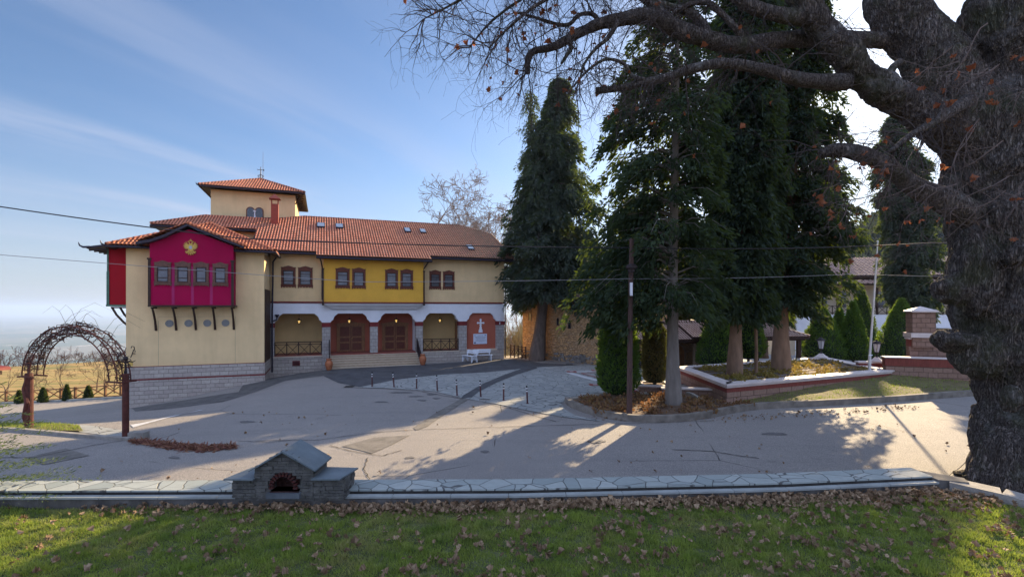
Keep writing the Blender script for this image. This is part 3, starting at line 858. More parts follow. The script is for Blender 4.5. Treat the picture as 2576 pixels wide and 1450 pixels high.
for a_, b_ in ((14.38, 14.48), (15.22, 15.34)): M().box(a_, b_, v-.053, v-.05, 2.07, 2.13).build('logo', BINK, pq)
M().box(16.38, 16.44, -.075, -.061, 2.96, 3.13).build('house_number', WPAINT, mb)
g = M(); g.box(16.45, 16.62, -.3, -.24, 3.42, 3.48); g.tube([(16.5, -.01, 3.40), (16.5, -.25, 3.44)], .015, 6); g.build('security_camera', WPAINT, mb)

# ---- left wing
g = M()
g.box(-7.05, -.04, -3.3, 3.5, .88, 7.62)
g.box(-7.0, -.5, 3.5, 11.5, -3, 9.75)            # higher part behind
LW = g.build('wall', CREAM, mb, label='cream rendered wall of the left wing')
g = M(); g.box(-7.10, -.0, -3.36, 3.6, -3.4, .13); g.box(-7.10, -.0, -3.36, 3.6, .205, .879)
g.build('plinth', STONE, mb)
M().box(-7.12, .02, -3.385, 3.6, .131, .204).build('string_course', BRICKPAINT, mb)
g = M(); g.box(-7.11, .01, -3.37, 3.6, .8795, .905); g.build('sill', BRICKPAINT, mb)
# thin joint lines in the render
g = M(); g.box(-5.52, -5.50, -3.304, -3.30, .91, 3.5); g.box(-5.52, -2.0+.4, -3.304, -3.30, 3.72, 3.735); g.box(-1.62, -1.60, -3.304, -3.30, .91, 3.73)
g.build('render_joint', mat('joint', (.42,.33,.20), .1, 3, .9, 0), mb)
# side return: dark framed timber strip and downpipe
g = M(); g.box(-.035, .02, -3.1, -.1, .9, 5.4); g.build('side_shutter', WOODD, mb)
# magenta oriel
v0 = -4.15
g = M()
g.prism([(-5.70, 4.40), (-1.58, 4.40), (-1.58, 7.85), (-3.80, 8.72), (-5.70, 7.90)], v0, -3.302)
OR = g.build('oriel', MAGENTA, mb, label='magenta bay window on brackets')
g = M()
for u in (-5.70, -1.62):
    g.box(u-.07, u+.05, v0-.05, v0+.08, 4.38, 6.95); g.box(u-.11, u+.09, v0-.08, v0+.1, 6.93, 7.02)
g.box(-5.78, -1.50, v0-.04, -3.30, 4.30, 4.39)
g.build('oriel_trim', WOODD, OR)
g = M(); 
for k in range(3):
    u = -4.585+.94*k; g.box(u-.07, u+.07, v0-.012, v0+.01, 4.42, 6.6)
g.build('pilaster_strip', mat_stucco('pale_magenta', (.36,.03,.12), .08), OR)
for k in range(5):
    u = -5.62+k*.985
    g = M().bar((u, v0+.05, 4.24), (u, -3.3, 4.24), .10, .09)
    pts = [(u, v0+.18, 4.2), (u, v0+.42, 3.9), (u, v0+.66, 3.5), (u, -3.33, 2.95)]
    g.tube(pts, [.055, .06, .06, .065], 6)
    g.build('bracket', WOODD, mb)
for u0, u1 in ((-5.46,-4.68),(-4.49,-3.73),(-3.59,-2.83),(-2.63,-1.86)): window(u0, u1, 5.46, 6.90, v0-.015, 1, OR if False else mb, mat('worn_wood', (.14,.07,.05), .4, 8, .7, .004))
# round stone discs
for k, u in enumerate((-4.97, -4.02, -3.07, -2.12)):
    g = M(); n = 28
    for r0, r1, d in ((.0,.07,.03),(.07,.11,.012),(.11,.15,.03),(.15,.18,.012),(.18,.205,.035)):
        V = []
        for rr_, dd in ((r0, d), (r1, d), (r1, 0), (r0, 0)):
            V += [(u+max(rr_, .001)*math.cos(6.2832*i/n), -3.303-dd, 3.34+max(rr_, .001)*math.sin(6.2832*i/n)) for i in range(n)]
        F = []
        for a in range(4):
            b = (a+1) % 4
            F += [(a*n+i, a*n+(i+1) % n, b*n+(i+1) % n, b*n+i) for i in range(n)]
        g.add(V, F)
    g.build('stone_disc', mat('disc_grey', (.26,.26,.25), .35, 30, .9, .01), mb)
# gilded double-headed eagle on the oriel
g = M(); ex, ez, ev = -3.72, 7.70, v0-.05
def blob(cx, cz, rx, rz, rot=0., n=12, th=.045):
    g.prism([(cx+rx*math.cos(6.2832*i/n)*math.cos(rot)-rz*math.sin(6.2832*i/n)*math.sin(rot), cz+rx*math.cos(6.2832*i/n)*math.sin(rot)+rz*math.sin(6.2832*i/n)*math.cos(rot)) for i in range(n)], ev-th+rnd.uniform(-.006, .006), v0-.002)
blob(ex, ez-.02, .15, .23)
for s in (-1, 1):
    for k in range(7):
        a = R(62-22*k); L_ = .23-.008*k
        blob(ex+s*(.12+L_*.52*math.cos(a)), ez+.06+L_*.62*math.sin(a)*.9, .135, .026, s*a if s > 0 else math.pi-a)
    g.tube([(ex+s*.05, ev, ez+.15), (ex+s*.07, ev, ez+.27), (ex+s*.11, ev, ez+.32), (ex+s*.17, ev, ez+.29)], [.04,.032,.03,.008], 6)
    g.tube([(ex+s*.08, ev, ez-.16), (ex+s*.16, ev, ez-.25), (ex+s*.22, ev, ez-.27)], [.03,.025,.03], 6)
    for k in range(3): blob(ex+s*.23, ez-.27+.03*(k-1), .035, .012, s*.4*(k-1))
for k in range(5):
    a = R(-90+24*(k-2)); blob(ex+.20*math.cos(a), ez-.16+.20*math.sin(a), .10, .03, a)
blob(ex, ez+.38, .05, .035); blob(ex, ez+.43, .012, .035); blob(ex-.05, ez+.355, .03, .02); blob(ex+.05, ez+.355, .03, .02)
EG = g.build('emblem', GOLD, OR)
M().prism([(ex+.085*math.cos(.45*i), ez-.02+.10*math.sin(.45*i)) for i in range(14)], ev-.065, ev-.05).build('emblem_disc', mat('emblem_silver', (.40,.42,.50), .4, 30, .5, .01), OR)

# left (end wall) oriel, red, seen edge on
g = M(); g.box(-8.06, -7.052, -2.75, 2.2, 4.42, 7.72)
O2 = g.build('oriel', REDST, mb, label='red bay window at the left end')
g = M(); g.box(-8.12, -8.0, -2.80, -2.7, 4.36, 6.3); g.box(-8.10, -8.02, -2.79, -2.71, 6.3, 7.6); g.box(-8.10, -8.06, -2.7, 2.2, 4.36, 7.6); g.box(-8.14, -7.05, -2.82, 2.25, 4.32, 4.419)
g.build('oriel_trim', GREENTRIM, O2)
for v in (-2.5, -1.3):
    g = M().tube([(-7.95, v, 4.25), (-7.75, v, 3.85), (-7.4, v, 3.4), (-7.08, v, 3.1)], .06, 6); g.bar((-8.0, v, 4.26), (-7.05, v, 4.26), .1, .08)
    g.build('bracket', WOODD, mb)

# tower
T0 = 5.9
g = M(); g.box(-4.6, 1.25, T0, 12.2, 8.5, 13.2)
g.build('tower', CREAM, mb, label='square cream tower rising behind the roof')
for c in (-1.92, -1.31):
    n = 12
    def av(r_, zt_=12.02): return [(c-r_, 11.0), (c+r_, 11.0)] + [(c+r_*math.cos(math.pi*i/n), zt_-.26+(r_)*math.sin(math.pi*i/n)) for i in range(n+1)]
    W = M().prism(av(.30), T0-.05, T0-.002).build('window', WOOD, mb, label='small arched tower window')
    M().prism(av(.23), T0-.06, T0-.051).build('pane', PANE, W)
g = M().lathe([(.10, 0), (.10, .08), (.06, .12), (.05, .6), (.09, .68), (.11, .78), (0, .8)], (-1.615, T0-.12, 11.0), 12); g.build('column', WHITE, mb)

# ---- roofs
def tiles(name, poly, z0, p0, grad, m, parent, per=.188, row=.34, amp=.075, step=.035, lab=None):
    """barrel tiles laid over polygon poly (u,v); plane z = z0 + grad.(p-p0)"""
    gx_, gy_ = grad; s = math.hypot(gx_, gy_); ux, uy = gx_/s, gy_/s      # upslope
    ax, ay = uy, -ux                                                      # across
    P = np.array(poly); a = P @ np.array([ax, ay]); b = P @ np.array([ux, uy])
    NA = 6; da = per/NA; db = row/2
    A0 = np.arange(math.floor(a.min()/per)*per, a.max()+da, da); B0 = np.arange(b.min(), b.max()+db, db)
    aa, bb = np.meshgrid(A0, B0, indexing='ij')
    ca, cb_ = aa+da/2, bb+db/2
    X = ca*ax+cb_*ux; Y = ca*ay+cb_*uy
    k = in_poly(X, Y, poly)
    aa, bb = aa[k], bb[k]; jb = np.round((bb-b.min())/db).astype(int)
    def h(a_, lowhalf, end):
        ph = ((a_/per) % 1.0)
        barrel = amp*(.5-.5*np.cos(2*math.pi*ph))
        saw = np.where(lowhalf, np.where(end, .5, 1.), np.where(end, 0., .5))*step
        return barrel+saw
    low = (jb % 2 == 0)
    Q = []
    for (oa, ob) in ((0,0),(1,0),(1,1),(0,1)):
        a_, b_ = aa+oa*da, bb+ob*db
        x, y = a_*ax+b_*ux, a_*ay+b_*uy
        z = z0+(x-p0[0])*gx_+(y-p0[1])*gy_+h(a_+1e-9 if oa == 0 else a_-1e-9, low, ob == 1)
        Q.append(np.stack([x, y, z], -1))
    Q = np.stack(Q, 1)
    # risers at the lower lip of each course
    lo = low
    r0 = Q[lo][:, 0].copy(); r1 = Q[lo][:, 1].copy(); r2_ = r1.copy(); r3 = r0.copy()
    r0[:, 2] -= step; r1[:, 2] -= step
    Rr = np.stack([r0, r1, r2_, r3], 1)
    o = fast_mesh(name, np.concatenate([Q, Rr]), 4, m, parent)
    if lab: o['label'] = lab
    return o
def caps(g, a, b, r_=.10, step=.36):
    a, b = Vector(a), Vector(b); L = (b-a).length; n = max(1, int(L/step)); d = (b-a)/n
    for i in range(n):
        g.tube([a+d*i, a+d*(i+1.08)], [r_*1.12, r_*.9], 7, False)
S = .52
zp = lambda v: 8.0+S*(v+.7)
mainpoly = [(-.9,-.7),(2.92,-.7),(2.92,-1.25),(10.76,-1.25),(10.76,-.7),(17.45,-.7),(17.15,4.42),(14.83,6.17),(1.9,6.0),(-.35,4.97),(-4.79,4.97),(-7.62,3.0),(-7.62,2.9),(-1.2,2.9)]
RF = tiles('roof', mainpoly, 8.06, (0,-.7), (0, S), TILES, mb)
g = M()
def pl(uv_, dz=-.02): return [(u, v, zp(v)+dz) for u, v in uv_]
g.sheet(pl([(-1.2,-.7),(2.92,-.7),(2.92,5.4),(-1.2,4.95)]), .14)
g.sheet(pl([(2.921,-1.25),(10.76,-1.25),(10.76,6.0),(2.921,6.0)]), .14)
g.sheet(pl([(10.761,-.7),(17.45,-.7),(17.15,4.42),(14.83,6.17),(10.761,6.0)]), .14)
g.sheet(pl([(-7.62,2.9),(-1.201,2.9),(-1.201,4.95),(-4.79,4.97),(-7.62,3.0)]), .14)
# rear slopes
g.sheet([(1.9,6,zp(6)),(14.83,6.17,zp(6)),(17.4,12.4,8.2),(0,12.4,8.2)], .1)
g.sheet([(-4.79,4.97,zp(4.95)),(-.35,4.97,zp(4.95)),(1.9,6,zp(6)),(0,12.4,8.2),(-7.6,12.4,9.6),(-7.62,3.0,zp(3))], .1)
g.sheet([(14.83,6.17,zp(6)),(17.15,4.42,zp(4.42)),(17.45,-.7,zp(-.7)),(17.5,12.4,8.2)], .1)
g.build('roof_boards', WOODD, RF)
g = M()
for a, b in (((1.9,6.0),(14.83,6.12)),((-.35,4.97),(1.9,6.0)),((-4.79,4.97),(-.35,4.97)),((-7.62,2.98),(-4.79,4.97))):
    caps(g, (*a, zp(a[1])+.07), (*b, zp(b[1])+.07))
for a, b in (((14.83,6.12),(17.15,4.42)),((17.15,4.42),(17.45,-.7))): caps(g, (*a, zp(a[1])+.06), (*b, zp(b[1])+.06))
g.build('ridge_tiles', TILES, RF)
# eaves: fascia, gutter and rafter tails
g = M(); h = M()
for u0, u1, v in ((-.2,2.9,-.72),(2.9,10.78,-1.27),(10.78,17.45,-.72),(-7.62,-1.,2.88)):
    z = zp(v)-.06; h.tube([(u0, v-.03, z), (u1, v-.03, z)], .055, 8)
    n = int((u1-u0)/.62)
    for i in range(n+1):
        u = u0+(u1-u0)*(i+.5)/(n+1); g.bar((u, v+.02, z-.04), (u, v+.62, z+.22), .07, .10)
g.build('rafter_tails', WOODD, RF); h.build('gutter', GUTTER, RF)
# wing roof (hip)
zw = 7.65
wl, wr, wf, S2 = -7.75, .62, -4.0, .49
um = (wl+wr)/2; hw = (wr-wl)/2
ph = zw+S2*hw
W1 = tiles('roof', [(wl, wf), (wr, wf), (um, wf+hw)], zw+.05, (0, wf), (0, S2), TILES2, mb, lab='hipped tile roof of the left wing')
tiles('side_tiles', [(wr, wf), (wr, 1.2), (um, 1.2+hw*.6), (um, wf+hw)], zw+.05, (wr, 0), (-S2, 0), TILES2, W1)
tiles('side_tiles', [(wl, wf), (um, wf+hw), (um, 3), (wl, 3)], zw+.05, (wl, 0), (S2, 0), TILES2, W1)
g = M()
P0, P1, Pm_ = (wl, wf, zw), (wr, wf, zw), (um, wf+hw, ph)
g.sheet([P0, P1, Pm_], .12); g.sheet([P1, (wr, -.6, zw), (um, wf+hw, ph)], .12); g.sheet([P0, Pm_, (um, 3, ph), (wl, 3, zw)], .12)
g.build('roof_boards', WOODD, W1)
g = M(); up = Vector((0,0,.07))
caps(g, Vector(P0)+up, Vector(Pm_)+up); caps(g, Vector(P1)+up, Vector(Pm_)+up); caps(g, Vector(Pm_)+up, Vector((um, 3, ph))+up)
g.build('ridge_tiles', TILES2, W1)
g = M(); h = M()
h.tube([(wl, wf-.03, zw-.05), (wr, wf-.03, zw-.05)], .055, 8); h.tube([(wr+.03, wf, zw-.05), (wr+.03, -.6, zw-.05)], .055, 8)
for i in range(13):
    u = wl+.3+(wr-wl-.6)*i/12; g.bar((u, wf+.02, zw-.08), (u, wf+.7, zw+.2), .07, .1)
for x, y, dx_, dy_ in ((wl, wf, -1, -1), ):
    h.tube([(x+.15, y+.1, zw-.02), (x-.05, y-.05, zw), (x-.16, y-.1, zw+.08), (x-.2, y-.12, zw+.24)], [.07,.06,.04,.015], 6)
g.build('rafter_tails', WOODD, W1); h.build('gutter', GUTTER, W1)
# oriel gable roof with sweeping dark barge boards
g = M(); gv = v0-.38
L_ = [(-6.25, 7.72), (-5.6, 7.86), (-4.9, 8.18), (-4.2, 8.62), (-3.80, 8.86), (-3.4, 8.66), (-2.6, 8.34), (-1.8, 8.02), (-.98, 7.72)]
for (a, za), (b, zb) in zip(L_[:-1], L_[1:]):
    g.add([(a,gv,za),(b,gv,zb),(b,gv,zb+.15),(a,gv,za+.15),(a,-1.4,za),(b,-1.4,zb),(b,-1.4,zb+.15),(a,-1.4,za+.15)],
          [(0,1,2,3),(4,7,6,5),(0,4,5,1),(3,2,6,7)])
GB = g.build('bay_roof', GUTTER, mb)
rt = M()
for i in range(24):      # tile lips along the verge
    t_ = i/24; 
    a = Vector((-3.80, gv+.02, 9.02)); b = Vector((-.98, gv+.02, 7.90)); q = a.lerp(b, t_); rt.tube([q, a.lerp(b, t_+.05)], [.075,.06], 6, False)
rt.build('verge_tiles', TILES2, GB)
tiles('bay_tiles', [(-3.8, gv), (-.95, gv), (-.95, -2.5), (-3.8, -1.2)], 9.03, (-3.8, 0), (-.39, 0), TILES2, GB)
tiles('bay_tiles', [(-3.8, gv), (-6.2, gv), (-6.2, -2.5), (-3.8, -1.2)], 9.03, (-3.8, 0), (.47, 0), TILES2, GB)
# end oriel roof
g = M(); g.sheet([(-8.85,-3.3,7.62),(-6.9,-3.3,8.0),(-6.9,2.6,8.0),(-8.85,2.6,7.62)], .12)
g.tube([(-8.7,-3.3,7.60),(-9.0,-3.32,7.58),(-9.14,-3.33,7.66),(-9.2,-3.34,7.84)], [.07,.06,.045,.015], 6)
for k in range(9): g.bar((-8.8,-3.1+.65*k,7.44),(-8.0,-3.1+.65*k,7.56),.08,.09)
g.build('bay_roof', GUTTER, mb)
# tower roof
tl, tr_, tf, tb, tz = -5.25, 1.95, T0-.7, 12.9, 13.28
ap = ((tl+tr_)/2+.1, (tf+tb)/2, 14.95)
TR = None
for poly, p0, gr in (([(tl,tf),(tr_,tf),ap[:2]], (0,tf), (0,(ap[2]-tz)/(ap[1]-tf))), ([(tr_,tf),(tr_,tb),ap[:2]], (tr_,0), (-(ap[2]-tz)/(tr_-ap[0]),0)), ([(tl,tf),ap[:2],(tl,tb)], (tl,0), ((ap[2]-tz)/(ap[0]-tl),0))):
    o = tiles('roof' if TR is None else 'side_tiles', poly, tz+.05, p0, gr, TILES, TR or mb, lab='pyramid tile roof of the tower' if TR is None else None)
    TR = TR or o
g = M()
for a, b in (((tl,tf),(tr_,tf)),((tr_,tf),(tr_,tb)),((tr_,tb),(tl,tb)),((tl,tb),(tl,tf))): g.sheet([(*a,tz),(*b,tz),ap], .1)
g.build('roof_boards', WOODD, TR)
g = M()
for a in ((tl,tf),(tr_,tf),(tr_,tb),(tl,tb)): caps(g, (*a, tz+.08), (ap[0], ap[1], ap[2]+.06))
g.build('ridge_tiles', TILES, TR)
g = M(); h = M()
h.tube([(tl,tf-.03,tz-.04),(tr_,tf-.03,tz-.04)], .05, 8); h.tube([(tr_+.03,tf,tz-.04),(tr_+.03,tb,tz-.04)], .05, 8)
h.tube([(tl,tf,tz),(tl-.12,tf-.05,tz+.06),(tl-.16,tf-.07,tz+.2)], [.06,.045,.012], 6)
for i in range(10):
    u = tl+.4+(tr_-tl-.8)*i/9; g.bar((u, tf+.02, tz-.07), (u, tf+.68, tz+.1), .08, .1)
for i in range(9):
    u = tf+.4+(tb-tf-.8)*i/8; g.bar((tr_-.02, u, tz-.07), (tr_-.68, u, tz+.1), .08, .1)
g.bar((tl+.1, tf+.1, tz-.1), (-4.6, T0, 12.6), .06); g.bar((tr_-.1, tf+.1, tz-.1), (1.25, T0, 12.5), .06)
g.build('rafter_tails', WOODD, TR); h.build('gutter', GUTTER, TR)
# iron cross and lightning rod on the tower
g = M(); x, y, z = ap
g.tube([(x,y,z),(x,y,z+1.05)], [.05,.025], 6); g.bar((x-.22,y,z+.82),(x+.22,y,z+.82), .035); g.bar((x,y,z+.6),(x,y,z+1.08), .035)
for s, q in ((-1,.22),(1,.22)): g.prism([(x+s*q-.02,z+.76),(x+s*q+.04*s,z+.74),(x+s*q+.04*s,z+.90),(x+s*q-.02,z+.88)], y-.02, y+.02)
for s in (-1, 1):
    g.tube([(x+s*(.05+.13*math.sin(t_)), y, z+.12+.3*t_/3.14) for t_ in np.linspace(0, 3.3, 8)], .018, 5)
    g.tube([(x+s*(.16+.07*math.cos(t_)), y, z+.30+.07*math.sin(t_)) for t_ in np.linspace(0, 6.2, 9)], .015, 5)
g.tube([(x+.17,y,z-.02),(x+.17,y,z+2.35)], [.018,.009], 5)
g.build('roof_cross', IRON, TR)
# chimney
g = M(); cu, cv = -.08, 4.15
g.box(cu-.24, cu+.26, cv-.22, cv+.25, 10.2, 12.05)
for a in (-.21, .23):
    for b in (-.19, .22): g.box(cu+a-.03, cu+a+.03, cv+b-.03, cv+b+.03, 12.05, 12.4)
CH = g.build('chimney', mat('brick_red_plaster', (.27,.055,.035), .2, 5, .8), mb)
M().add([(cu-.38,cv-.35,12.42),(cu+.40,cv-.35,12.42),(cu+.40,cv+.38,12.42),(cu-.38,cv+.38,12.42),(cu,cv,12.84)], [(3,2,1,0),(0,1,4),(1,2,4),(2,3,4),(3,0,4)]).build('cap', mat('brick_red_cap', (.30,.07,.045), .2, 5, .8), CH)
# roof windows
for u0, u1, v0_, v1_ in ((2.87,3.47,3.68,4.5),(4.23,4.82,3.72,4.53),(9.55,10.05,3.66,4.5),(10.82,11.32,3.66,4.42),(14.03,14.53,.6,1.45)):
    g = M(); n = Vector((0,-S,1)).normalized(); c = Vector(((u0+u1)/2, (v0_+v1_)/2, zp((v0_+v1_)/2)+.16)); ay = Vector((0, 1, S))
    g.obox(c, Vector((1,0,0))*(u1-u0)/2, ay*(v1_-v0_)/2, n*.07)
    SKW = g.build('skylight', GUTTER, mb)
    M().obox(c+n*.075, Vector((1,0,0))*((u1-u0)/2-.05), ay*((v1_-v0_)/2-.05), n*.004).build('pane', SKYL, SKW)
# downpipes
def pipe(pts, r_=.05):
    M().tube(pts, r_, 8).build('downpipe', GUTTER, mb)
pipe([(.62,-.75,7.9),(.45,-.45,7.7),(.17,-.09,7.35),(.12,-.09,3.3),(.12,-.09,-.1)], .055)
pipe([(3.1,-1.25,7.65),(3.2,-.9,7.45),(3.27,-.12,7.1),(3.27,-.12,4.8)], .045)
pipe([(10.55,-1.25,7.65),(10.45,-.9,7.45),(10.34,-.12,7.1),(10.34,-.12,4.8)], .045)
pipe([(17.2,-.75,7.95),(17.0,-.4,7.7),(16.86,-.08,7.4),(16.86,-.08,.3)], .05)
M().tube([(.13,-.12,3.35),(.40,-.12,3.45),(.42,-.12,3.62)], .045, 8).lathe([(.05,0),(.06,.05),(.15,.16),(.15,.2)], (.42,-.12,3.60), 8).build('rain_hopper', GUTTER, mb)
# iron sign bracket on the left wing
sb = thing('hanging_sign', 'small gilt hanging sign on a curled dark iron bracket at the left wing', 'sign', bw(-6.72, -3.75, 1.02), BR)
M().box(-.13, .13, -.012, .012, -.02, .27).build('board', GOLD, sb)
g = M(); g.tube([(0.05,0,.27),(0.0,0,.36),(-.14,0,.40),(-.16,0,.5),(-.05,0,.52)], .018, 5)
g.tube([(.02,0,.45),(.08,0,.6),(.13,0,.78),(.2,0,.92),(.18,0,1.05),(.08,0,1.08),(.05,0,.98)], .024, 5); g.tube([(.10,0,.70),(.22,0,.72),(.24,0,.82),(.12,0,.85)], .022, 5)
g.bar((.1,0,.62),(.1,.45,.62), .03); g.lathe([(0,-.12),(.02,-.1),(.03,-.06),(0,-.03)], (0.08,0,0), 6)
g.build('bracket', IRON, sb)

# ================================================================== low wall, lawn, stone oven in the foreground
def ztop(X): return 0.
KY = [(-26, 10.35), (-11, 10.47), (0, 10.58), (6, 10.95), (9.9, 11.42)]
def kyat(x):
    for (a, ya), (b, yb) in zip(KY[:-1], KY[1:]):
        if x <= b: return ya+(yb-ya)*(x-a)/(b-a)
    return KY[-1][1]
low = thing('low_wall', 'long low boundary wall with crazy stone capping between lawn and road', 'wall', (0, 10.8, 0))
FK = .72; TZ = CAMZ-CAMZ*FK      # the lawn is a terrace held by the low wall
low.location = (0, 10.8*FK, TZ); low.scale = (FK,)*3
def off(p): return (p[0], p[1]-10.8)
g = M(); k = M(); f = M(); rs = M()
xs = list(np.linspace(-26, 9.8, 30))
for a, b in zip(xs[:-1], xs[1:]):
    ya, yb = kyat(a)-10.8, kyat(b)-10.8
    g.slab([(a, ya+.02), (b, yb+.02), (b, yb+.74), (a, ya+.74)], -1.9, .18)
    k.slab([(a+.006, ya-.02), (b-.006, yb-.02), (b-.006, yb+.13), (a+.006, ya+.13)], .181, .222)
    f.slab([(a, ya+.17), (b, yb+.17), (b, yb+.80), (a, ya+.80)], .265, .30)
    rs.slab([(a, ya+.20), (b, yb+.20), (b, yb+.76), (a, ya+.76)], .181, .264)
g.slab([(9.8, .62), (10.35, .45), (10.5, .75), (9.8, 1.35)], -1.9, .27)
g.build('wall_base', mat('stained_concrete', (.12,.11,.10), .5, 2.5, .9, .01, 30, stretch=(1,1,.4)), low)
k.build('edging_slab', LIGHTK, low)
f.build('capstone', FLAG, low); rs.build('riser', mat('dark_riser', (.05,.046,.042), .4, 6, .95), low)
# second run of concrete edging to the right, round the oak
ed = thing('concrete_kerb', 'rough broken concrete kerb at the foot of the big oak', 'kerb', (10.3, 11, 0))
ed.location = (10.3*FK, 11*FK, TZ); ed.scale = (FK,)*3
g = M()
rp = [(9.95, 11.3, .26), (10.6, 10.75, .20), (11.1, 10.1, .12), (11.6, 9.5, .10), (12.8, 8.6, .08), (15, 7.6, .08)]
for (x0,y0,z0_),(x1,y1,z1_) in zip(rp[:-1], rp[1:]):
    w0 = .34 if x0 < 11 else .2
    d = Vector((x1-x0, y1-y0, 0)).normalized(); n = Vector((-d.y, d.x, 0))
    V = []
    for (x, y, z) in ((x0,y0,z0_),(x1,y1,z1_)):
        c = Vector((x-10.3, y-11, 0))
        V += [c-n*.03+Vector((0,0,-1.9)), c+n*w0*1.4+Vector((0,0,-1.9)), c+n*w0*1.4+Vector((0,0,z)), c-n*.03+Vector((0,0,z))]
    g.add(V, [(0,1,2,3),(7,6,5,4),(3,2,6,7),(0,3,7,4),(1,5,6,2)])
g.build('kerb_body', KERB, ed)

# stone oven (bread-oven shaped shrine) standing on the wall
ov = thing('stone_oven', 'small grey stone oven with slate gable roof on the low wall', 'oven', ((715-1288)/1250*10.45, 10.45, .26))
ov.location = ((715-1288)/1250*10.45*FK, 10.45*FK, CAMZ-(CAMZ-.26)*FK); ov.scale = (FK,)*3
SLST = mat_blocks('dry_stone', (.085,.085,.075), (.14,.135,.12), (.018,.017,.015), .23, .062, .011, var=.75, off=.4, bmp=.05)
SLATE = mat('slate', (.12,.145,.155), .22, 2.2, .55, .006, 16, stretch=(1,1,1))
BRK = mat_blocks('red_brick', (.085,.022,.018), (.06,.016,.014), (.05,.035,.03), .11, .06, .008, var=.5)
def rocks(g, x0, x1, y0, y1, z0, z1, course=.062, seed=1):
    r_ = random.Random(seed); z = z0
    while z < z1-.01:
        hgt = min(course*r_.uniform(.7, 1.35), z1-z)
        for side in range(4):
            p = 0; L_ = (x1-x0) if side < 2 else (y1-y0)
            while p < L_:
                q = min(L_, p+r_.uniform(.10, .34)); o = r_.uniform(.0, .035)
                if side == 0: g.box(x0+p+.003, x0+q-.003, y0-o, y0+.08, z+.004, z+hgt-.004)
                elif side == 1: g.box(x0+p+.003, x0+q-.003, y1-.08, y1+o, z+.004, z+hgt-.004)
                elif side == 2: g.box(x0-o, x0+.08, y0+p+.003, y0+q-.003, z+.004, z+hgt-.004)
                else: g.box(x1-.08, x1+o, y0+p+.003, y0+q-.003, z+.004, z+hgt-.004)
                p = q
        z += hgt
STN = mat('dry_stone_blocks', (.105,.10,.09), .5, 5, .9, .02, 26)
g = M(); g.box(-1.05, -.58, .03, .62, -.1, .36); g.box(.60, 1.24, .03, .62, -.1, .36)
g.box(-.60, -.30, .02, .75, -.1, .60); g.box(.32, .62, .02, .75, -.1, .60); g.box(-.3, .32, .02, .75, -.1, .10)
g.box(-.3, .32, .40, .75, .10, .60)
g.prism([(-.60,.46),(-.30,.46),(-.2,.5),(0,.52),(.2,.5),(.32,.46),(.62,.46),(.62,.58),(0,.93),(-.60,.58)], .02, .75)
rocks(g, -1.07, -.60, .0, .64, -.04, .36, seed=3); rocks(g, .62, 1.26, .0, .64, -.04, .36, seed=4)
rr2 = random.Random(8); z = -.04
while z < .90:        # front courses, leaving the round mouth open
    hgt = rr2.uniform(.04, .085); hw_ = .62 if z < .55 else .62*(.93-z)/.38
    x = -hw_
    while x < hw_:
        q = min(hw_, x+rr2.uniform(.10, .32)); c = (x+q)/2; zc_ = z+hgt/2
        if not (abs(c) < .36 and .06 < zc_ < .52 and (c*c+(max(0, zc_-.16))**2) < .35**2) and not (abs(c) < .3 and .06 < zc_ < .3):
            g.box(x+.003, q-.003, -.005-rr2.uniform(0, .035), .05, z+.003, z+hgt-.003)
        x = q
    z += hgt
g.build('stone_body', STN, ov)
g = M()
for i in range(13):
    a = math.pi*(i+.5)/13*1.12-.19
    c = Vector((.255*math.cos(a), -.02, .20+.255*math.sin(a)*1.05)); r_ = Vector((math.cos(a), 0, math.sin(a)))
    g.obox(c, r_*(.045+.006*math.sin(i*5)), Vector((0,1,0))*.05, r_.cross(Vector((0,1,0)))*.022)
g.build('brick_arch', BRK, ov)
g = M().box(-.3, .3, .30, .36, .0, .5); g.box(-.30, .30, -.02, .3, .05, .10)
g.build('firebox', mat('sooty_brick', (.045,.018,.014), .5, 12, .95, .02, 20), ov)
g = M()
def roofslab(x0, z0_, x1, z1_, y0, y1, th=.032):
    g.add([(x0,y0,z0_),(x1,y0,z1_),(x1,y1,z1_),(x0,y1,z0_),(x0,y0,z0_+th),(x1,y0,z1_+th),(x1,y1,z1_+th),(x0,y1,z0_+th)],
          [(0,3,2,1),(4,5,6,7),(0,1,5,4),(1,2,6,5),(2,3,7,6),(3,0,4,7)])
roofslab(-.012, .93, -.70, .53, -.10, .38); roofslab(-.012, .93, -.70, .53, .385, .82)
roofslab(.0, .945, .30, .775, -.12, .82, .04); roofslab(.28, .79, .70, .545, -.12, .82, .035)
g.build('roof_slate', SLATE, ov)
M().slab([(-1.22,-.10),(-.60,-.12),(-.60,.66),(-1.02,.68)], .365, .395).build('shelf_slate', SLATE, ov); M().slab([(.60,-.10),(1.20,-.10),(1.36,.64),(.60,.70)], .365, .395).build('shelf_slate', SLATE, ov)
g = M().box(-.34, .36, -.10, .02, -.02, .085); g.build('hearth_stone', mat('hearth', (.09,.10,.11), .3, 4, .7), ov)

# lawn
LAWN = mat('lawn_soil', (.07,.085,.03), .5, 3, .95, .02, 30, c2=(.11,.12,.05))
lawn_poly = [(-26, -6), (26, -6), (26, 4), (15.2, 7.5), (12.8, 8.55), (11.6, 9.45), (11.05, 10.05), (10.5, 10.75), (9.9, 11.3), (6, 10.97), (0, 10.6), (-11, 10.49), (-26, 10.37)]
lawn_poly = [(a*FK, b*FK) for a, b in lawn_poly]
def lawnz(x, y): return TZ+.010*np.sin(x*1.3+.5)*np.cos(y*1.7)+.02*np.sin(x*.4)
drape('lawn', lawn_poly, 0., LAWN, .5, zf=lawnz)

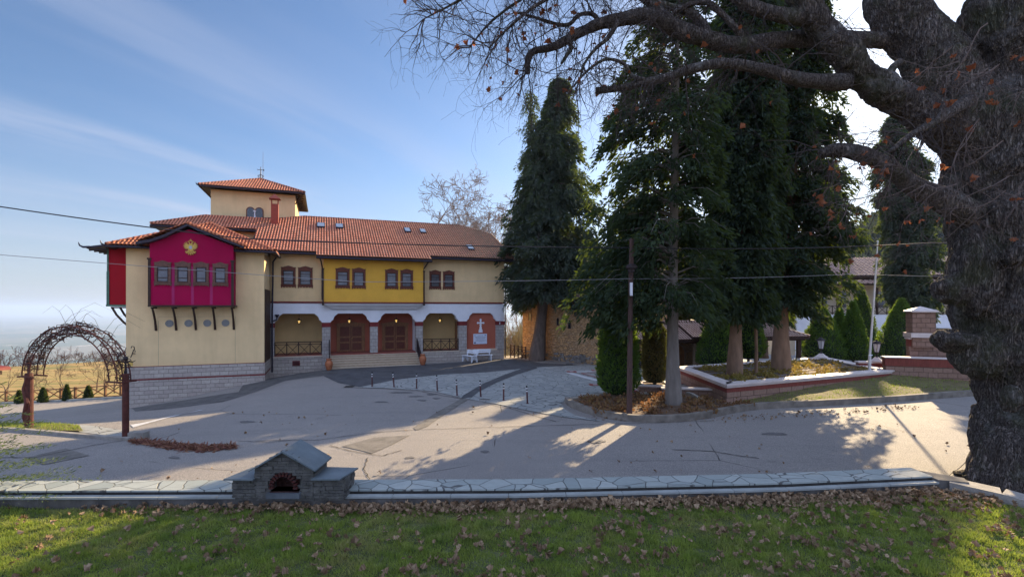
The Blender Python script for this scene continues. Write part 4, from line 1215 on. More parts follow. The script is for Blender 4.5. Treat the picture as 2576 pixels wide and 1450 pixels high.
def blades(name, X, Y, Z, hgt, wd, m, lean=.35, **tags):
    n = len(X); a = nr.uniform(0, 6.2832, n); b = nr.uniform(0, 6.2832, n)
    tf = np.sin(X*7.3+2*np.sin(Y*5.1))*np.sin(Y*8.7+2*np.sin(X*4.3))+.5*np.sin(X*19+Y*13)*np.sin(Y*23-X*9)
    h_ = nr.uniform(.5, 1.15, n)*hgt*np.clip(.85+.55*tf, .35, 1.9); ln_ = nr.uniform(0, lean, n)*h_
    base = np.stack([X, Y, Z], -1); side = np.stack([np.cos(a), np.sin(a), 0*a], -1)*(wd/2)
    tip = base+np.stack([np.cos(b)*ln_, np.sin(b)*ln_, h_], -1)
    V = np.stack([base-side, base+side, tip], 1)
    return fast_mesh(name, V, 3, m, **tags)
# grass, patchy
GR, t, p = new_mat('grass_blades')
gn = t.nodes.new('ShaderNodeNewGeometry')
v = objco(t)
col = mixc(t, gn.outputs['Random Per Island'], (.15,.21,.042), (.36,.40,.10))
dry = ramp(t, noise(t, v, .9, 5, .7), .48, .66, 0, .75)
col = mixc(t, dry, col, (.38,.31,.15))
col = mixc(t, ramp(t, noise(t, v, 7, 4, .65), .50, .68, 0, .75), col, (.30,.40,.05))
col = mixc(t, ramp(t, noise(t, v, 4.3, 4, .65), .54, .70, 0, .7), col, (.05,.11,.03))
col = mixc(t, ramp(t, noise(t, v, 2.3, 3, .6), .45, .7, 0, .6), col, (.07,.14,.028))
lk(t, col, p.inputs['Base Color']); p.inputs['Roughness'].default_value = .6; p.inputs['Specular IOR Level'].default_value = .2
tr = t.nodes.new('ShaderNodeBsdfTranslucent'); lk(t, mixc(t, .5, col, (.30,.38,.03)), tr.inputs[0])
ms = t.nodes.new('ShaderNodeMixShader'); ms.inputs[0].default_value = .45
lk(t, p.outputs[0], ms.inputs[1]); lk(t, tr.outputs[0], ms.inputs[2]); lk(t, ms.outputs[0], t.nodes['Material Output'].inputs[0])
NG = 330000
X = nr.uniform(-9, 9.7, NG); Y = nr.uniform(4.9, 8.2, NG)
k = in_poly(X, Y, lawn_poly) & (np.abs(X) < Y*1.12+.3)
# worn strip under the leaves along the wall
KF = [(a*FK, b*FK) for a, b in KY]
kyv = np.interp(X, [q[0] for q in KF], [q[1] for q in KF])
k &= nr.uniform(0, 1, NG) < np.where(X > 2.2, ss(.03, .6, kyv-Y), ss(-.04, .16, kyv-Y))+.04
X, Y = X[k], Y[k]
blades('grass', X, Y, lawnz(X, Y)-.005+.018*np.maximum(0, np.sin(X*5.1+np.sin(Y*3.3))*np.sin(Y*6.7+X)), .06, .011, GR, 1.1, kind='stuff')

# fallen oak leaves
def leafset(name, P, size, m, flat=.5, **tags):
    n = len(P)
    out_ = [(0,-.5),(.10,-.30),(.26,-.26),(.17,-.12),(.34,.0),(.20,.10),(.30,.26),(.13,.30),(0,.5)]
    prof_ = np.array(out_+[(-a, b) for a, b in reversed(out_[1:-1])])
    kk = len(prof_)
    s = nr.uniform(.45, 1.3, n)*size
    a = nr.uniform(0, 6.28, n); tl_ = nr.normal(0, flat*1.15, n); tl2 = nr.normal(0, flat*1.15, n); cu_ = nr.uniform(-1.0, 3.2, n)
    x = prof_[None, :, 0]*s[:, None]*1.1; y = prof_[None, :, 1]*s[:, None]
    z = cu_[:, None]*(x*x)/s[:, None]*1.8+nr.uniform(-.5, 1.6, n)[:, None]*(y*y)/s[:, None]+.12*np.sin(y/s[:, None]*9+x/s[:, None]*7)*s[:, None]
    y2 = y*np.cos(tl_)[:, None]-z*np.sin(tl_)[:, None]; z2 = y*np.sin(tl_)[:, None]+z*np.cos(tl_)[:, None]
    x3 = x*np.cos(tl2)[:, None]-z2*np.sin(tl2)[:, None]; z3 = x*np.sin(tl2)[:, None]+z2*np.cos(tl2)[:, None]
    x4 = x3*np.cos(a)[:, None]-y2*np.sin(a)[:, None]; y4 = x3*np.sin(a)[:, None]+y2*np.cos(a)[:, None]
    V = np.stack([x4, y4, z3-z3.min(1, keepdims=True)*.8], -1)+P[:, None, :]
    # quads across the leaf so it can curl
    idx = []
    for i in range(1, 8): pass
    q = []
    for i in range(8):
        l0, l1 = i, i+1; r0, r1 = (kk-i) % kk, kk-i-1
        q.append((l0, l1, r1, r0))
    Q = V[:, np.array(q), :].reshape(-1, 4, 3)
    return fast_mesh(name, Q, 4, m, **tags)
LF = mat_leaf('dead_leaf', [(.20,.125,.07), (.44,.32,.20), (.11,.06,.035)], .15, .75, 1.5, (.30,.17,.08))
n1 = 4700
X = nr.uniform(-8.6, 9.4, n1); Y = nr.uniform(4.9, 8.1, n1)
den = .10+.75*ss(-7, 2, X)*(.25+.9*ss(-.1, .6, np.sin(X*3.1+Y*3.7+np.sin(X*2))*np.sin(X*1.7-Y*4.4)))
k = in_poly(X, Y, lawn_poly) & (nr.uniform(0, 1, n1) < den)
X, Y = X[k], Y[k]
n2 = 2300; X2 = nr.uniform(-6.5, 7.6, n2); D2 = np.abs(nr.normal(0, .16, n2))+.02
D2 *= (1+ss(2, 7, X2)*1.2); Y2 = np.interp(X2, [q[0] for q in KF], [q[1] for q in KF])-D2
k2 = nr.uniform(0, 1, n2) < .15+ss(-6.5, 0, X2)
X = np.r_[X, X2[k2]]; Y = np.r_[Y, Y2[k2]]
leafset('fallen_leaves', np.stack([X, Y, lawnz(X, Y)+.028+nr.uniform(0, .022, len(X))], -1), .092, LF, .6, kind='stuff')
# a few blown on to the road
n3 = 260; X3 = nr.uniform(3, 17, n3); Y3 = 19.3+nr.uniform(-.8, .1, n3)+ (X3-9)*.25*(X3 > 9)+0*X3
n4 = 120; X4 = nr.uniform(-12, 14, n4); Y4 = nr.uniform(11.5, 22, n4)
X = np.r_[X3, X4]; Y = np.r_[Y3, Y4]
leafset('road_leaves', np.stack([X, Y, gzv(X, Y)+.02], -1), .10, LF, .35, kind='stuff')

# ================================================================== planted island, kerbs, bollards
isl = [ (1421,1012),(1436,1024),(1480,1040),(1530,1052),(1600,1061),(1700,1061),(1790,1050),(1889,1031),(2040,1022),(2250,1010),(2436,996),(2560,990)]
bk = [(2560,960),(2234,960),(1838,1012),(1770,1010),(1722,985),(1640,988),(1560,988),(1500,992),(1450,1000)]
KI = [gp(*q) for q in isl]
kb = thing('concrete_kerb', 'long curved concrete kerb around the planting bed and sloping grass', 'kerb', tuple(KI[4]))
o_ = KI[4]
def strip_wall(g, pts, wd, z0, z1, org, zf=gz, side=1):
    pts = [Vector(p) for p in pts]; n = len(pts); Ls = []
    for i, p in enumerate(pts):
        d = pts[min(i+1, n-1)]-pts[max(i-1, 0)]; d.z = 0; d.normalize(); nn = Vector((-d.y, d.x, 0))*wd*side
        zb = zf(p.x, p.y)
        Ls.append([Vector((p.x, p.y, zb+z0))-org, Vector((p.x+nn.x, p.y+nn.y, zb+z0))-org, Vector((p.x+nn.x, p.y+nn.y, zb+z1))-org, Vector((p.x, p.y, zb+z1))-org])
    V = [q for L_ in Ls for q in L_]; F = []
    for i in range(n-1):
        a = 4*i; b = a+4
        for j in range(4): F.append((a+j, a+(j+1) % 4, b+(j+1) % 4, b+j))
    F += [(0,1,2,3), (4*n-1, 4*n-2, 4*n-3, 4*n-4)]
    g.add(V, F)
def smooth_pts(P, k=4):
    P = [Vector(p) for p in P]; o = []
    for i in range(len(P)-1):
        p0, p1, p2, p3 = P[max(i-1,0)], P[i], P[i+1], P[min(i+2, len(P)-1)]
        for j in range(k):
            t_ = j/k
            o.append(.5*((2*p1)+(p2-p0)*t_+(2*p0-5*p1+4*p2-p3)*t_*t_+(3*p1-p0-3*p2+p3)*t_**3))
    return o+[P[-1]]
KS = smooth_pts(KI)
g = M(); strip_wall(g, KS, .22, -.2, .26, o_); g.build('kerb_body', mat('old_concrete', (.20,.175,.145), .45, 2.5, .9, .02, 30), kb)
BKP = [gp(*q, .2) for q in bk[3:]]
g = M(); strip_wall(g, smooth_pts(BKP+[KI[0]]), .14, -.2, .24, o_, side=-1); g.build('kerb_body', mat('pale_old_concrete', (.36,.33,.28), .3, 3, .85, .01, 30), kb)
inner = [KS[0]]+KS[:]
bed_poly = [ (p.x, p.y) for p in KS[:31]] + [(9.3, 21.4), (9.0, 22.2)] + [(p.x, p.y) for p in BKP[1:]]
drape('soil_bed', bed_poly, .16, EARTH, .5)

# sloping grass patch in front of the planter
A1 = Vector((9.46, 21.9, 0)); D1 = Vector((20.5, 26.9, 0))
gp_poly = [(p.x, p.y) for p in KS[28:]]+[(40, 32), (28, 31), (24, 28.6), (20.5, 27.0), (9.46, 22.1)]
def patchz(x, y):
    b = gzv(x, y)
    yk = np.interp(x, [p.x for p in KS[20:]], [p.y for p in KS[20:]]); yp = 21.9+(x-9.46)*.453
    t_ = np.clip((y-yk)/np.maximum(yp-yk, .6), 0, 1.4)
    return b*(1-t_)+.18*(1-t_)+t_*np.interp(x, [9.5, 13, 20.5, 30], [-.02, .28, .62, .7])+.03*np.sin(x*2)*np.sin(y*2.3)
GSOIL = mat('bank_soil', (.14,.115,.05), .4, 2, .95, .02, 20)
drape('bank', gp_poly, 0., GSOIL, .5, zf=patchz)
X = nr.uniform(9, 30, 80000); Y = nr.uniform(19.5, 31, 80000); k = in_poly(X, Y, gp_poly) & (nr.uniform(0, 1, 80000) < .55+.5*np.sin(X*1.1+2)*np.sin(Y*1.7)); X, Y = X[k], Y[k]
blades('grass', X, Y, patchz(X, Y)-.01, .075, .028, GR, .7, kind='stuff')

# raised planter
STB = mat_blocks('tufa_blocks', (.34,.215,.16), (.27,.165,.12), (.10,.06,.045), .42, .26, .012, var=.65, bmp=.03)
BRB = mat('red_brick_band', (.22,.055,.04), .3, 5, .8, .02, 40, stretch=(4,4,.5))
MOLD = mat('pale_moulding', (.62,.54,.50), .12, 3, .6, .002)
CP_ = [Vector((9.46,21.9,0)), Vector((20.5,26.9,0)), Vector((21.5,34.3,0)), Vector((9.57,28.5,0))]
pln = thing('raised_planter', 'big raised planter with white moulded rim, red brick band and tree trunks', 'planter', tuple(CP_[0]))
g = M(); b_ = M(); c_ = M(); c2_ = M()
for i in range(4):
    p, q = CP_[i], CP_[(i+1) % 4]; d = (q-p).normalized(); n = Vector((-d.y, d.x, 0)); L_ = (q-p).length
    def seg(mm, o0, wd, z0, z1, e0=0, e1=0):
        a = p-CP_[0]+n*o0-d*e0; bb = q-CP_[0]+n*o0+d*e1
        mm.slab([(a.x,a.y),(bb.x,bb.y),(bb.x+n.x*wd-d.x*wd,bb.y+n.y*wd-d.y*wd),(a.x+n.x*wd+d.x*wd,a.y+n.y*wd+d.y*wd)], z0, z1)
    seg(g, .0, .3, -.9, .50); seg(b_, -.012, .3, .501, .70, .012, .012)
    seg(c_, -.05, .36, .701, .76, .05, .05); seg(c_, -.09, .4, .761, .81, .09, .09); seg(c_, -.13, .62, .811, .875, .13, .13)
g.build('block_wall', STB, pln); b_.build('brick_band', BRB, pln); c_.build('rim_moulding', MOLD, pln)
ctr = (CP_[0]+CP_[1]+CP_[2]+CP_[3])/4
M().slab([((p.x-ctr.x)*.95+ctr.x-CP_[0].x, (p.y-ctr.y)*.95+ctr.y-CP_[0].y) for p in CP_], .5, .76).build('soil', EARTH, pln)

# dry bedding plants (roses and ground cover)
def clumps(name, pts, size, n, m, h_=.3, **tags):
    P = []
    for p in pts:
        c = np.array(p); q = nr.normal(0, 1, (n, 3))*np.array([size, size, size*.45])*.5+c
        q[:, 2] = c[2]+np.abs(q[:, 2]-c[2])+.02; P.append(q)
    P = np.concatenate(P); d = nr.normal(0, 1, P.shape); d[:, 2] = np.abs(d[:, 2]); d /= np.linalg.norm(d, axis=1)[:, None]
    return sprays(name, P, d, .11, .055, m, **tags)
def sprays(name, P, D_, L_, W_l, m, parent=None, jit=.4, **tags):
    n = len(P); L_ = L_*nr.uniform(1-jit, 1+jit, n)[:, None]; Wd = W_l*nr.uniform(1-jit, 1+jit, n)[:, None]
    r_ = nr.normal(0, 1, (n, 3)); s = np.cross(D_, r_); s /= np.linalg.norm(s, axis=1)[:, None]+1e-9
    V = np.stack([P, P+D_*L_*.45+s*Wd, P+D_*L_, P+D_*L_*.45-s*Wd], 1)
    return fast_mesh(name, V, 4, m, parent, **tags)
BED = mat_leaf('dry_bedding', [(.21,.105,.055), (.25,.17,.06), (.11,.055,.035)], .3, .8, .8, (.35,.16,.06))
BEDG = mat_leaf('green_bedding', [(.26,.20,.05), (.16,.17,.04), (.30,.16,.05)], .35, .8, .8, (.34,.24,.06))
pts = []
while len(pts) < 75:
    x, y = rnd.uniform(3, 10), rnd.uniform(19, 23.5)
    if in_poly(np.array([x]), np.array([y]), bed_poly)[0]: pts.append((x, y, gz(x, y)+.15))
clumps('bedding_plants', pts, .30, 34, BED, kind='stuff')
pts = []
while len(pts) < 150:
    a, b = rnd.random(), rnd.random(); p = CP_[0].lerp(CP_[1], a).lerp(CP_[3].lerp(CP_[2], a), b); p = ctr+(p-ctr)*.86
    pts.append((p.x, p.y, .75))
clumps('bedding_plants', pts, .34, 26, BEDG, kind='stuff')
# dripping hoses on the beds
hs = M()
for i in range(7):
    a = .12+.12*i; p = CP_[0].lerp(CP_[3], a)+Vector((.6,.1,0)); q = CP_[1].lerp(CP_[2], a)-Vector((.6,.1,0)); hs.tube([(p.x,p.y,.79),(q.x,q.y,.79)], .018, 5)
tag(hs.build('watering_hoses', mat('hose_grey', (.25,.25,.26), .2, 5, .6, 0)), 'parallel grey drip hoses laid across the raised planter bed', 'hoses')
dg = []
for i in range(2000):
    t_ = rnd.random(); a = gp(333+258*t_, 1106+22*math.sin(t_*2.2)+(4 if t_ < .1 else 0)+rnd.gauss(0, 4.5*(1-abs(t_-.5))))
    dg.append((a.x, a.y, a.z+.012+rnd.random()*.035))
dd = nr.normal(0, 1, (len(dg), 3)); dd[:, 2] = np.abs(dd[:, 2])*.8; dd /= np.linalg.norm(dd, axis=1)[:, None]
dd[:, 2] *= .35; dd = norm(dd)
sprays('dry_groundcover', np.array(dg), dd, .17, .020, mat_leaf('dry_straw', [(.17,.065,.05), (.30,.16,.09), (.09,.03,.03)], .2, .8, 2, (.3,.15,.08)), kind='stuff')

# striped bollards
BOL = mat('bollard_brown', (.085,.030,.030), .2, 5, .5, 0); BOLW = mat('bollard_white', (.62,.62,.62), .1, 5, .5, 0); BOLK = mat('bollard_black', (.02,.02,.02), .1, 5, .5, 0)
bps = [(936,971),(991.5,972),(1048,975.5),(1100,980.5),(1150,994),(1209.5,996.5),(1267,1005.5),(1327,1013.5)]
bl = ['leftmost striped brown bollard beside the porch steps', 'second striped bollard from the left on the paving edge', 'third striped bollard from the left on the paving edge',
      'fourth striped bollard from the left, left of the middle of the row', 'fifth striped bollard from the left, just left of the dark asphalt seam', 'sixth striped bollard, right at the dark asphalt seam',
      'seventh striped bollard, next to last on the right, in sunlight', 'rightmost striped bollard standing in full sun nearest the planting bed']
b0 = None
tilts = [(0,0),(0,-.10),(0,0),(.02,-.04),(0,-.05),(0,-.05),(0,0),(0,-.05)]
for i, q in enumerate(bps):
    p = gp(*q, .02); p.z += .02
    if b0 is None:
        b0 = thing('bollard', bl[0], 'bollard', p, 0, 'striped bollards along the paving'); H_ = .78
        M().lathe([(.036,-.1),(.036,.52)], k=12).lathe([(.07,-.02),(.07,.012),(.037,.02)], k=12).build('post', BOL, b0)
        g = M(); 
        for z in (.521, .641): g.lathe([(.0362,z),(.0362,z+.055)], k=12)
        g.build('white_band', BOLW, b0)
        g = M()
        for z in (.577, .697): g.lathe([(.036,z),(.036,z+.062)], k=12)
        g.lathe([(.036,.76),(.03,.785),(0,.79)], k=12)
        g.build('black_band', BOLK, b0); r_ = b0
    else: r_ = dup(b0, p, 0, bl[i])
    r_.rotation_euler = (tilts[i][0], tilts[i][1], 0)

# benches
def bench(loc, rz, label):
    b = thing('bench', label, 'bench', loc, rz, 'white slatted benches')
    g = M()
    for i in range(3): g.box(-.72, .72, -.42+.13*i, -.31+.13*i, .42, .455)
    g.build('seat', WPAINT, b)
    g = M()
    for z in (.60, .74): g.add([(-.72,.02+(z-.45)*.25,z),(.72,.02+(z-.45)*.25,z),(.72,.045+(z-.45)*.25+.02,z+.10),(-.72,.045+(z-.45)*.25+.02,z+.10),(-.72,.05+(z-.45)*.25,z),(.72,.05+(z-.45)*.25,z),(.72,.075+(z-.45)*.25+.02,z+.10),(-.72,.075+(z-.45)*.25+.02,z+.10)],
              [(0,1,2,3),(7,6,5,4),(0,4,5,1),(3,2,6,7),(0,3,7,4),(1,5,6,2)])
    g.build('backrest', WPAINT, b)
    for s in (-.58, .58):
        g = M(); 
        g.prism([(0,0),(0,0)], 0, 0) if False else None
        V = [(-.46,0),(-.38,0),(-.30,.16),(-.18,.26),(-.06,.16),(.02,0),(.12,0),(.06,.42),(.17,.86),(.10,.86),(.0,.46),(-.02,.42),(-.42,.42)]
        g.add([(s-.03, y, z) for y, z in V]+[(s+.03, y, z) for y, z in V], [tuple(range(13)), tuple(range(25, 12, -1))]+[(i, i+13, (i+1) % 13+13, (i+1) % 13) for i in range(13)])
        g.build('leg', WPAINT, b)
    return b
p = bw(14.75, -.75); p.z = gz(p.x, p.y)+.015
bench(p, BR, 'white slatted bench set against the stone plinth under the plaque')
p = bw(13.78, -1.15); p.z = gz(p.x, p.y)+.015
bench(p, BR-math.pi/2+.35, 'white slatted bench turned end-on in front of the other bench')
# terracotta jars
def jar(u, v, lab):
    p = bw(u, v); z = gz(p.x, p.y)+.013
    o = M().lathe([(.0,0),(.13,0),(.16,.05),(.23,.28),(.25,.42),(.22,.56),(.16,.64),(.15,.70),(.19,.74),(.19,.77),(.14,.77),(.13,.68),(0,.66)], k=24).build('jar', VASE, smooth=True)
    o.location = (p.x, p.y, z); tag(o, lab, 'jar', 'terracotta jars beside the steps')
jar(3.70, -2.05, 'large terracotta jar at the left foot of the steps'); jar(9.95, -1.98, 'large terracotta jar at the right foot of the steps')

# gap fence beside the building, going down steps
fn = thing('railing_fence', 'dark timber cross-braced railing stepping down right of the cream building', 'fence', bw(17.2, 0, 0))
g = M(); P0, P1 = Vector((.15,1.2,.85-.6)), Vector((1.35,-.2,.18))
for i in range(5):
    a = P0.lerp(P1, i/4); g2 = M().box(a.x-.05, a.x+.05, a.y-.05, a.y+.05, a.z-.5, a.z+1.02).build('post', WOODD, fn)
for z in (.92, .72, .12): g.bar(P0+Vector((0,0,z)), P1+Vector((0,0,z)), .05)
for i in range(4):
    a, b = P0.lerp(P1, i/4), P0.lerp(P1, (i+1)/4); g.bar(a+Vector((0,0,.12)), b+Vector((0,0,.72)), .035); g.bar(a+Vector((0,0,.72)), b+Vector((0,0,.12)), .035)
g.build('rails', WOODD, fn)

# ================================================================== left side: rose arch, fence, small shelter
RUST = mat('rusty_iron', (.085,.024,.018), .45, 7, .7, .004, 50)
VINE = mat('vine_stem', (.060,.035,.032), .4, 9, .9, 0)
pr = gp(316,1103); plf = gp(72,1072)
plf = Vector((-17.5, 18.0, gz(-17.5, 18.0)))
ra = thing('rose_arch', 'rusty metal arch covered in bare climbing rose stems on two posts', 'arch', tuple(plf))
g = M(); g.lathe([(.13,-.3),(.13,1.95),(.11,2.05)], k=12); g.tube([(.0,-.02,0),(-.10,-.05,.5),(.05,-.12,1.0),(-.08,-.1,1.5),(.06,-.08,2.0)], [.08,.09,.08,.07,.06], 7)
g.build('post', RUST, ra)
R_ = pr-plf
g = M(); g.lathe([(.10,-.3),(.10,2.12),(.12,2.13),(.12,2.17),(0,2.2)], tuple(R_), 14); g.build('post', RUST, ra)
zs = 1.95
ax_ = Vector((R_.x, R_.y, 0)); Lx = ax_.length; ax_.normalize(); ay_ = Vector((-ax_.y, ax_.x, 0))
def arc(r_, hh, dy, n=40, t0=0, t1=math.pi):
    return [ax_*(Lx/2-.02-math.cos(t_)*r_)+ay_*dy+Vector((0,0,zs+math.sin(t_)*hh)) for t_ in np.linspace(t0, t1, n)]
r1_, r2_ = Lx/2-.05, Lx/2-.42
g = M()
for dy in (-.22, .22):
    for r_, hh in ((r1_, r1_*.78), (r2_, r2_*.80)): g.tube(arc(r_, hh, dy), .022, 5)
for i in range(1, 24):
    t_ = math.pi*i/24
    a = ax_*(Lx/2-.02-math.cos(t_)*r1_)+Vector((0,0,zs+math.sin(t_)*r1_*.78)); b = ax_*(Lx/2-.02-math.cos(t_)*r2_)+Vector((0,0,zs+math.sin(t_)*r2_*.8))
    for dy in (-.22, .22): g.tube([a+ay_*dy, b+ay_*dy], .010, 4)
    g.tube([a-ay_*.22, a+ay_*.22], .012, 4)
for q, s in ((Vector((.05,0,zs)), 1), (R_+Vector((-.05,0,zs-R_.z)), -1)):
    g.bar(q-ax_*.15*s-ay_*.3, q-ax_*.15*s+ay_*.3, .05); g.bar(q-ax_*.2*s-ay_*.22, q+ax_*.5*s-ay_*.22, .05); g.bar(q-ax_*.2*s+ay_*.22, q+ax_*.5*s+ay_*.22, .05)
g.build('hoop', RUST, ra)
# eagle-like finials
for q in (Vector((0,0,2.0)), R_+Vector((0,0,2.2))):
    g = M(); g.tube([q, q+Vector((0,0,.25)), q+Vector((0,0,.42))], [.05,.03,.03], 6); g.lathe([(0,.40),(.06,.43),(.08,.49),(.05,.55),(0,.57)], tuple(q), 9)
    for s in (-1, 1):
        g.tube([q+Vector((0,0,.34)), q+Vector((s*.12,0,.40)), q+Vector((s*.22,0,.37)), q+Vector((s*.34,0,.43))], [.03,.03,.02,.006], 5)
        g.tube([q+Vector((0,0,.25)), q+Vector((s*.14,0,.30)), q+Vector((s*.17,0,.20)), q+Vector((s*.08,0,.17))], .016, 5)
    g.build('finial', IRON, ra)
g = M(); vr_ = random.Random(5)
for i in range(150):
    t0 = vr_.uniform(.02, 2.0) if vr_.random() < .8 else vr_.uniform(2.0, 3.1); t1 = min(3.12, t0+vr_.uniform(.12, .5)); n = 6; P = []
    rr0 = vr_.uniform(r2_-.05, r1_+.10); dy = vr_.uniform(-.28, .28)
    for j in range(n):
        t_ = t0+(t1-t0)*j/(n-1); r_ = rr0+vr_.uniform(-.10, .12)
        P.append(ax_*(Lx/2-math.cos(t_)*r_)+ay_*(dy+vr_.uniform(-.08,.08))+Vector((0,0,zs+math.sin(t_)*r_*.79)))
    g.tube(P, [vr_.uniform(.008,.018)]*(n-1)+[.004], 4, False)
for i in range(150):
    t_ = vr_.uniform(.1, 3.0); r_ = vr_.uniform(r2_, r1_+.05); a = ax_*(Lx/2-math.cos(t_)*r_)+ay_*vr_.uniform(-.25,.25)+Vector((0,0,zs+math.sin(t_)*r_*.79))
    d = Vector((vr_.gauss(0,1), vr_.gauss(0,1), vr_.gauss(.35,.8))).normalized(); L_ = vr_.uniform(.08, .22)
    g.tube([a, a+d*L_*.5, a+d*L_+Vector((0,0,-.03))], [.006,.005,.003], 3, False)
for i in range(9):
    t_ = vr_.uniform(1.2, 2.5); a = ax_*(Lx/2-math.cos(t_)*r1_)+Vector((0,0,zs+math.sin(t_)*r1_*.78)); s = vr_.choice((-1,1,1)); L_ = vr_.uniform(.9, 2.3); hh = vr_.uniform(.3, .9)
    g.tube([a, a+ax_*s*L_*.3+Vector((0,0,hh*.7)), a+ax_*s*L_*.6+Vector((0,0,hh*.95)), a+ax_*s*L_+Vector((0,0,hh*.6))], [.006,.005,.004,.002], 3, False)
g.build('rose_stems', VINE, ra)
M().box(R_.x+.1, R_.x+.62, R_.y-.05, R_.y+.25, R_.z-.3, R_.z+.22).build('footing', KERB, ra)
# kerb and verge at the left
kl = [Vector((x, y, 0)) for x, y in ((-26,18.6),(-20.5,18.2),(-18.4,17.9),(-16.8,17.4),(-14.8,16.9),(-12.6,16.3))]
kk_ = thing('concrete_kerb', 'low grey kerb running left from the foot of the rose arch', 'kerb', (kl[2].x, kl[2].y, gz(kl[2].x, kl[2].y)))
g = M(); strip_wall(g, smooth_pts(kl), .16, -.2, .10, Vector(kk_.location)); g.build('kerb_body', KERB, kk_)
vp = [(-26,18.75),(-20.5,18.35),(-18.4,18.05),(-16.9,17.6),(-15.2,17.6),(-16.3,18.7),(-18.5,19.6),(-21,20.4),(-26,20.6)]
drape('verge', vp, .06, GSOIL, .5)
X = nr.uniform(-26,-15,16000); Y = nr.uniform(17.4,20.6,16000); k = in_poly(X, Y, vp); X, Y = X[k], Y[k]
blades('grass', X, Y, gzv(X, Y)+.05, .09, .02, GR, .8, kind='stuff')
# roofed post at the far left edge
sp = gp(6, 1042); sp = Vector((-20.35, 19.55, gz(-20.35, 19.55)+.0))
sp.x -= .3; sp.z += .38
sh = thing('notice_shelter', 'brown post with little red tiled roof at the left edge', 'shelter', tuple(sp))
M().box(-.12,.10,-.1,.1,-.7,1.75).build('post', WOODD, sh); M().box(-.1,.08,-.5,.5,1.6,1.75).build('beam', WOODD, sh)
M().add([(-.9,-.6,1.90),(.30,-.6,1.84),(.34,.6,1.78),(-.9,.6,1.86),(-.9,-.6,2.02),(.30,-.6,1.92),(.30,.6,1.92),(-.9,.6,2.02)], [(0,3,2,1),(4,5,6,7),(0,1,5,4),(1,2,6,5),(2,3,7,6),(3,0,4,7)]).build('roof', BRICKPAINT, sh)

# field fence
FW = mat('fence_wood', (.16,.075,.032), .35, 5, .7, 0)
fl = thing('timber_fence', 'brown timber fence with crossed braces along the field edge', 'fence', (-38, 42, gz(-38, 42)))
fo = Vector(fl.location); g = M()
F0, F1 = Vector((-47, 45.0, 0)), Vector((-27, 39.2, 0)); nF = 12
P = []
for i in range(nF+1):
    q = F0.lerp(F1, i/nF); z = min(gz(q.x, q.y), float(far_z(np.array([q.x]), np.array([q.y]))[0])+.3) if False else gz(q.x, q.y); P.append(Vector((q.x, q.y, z)))
    a = P[-1]-fo; M().box(a.x-.07, a.x+.07, a.y-.07, a.y+.07, a.z-.5, a.z+1.12).build('post', FW, fl)
for a, b in zip(P[:-1], P[1:]):
    a, b = a-fo, b-fo
    for z in (1.02, .14): g.bar(a+Vector((0,0,z)), b+Vector((0,0,z)), .10, .08)
    g.bar(a+Vector((0,0,.18)), b+Vector((0,0,.98)), .06); g.bar(a+Vector((0,.05,.98)), b+Vector((0,.05,.18)), .06)
g.build('rails', FW, fl)
kf = thing('concrete_kerb', 'pale kerb line below the timber field fence', 'kerb', tuple(P[6]-Vector((0,.9,0))))
g = M(); strip_wall(g, [Vector((p.x, p.y-1.1, 0)) for p in P], .25, -.2, .14, Vector(kf.location)); g.build('kerb_body', LIGHTK, kf)

# ================================================================== trees
BARK = mat('conifer_bark', (.13,.095,.075), .4, 5, .95, .03, 18, stretch=(1,1,.25))
BARKP = mat('pale_bark', (.20,.175,.15), .35, 4, .95, .03, 16, stretch=(1,1,.25))
BARKW = mat('warm_bark', (.22,.14,.09), .35, 4, .95, .03, 16, stretch=(1,1,.25))
FOLA = mat_leaf('cedar_foliage', [(.040,.055,.045), (.065,.080,.062), (.025,.036,.030)], .25, .8, .5)
FOLB = mat_leaf('fir_foliage', [(.018,.034,.020), (.040,.060,.028), (.010,.020,.012)], .20, .8, .5)
FOLC = mat_leaf('cypress_foliage', [(.020,.036,.023), (.036,.054,.032), (.011,.020,.013)], .22, .8, .5)
FOLCONE = mat_leaf('thuja_foliage', [(.06,.125,.026), (.11,.19,.04), (.04,.08,.022)], .5, .75, .8)

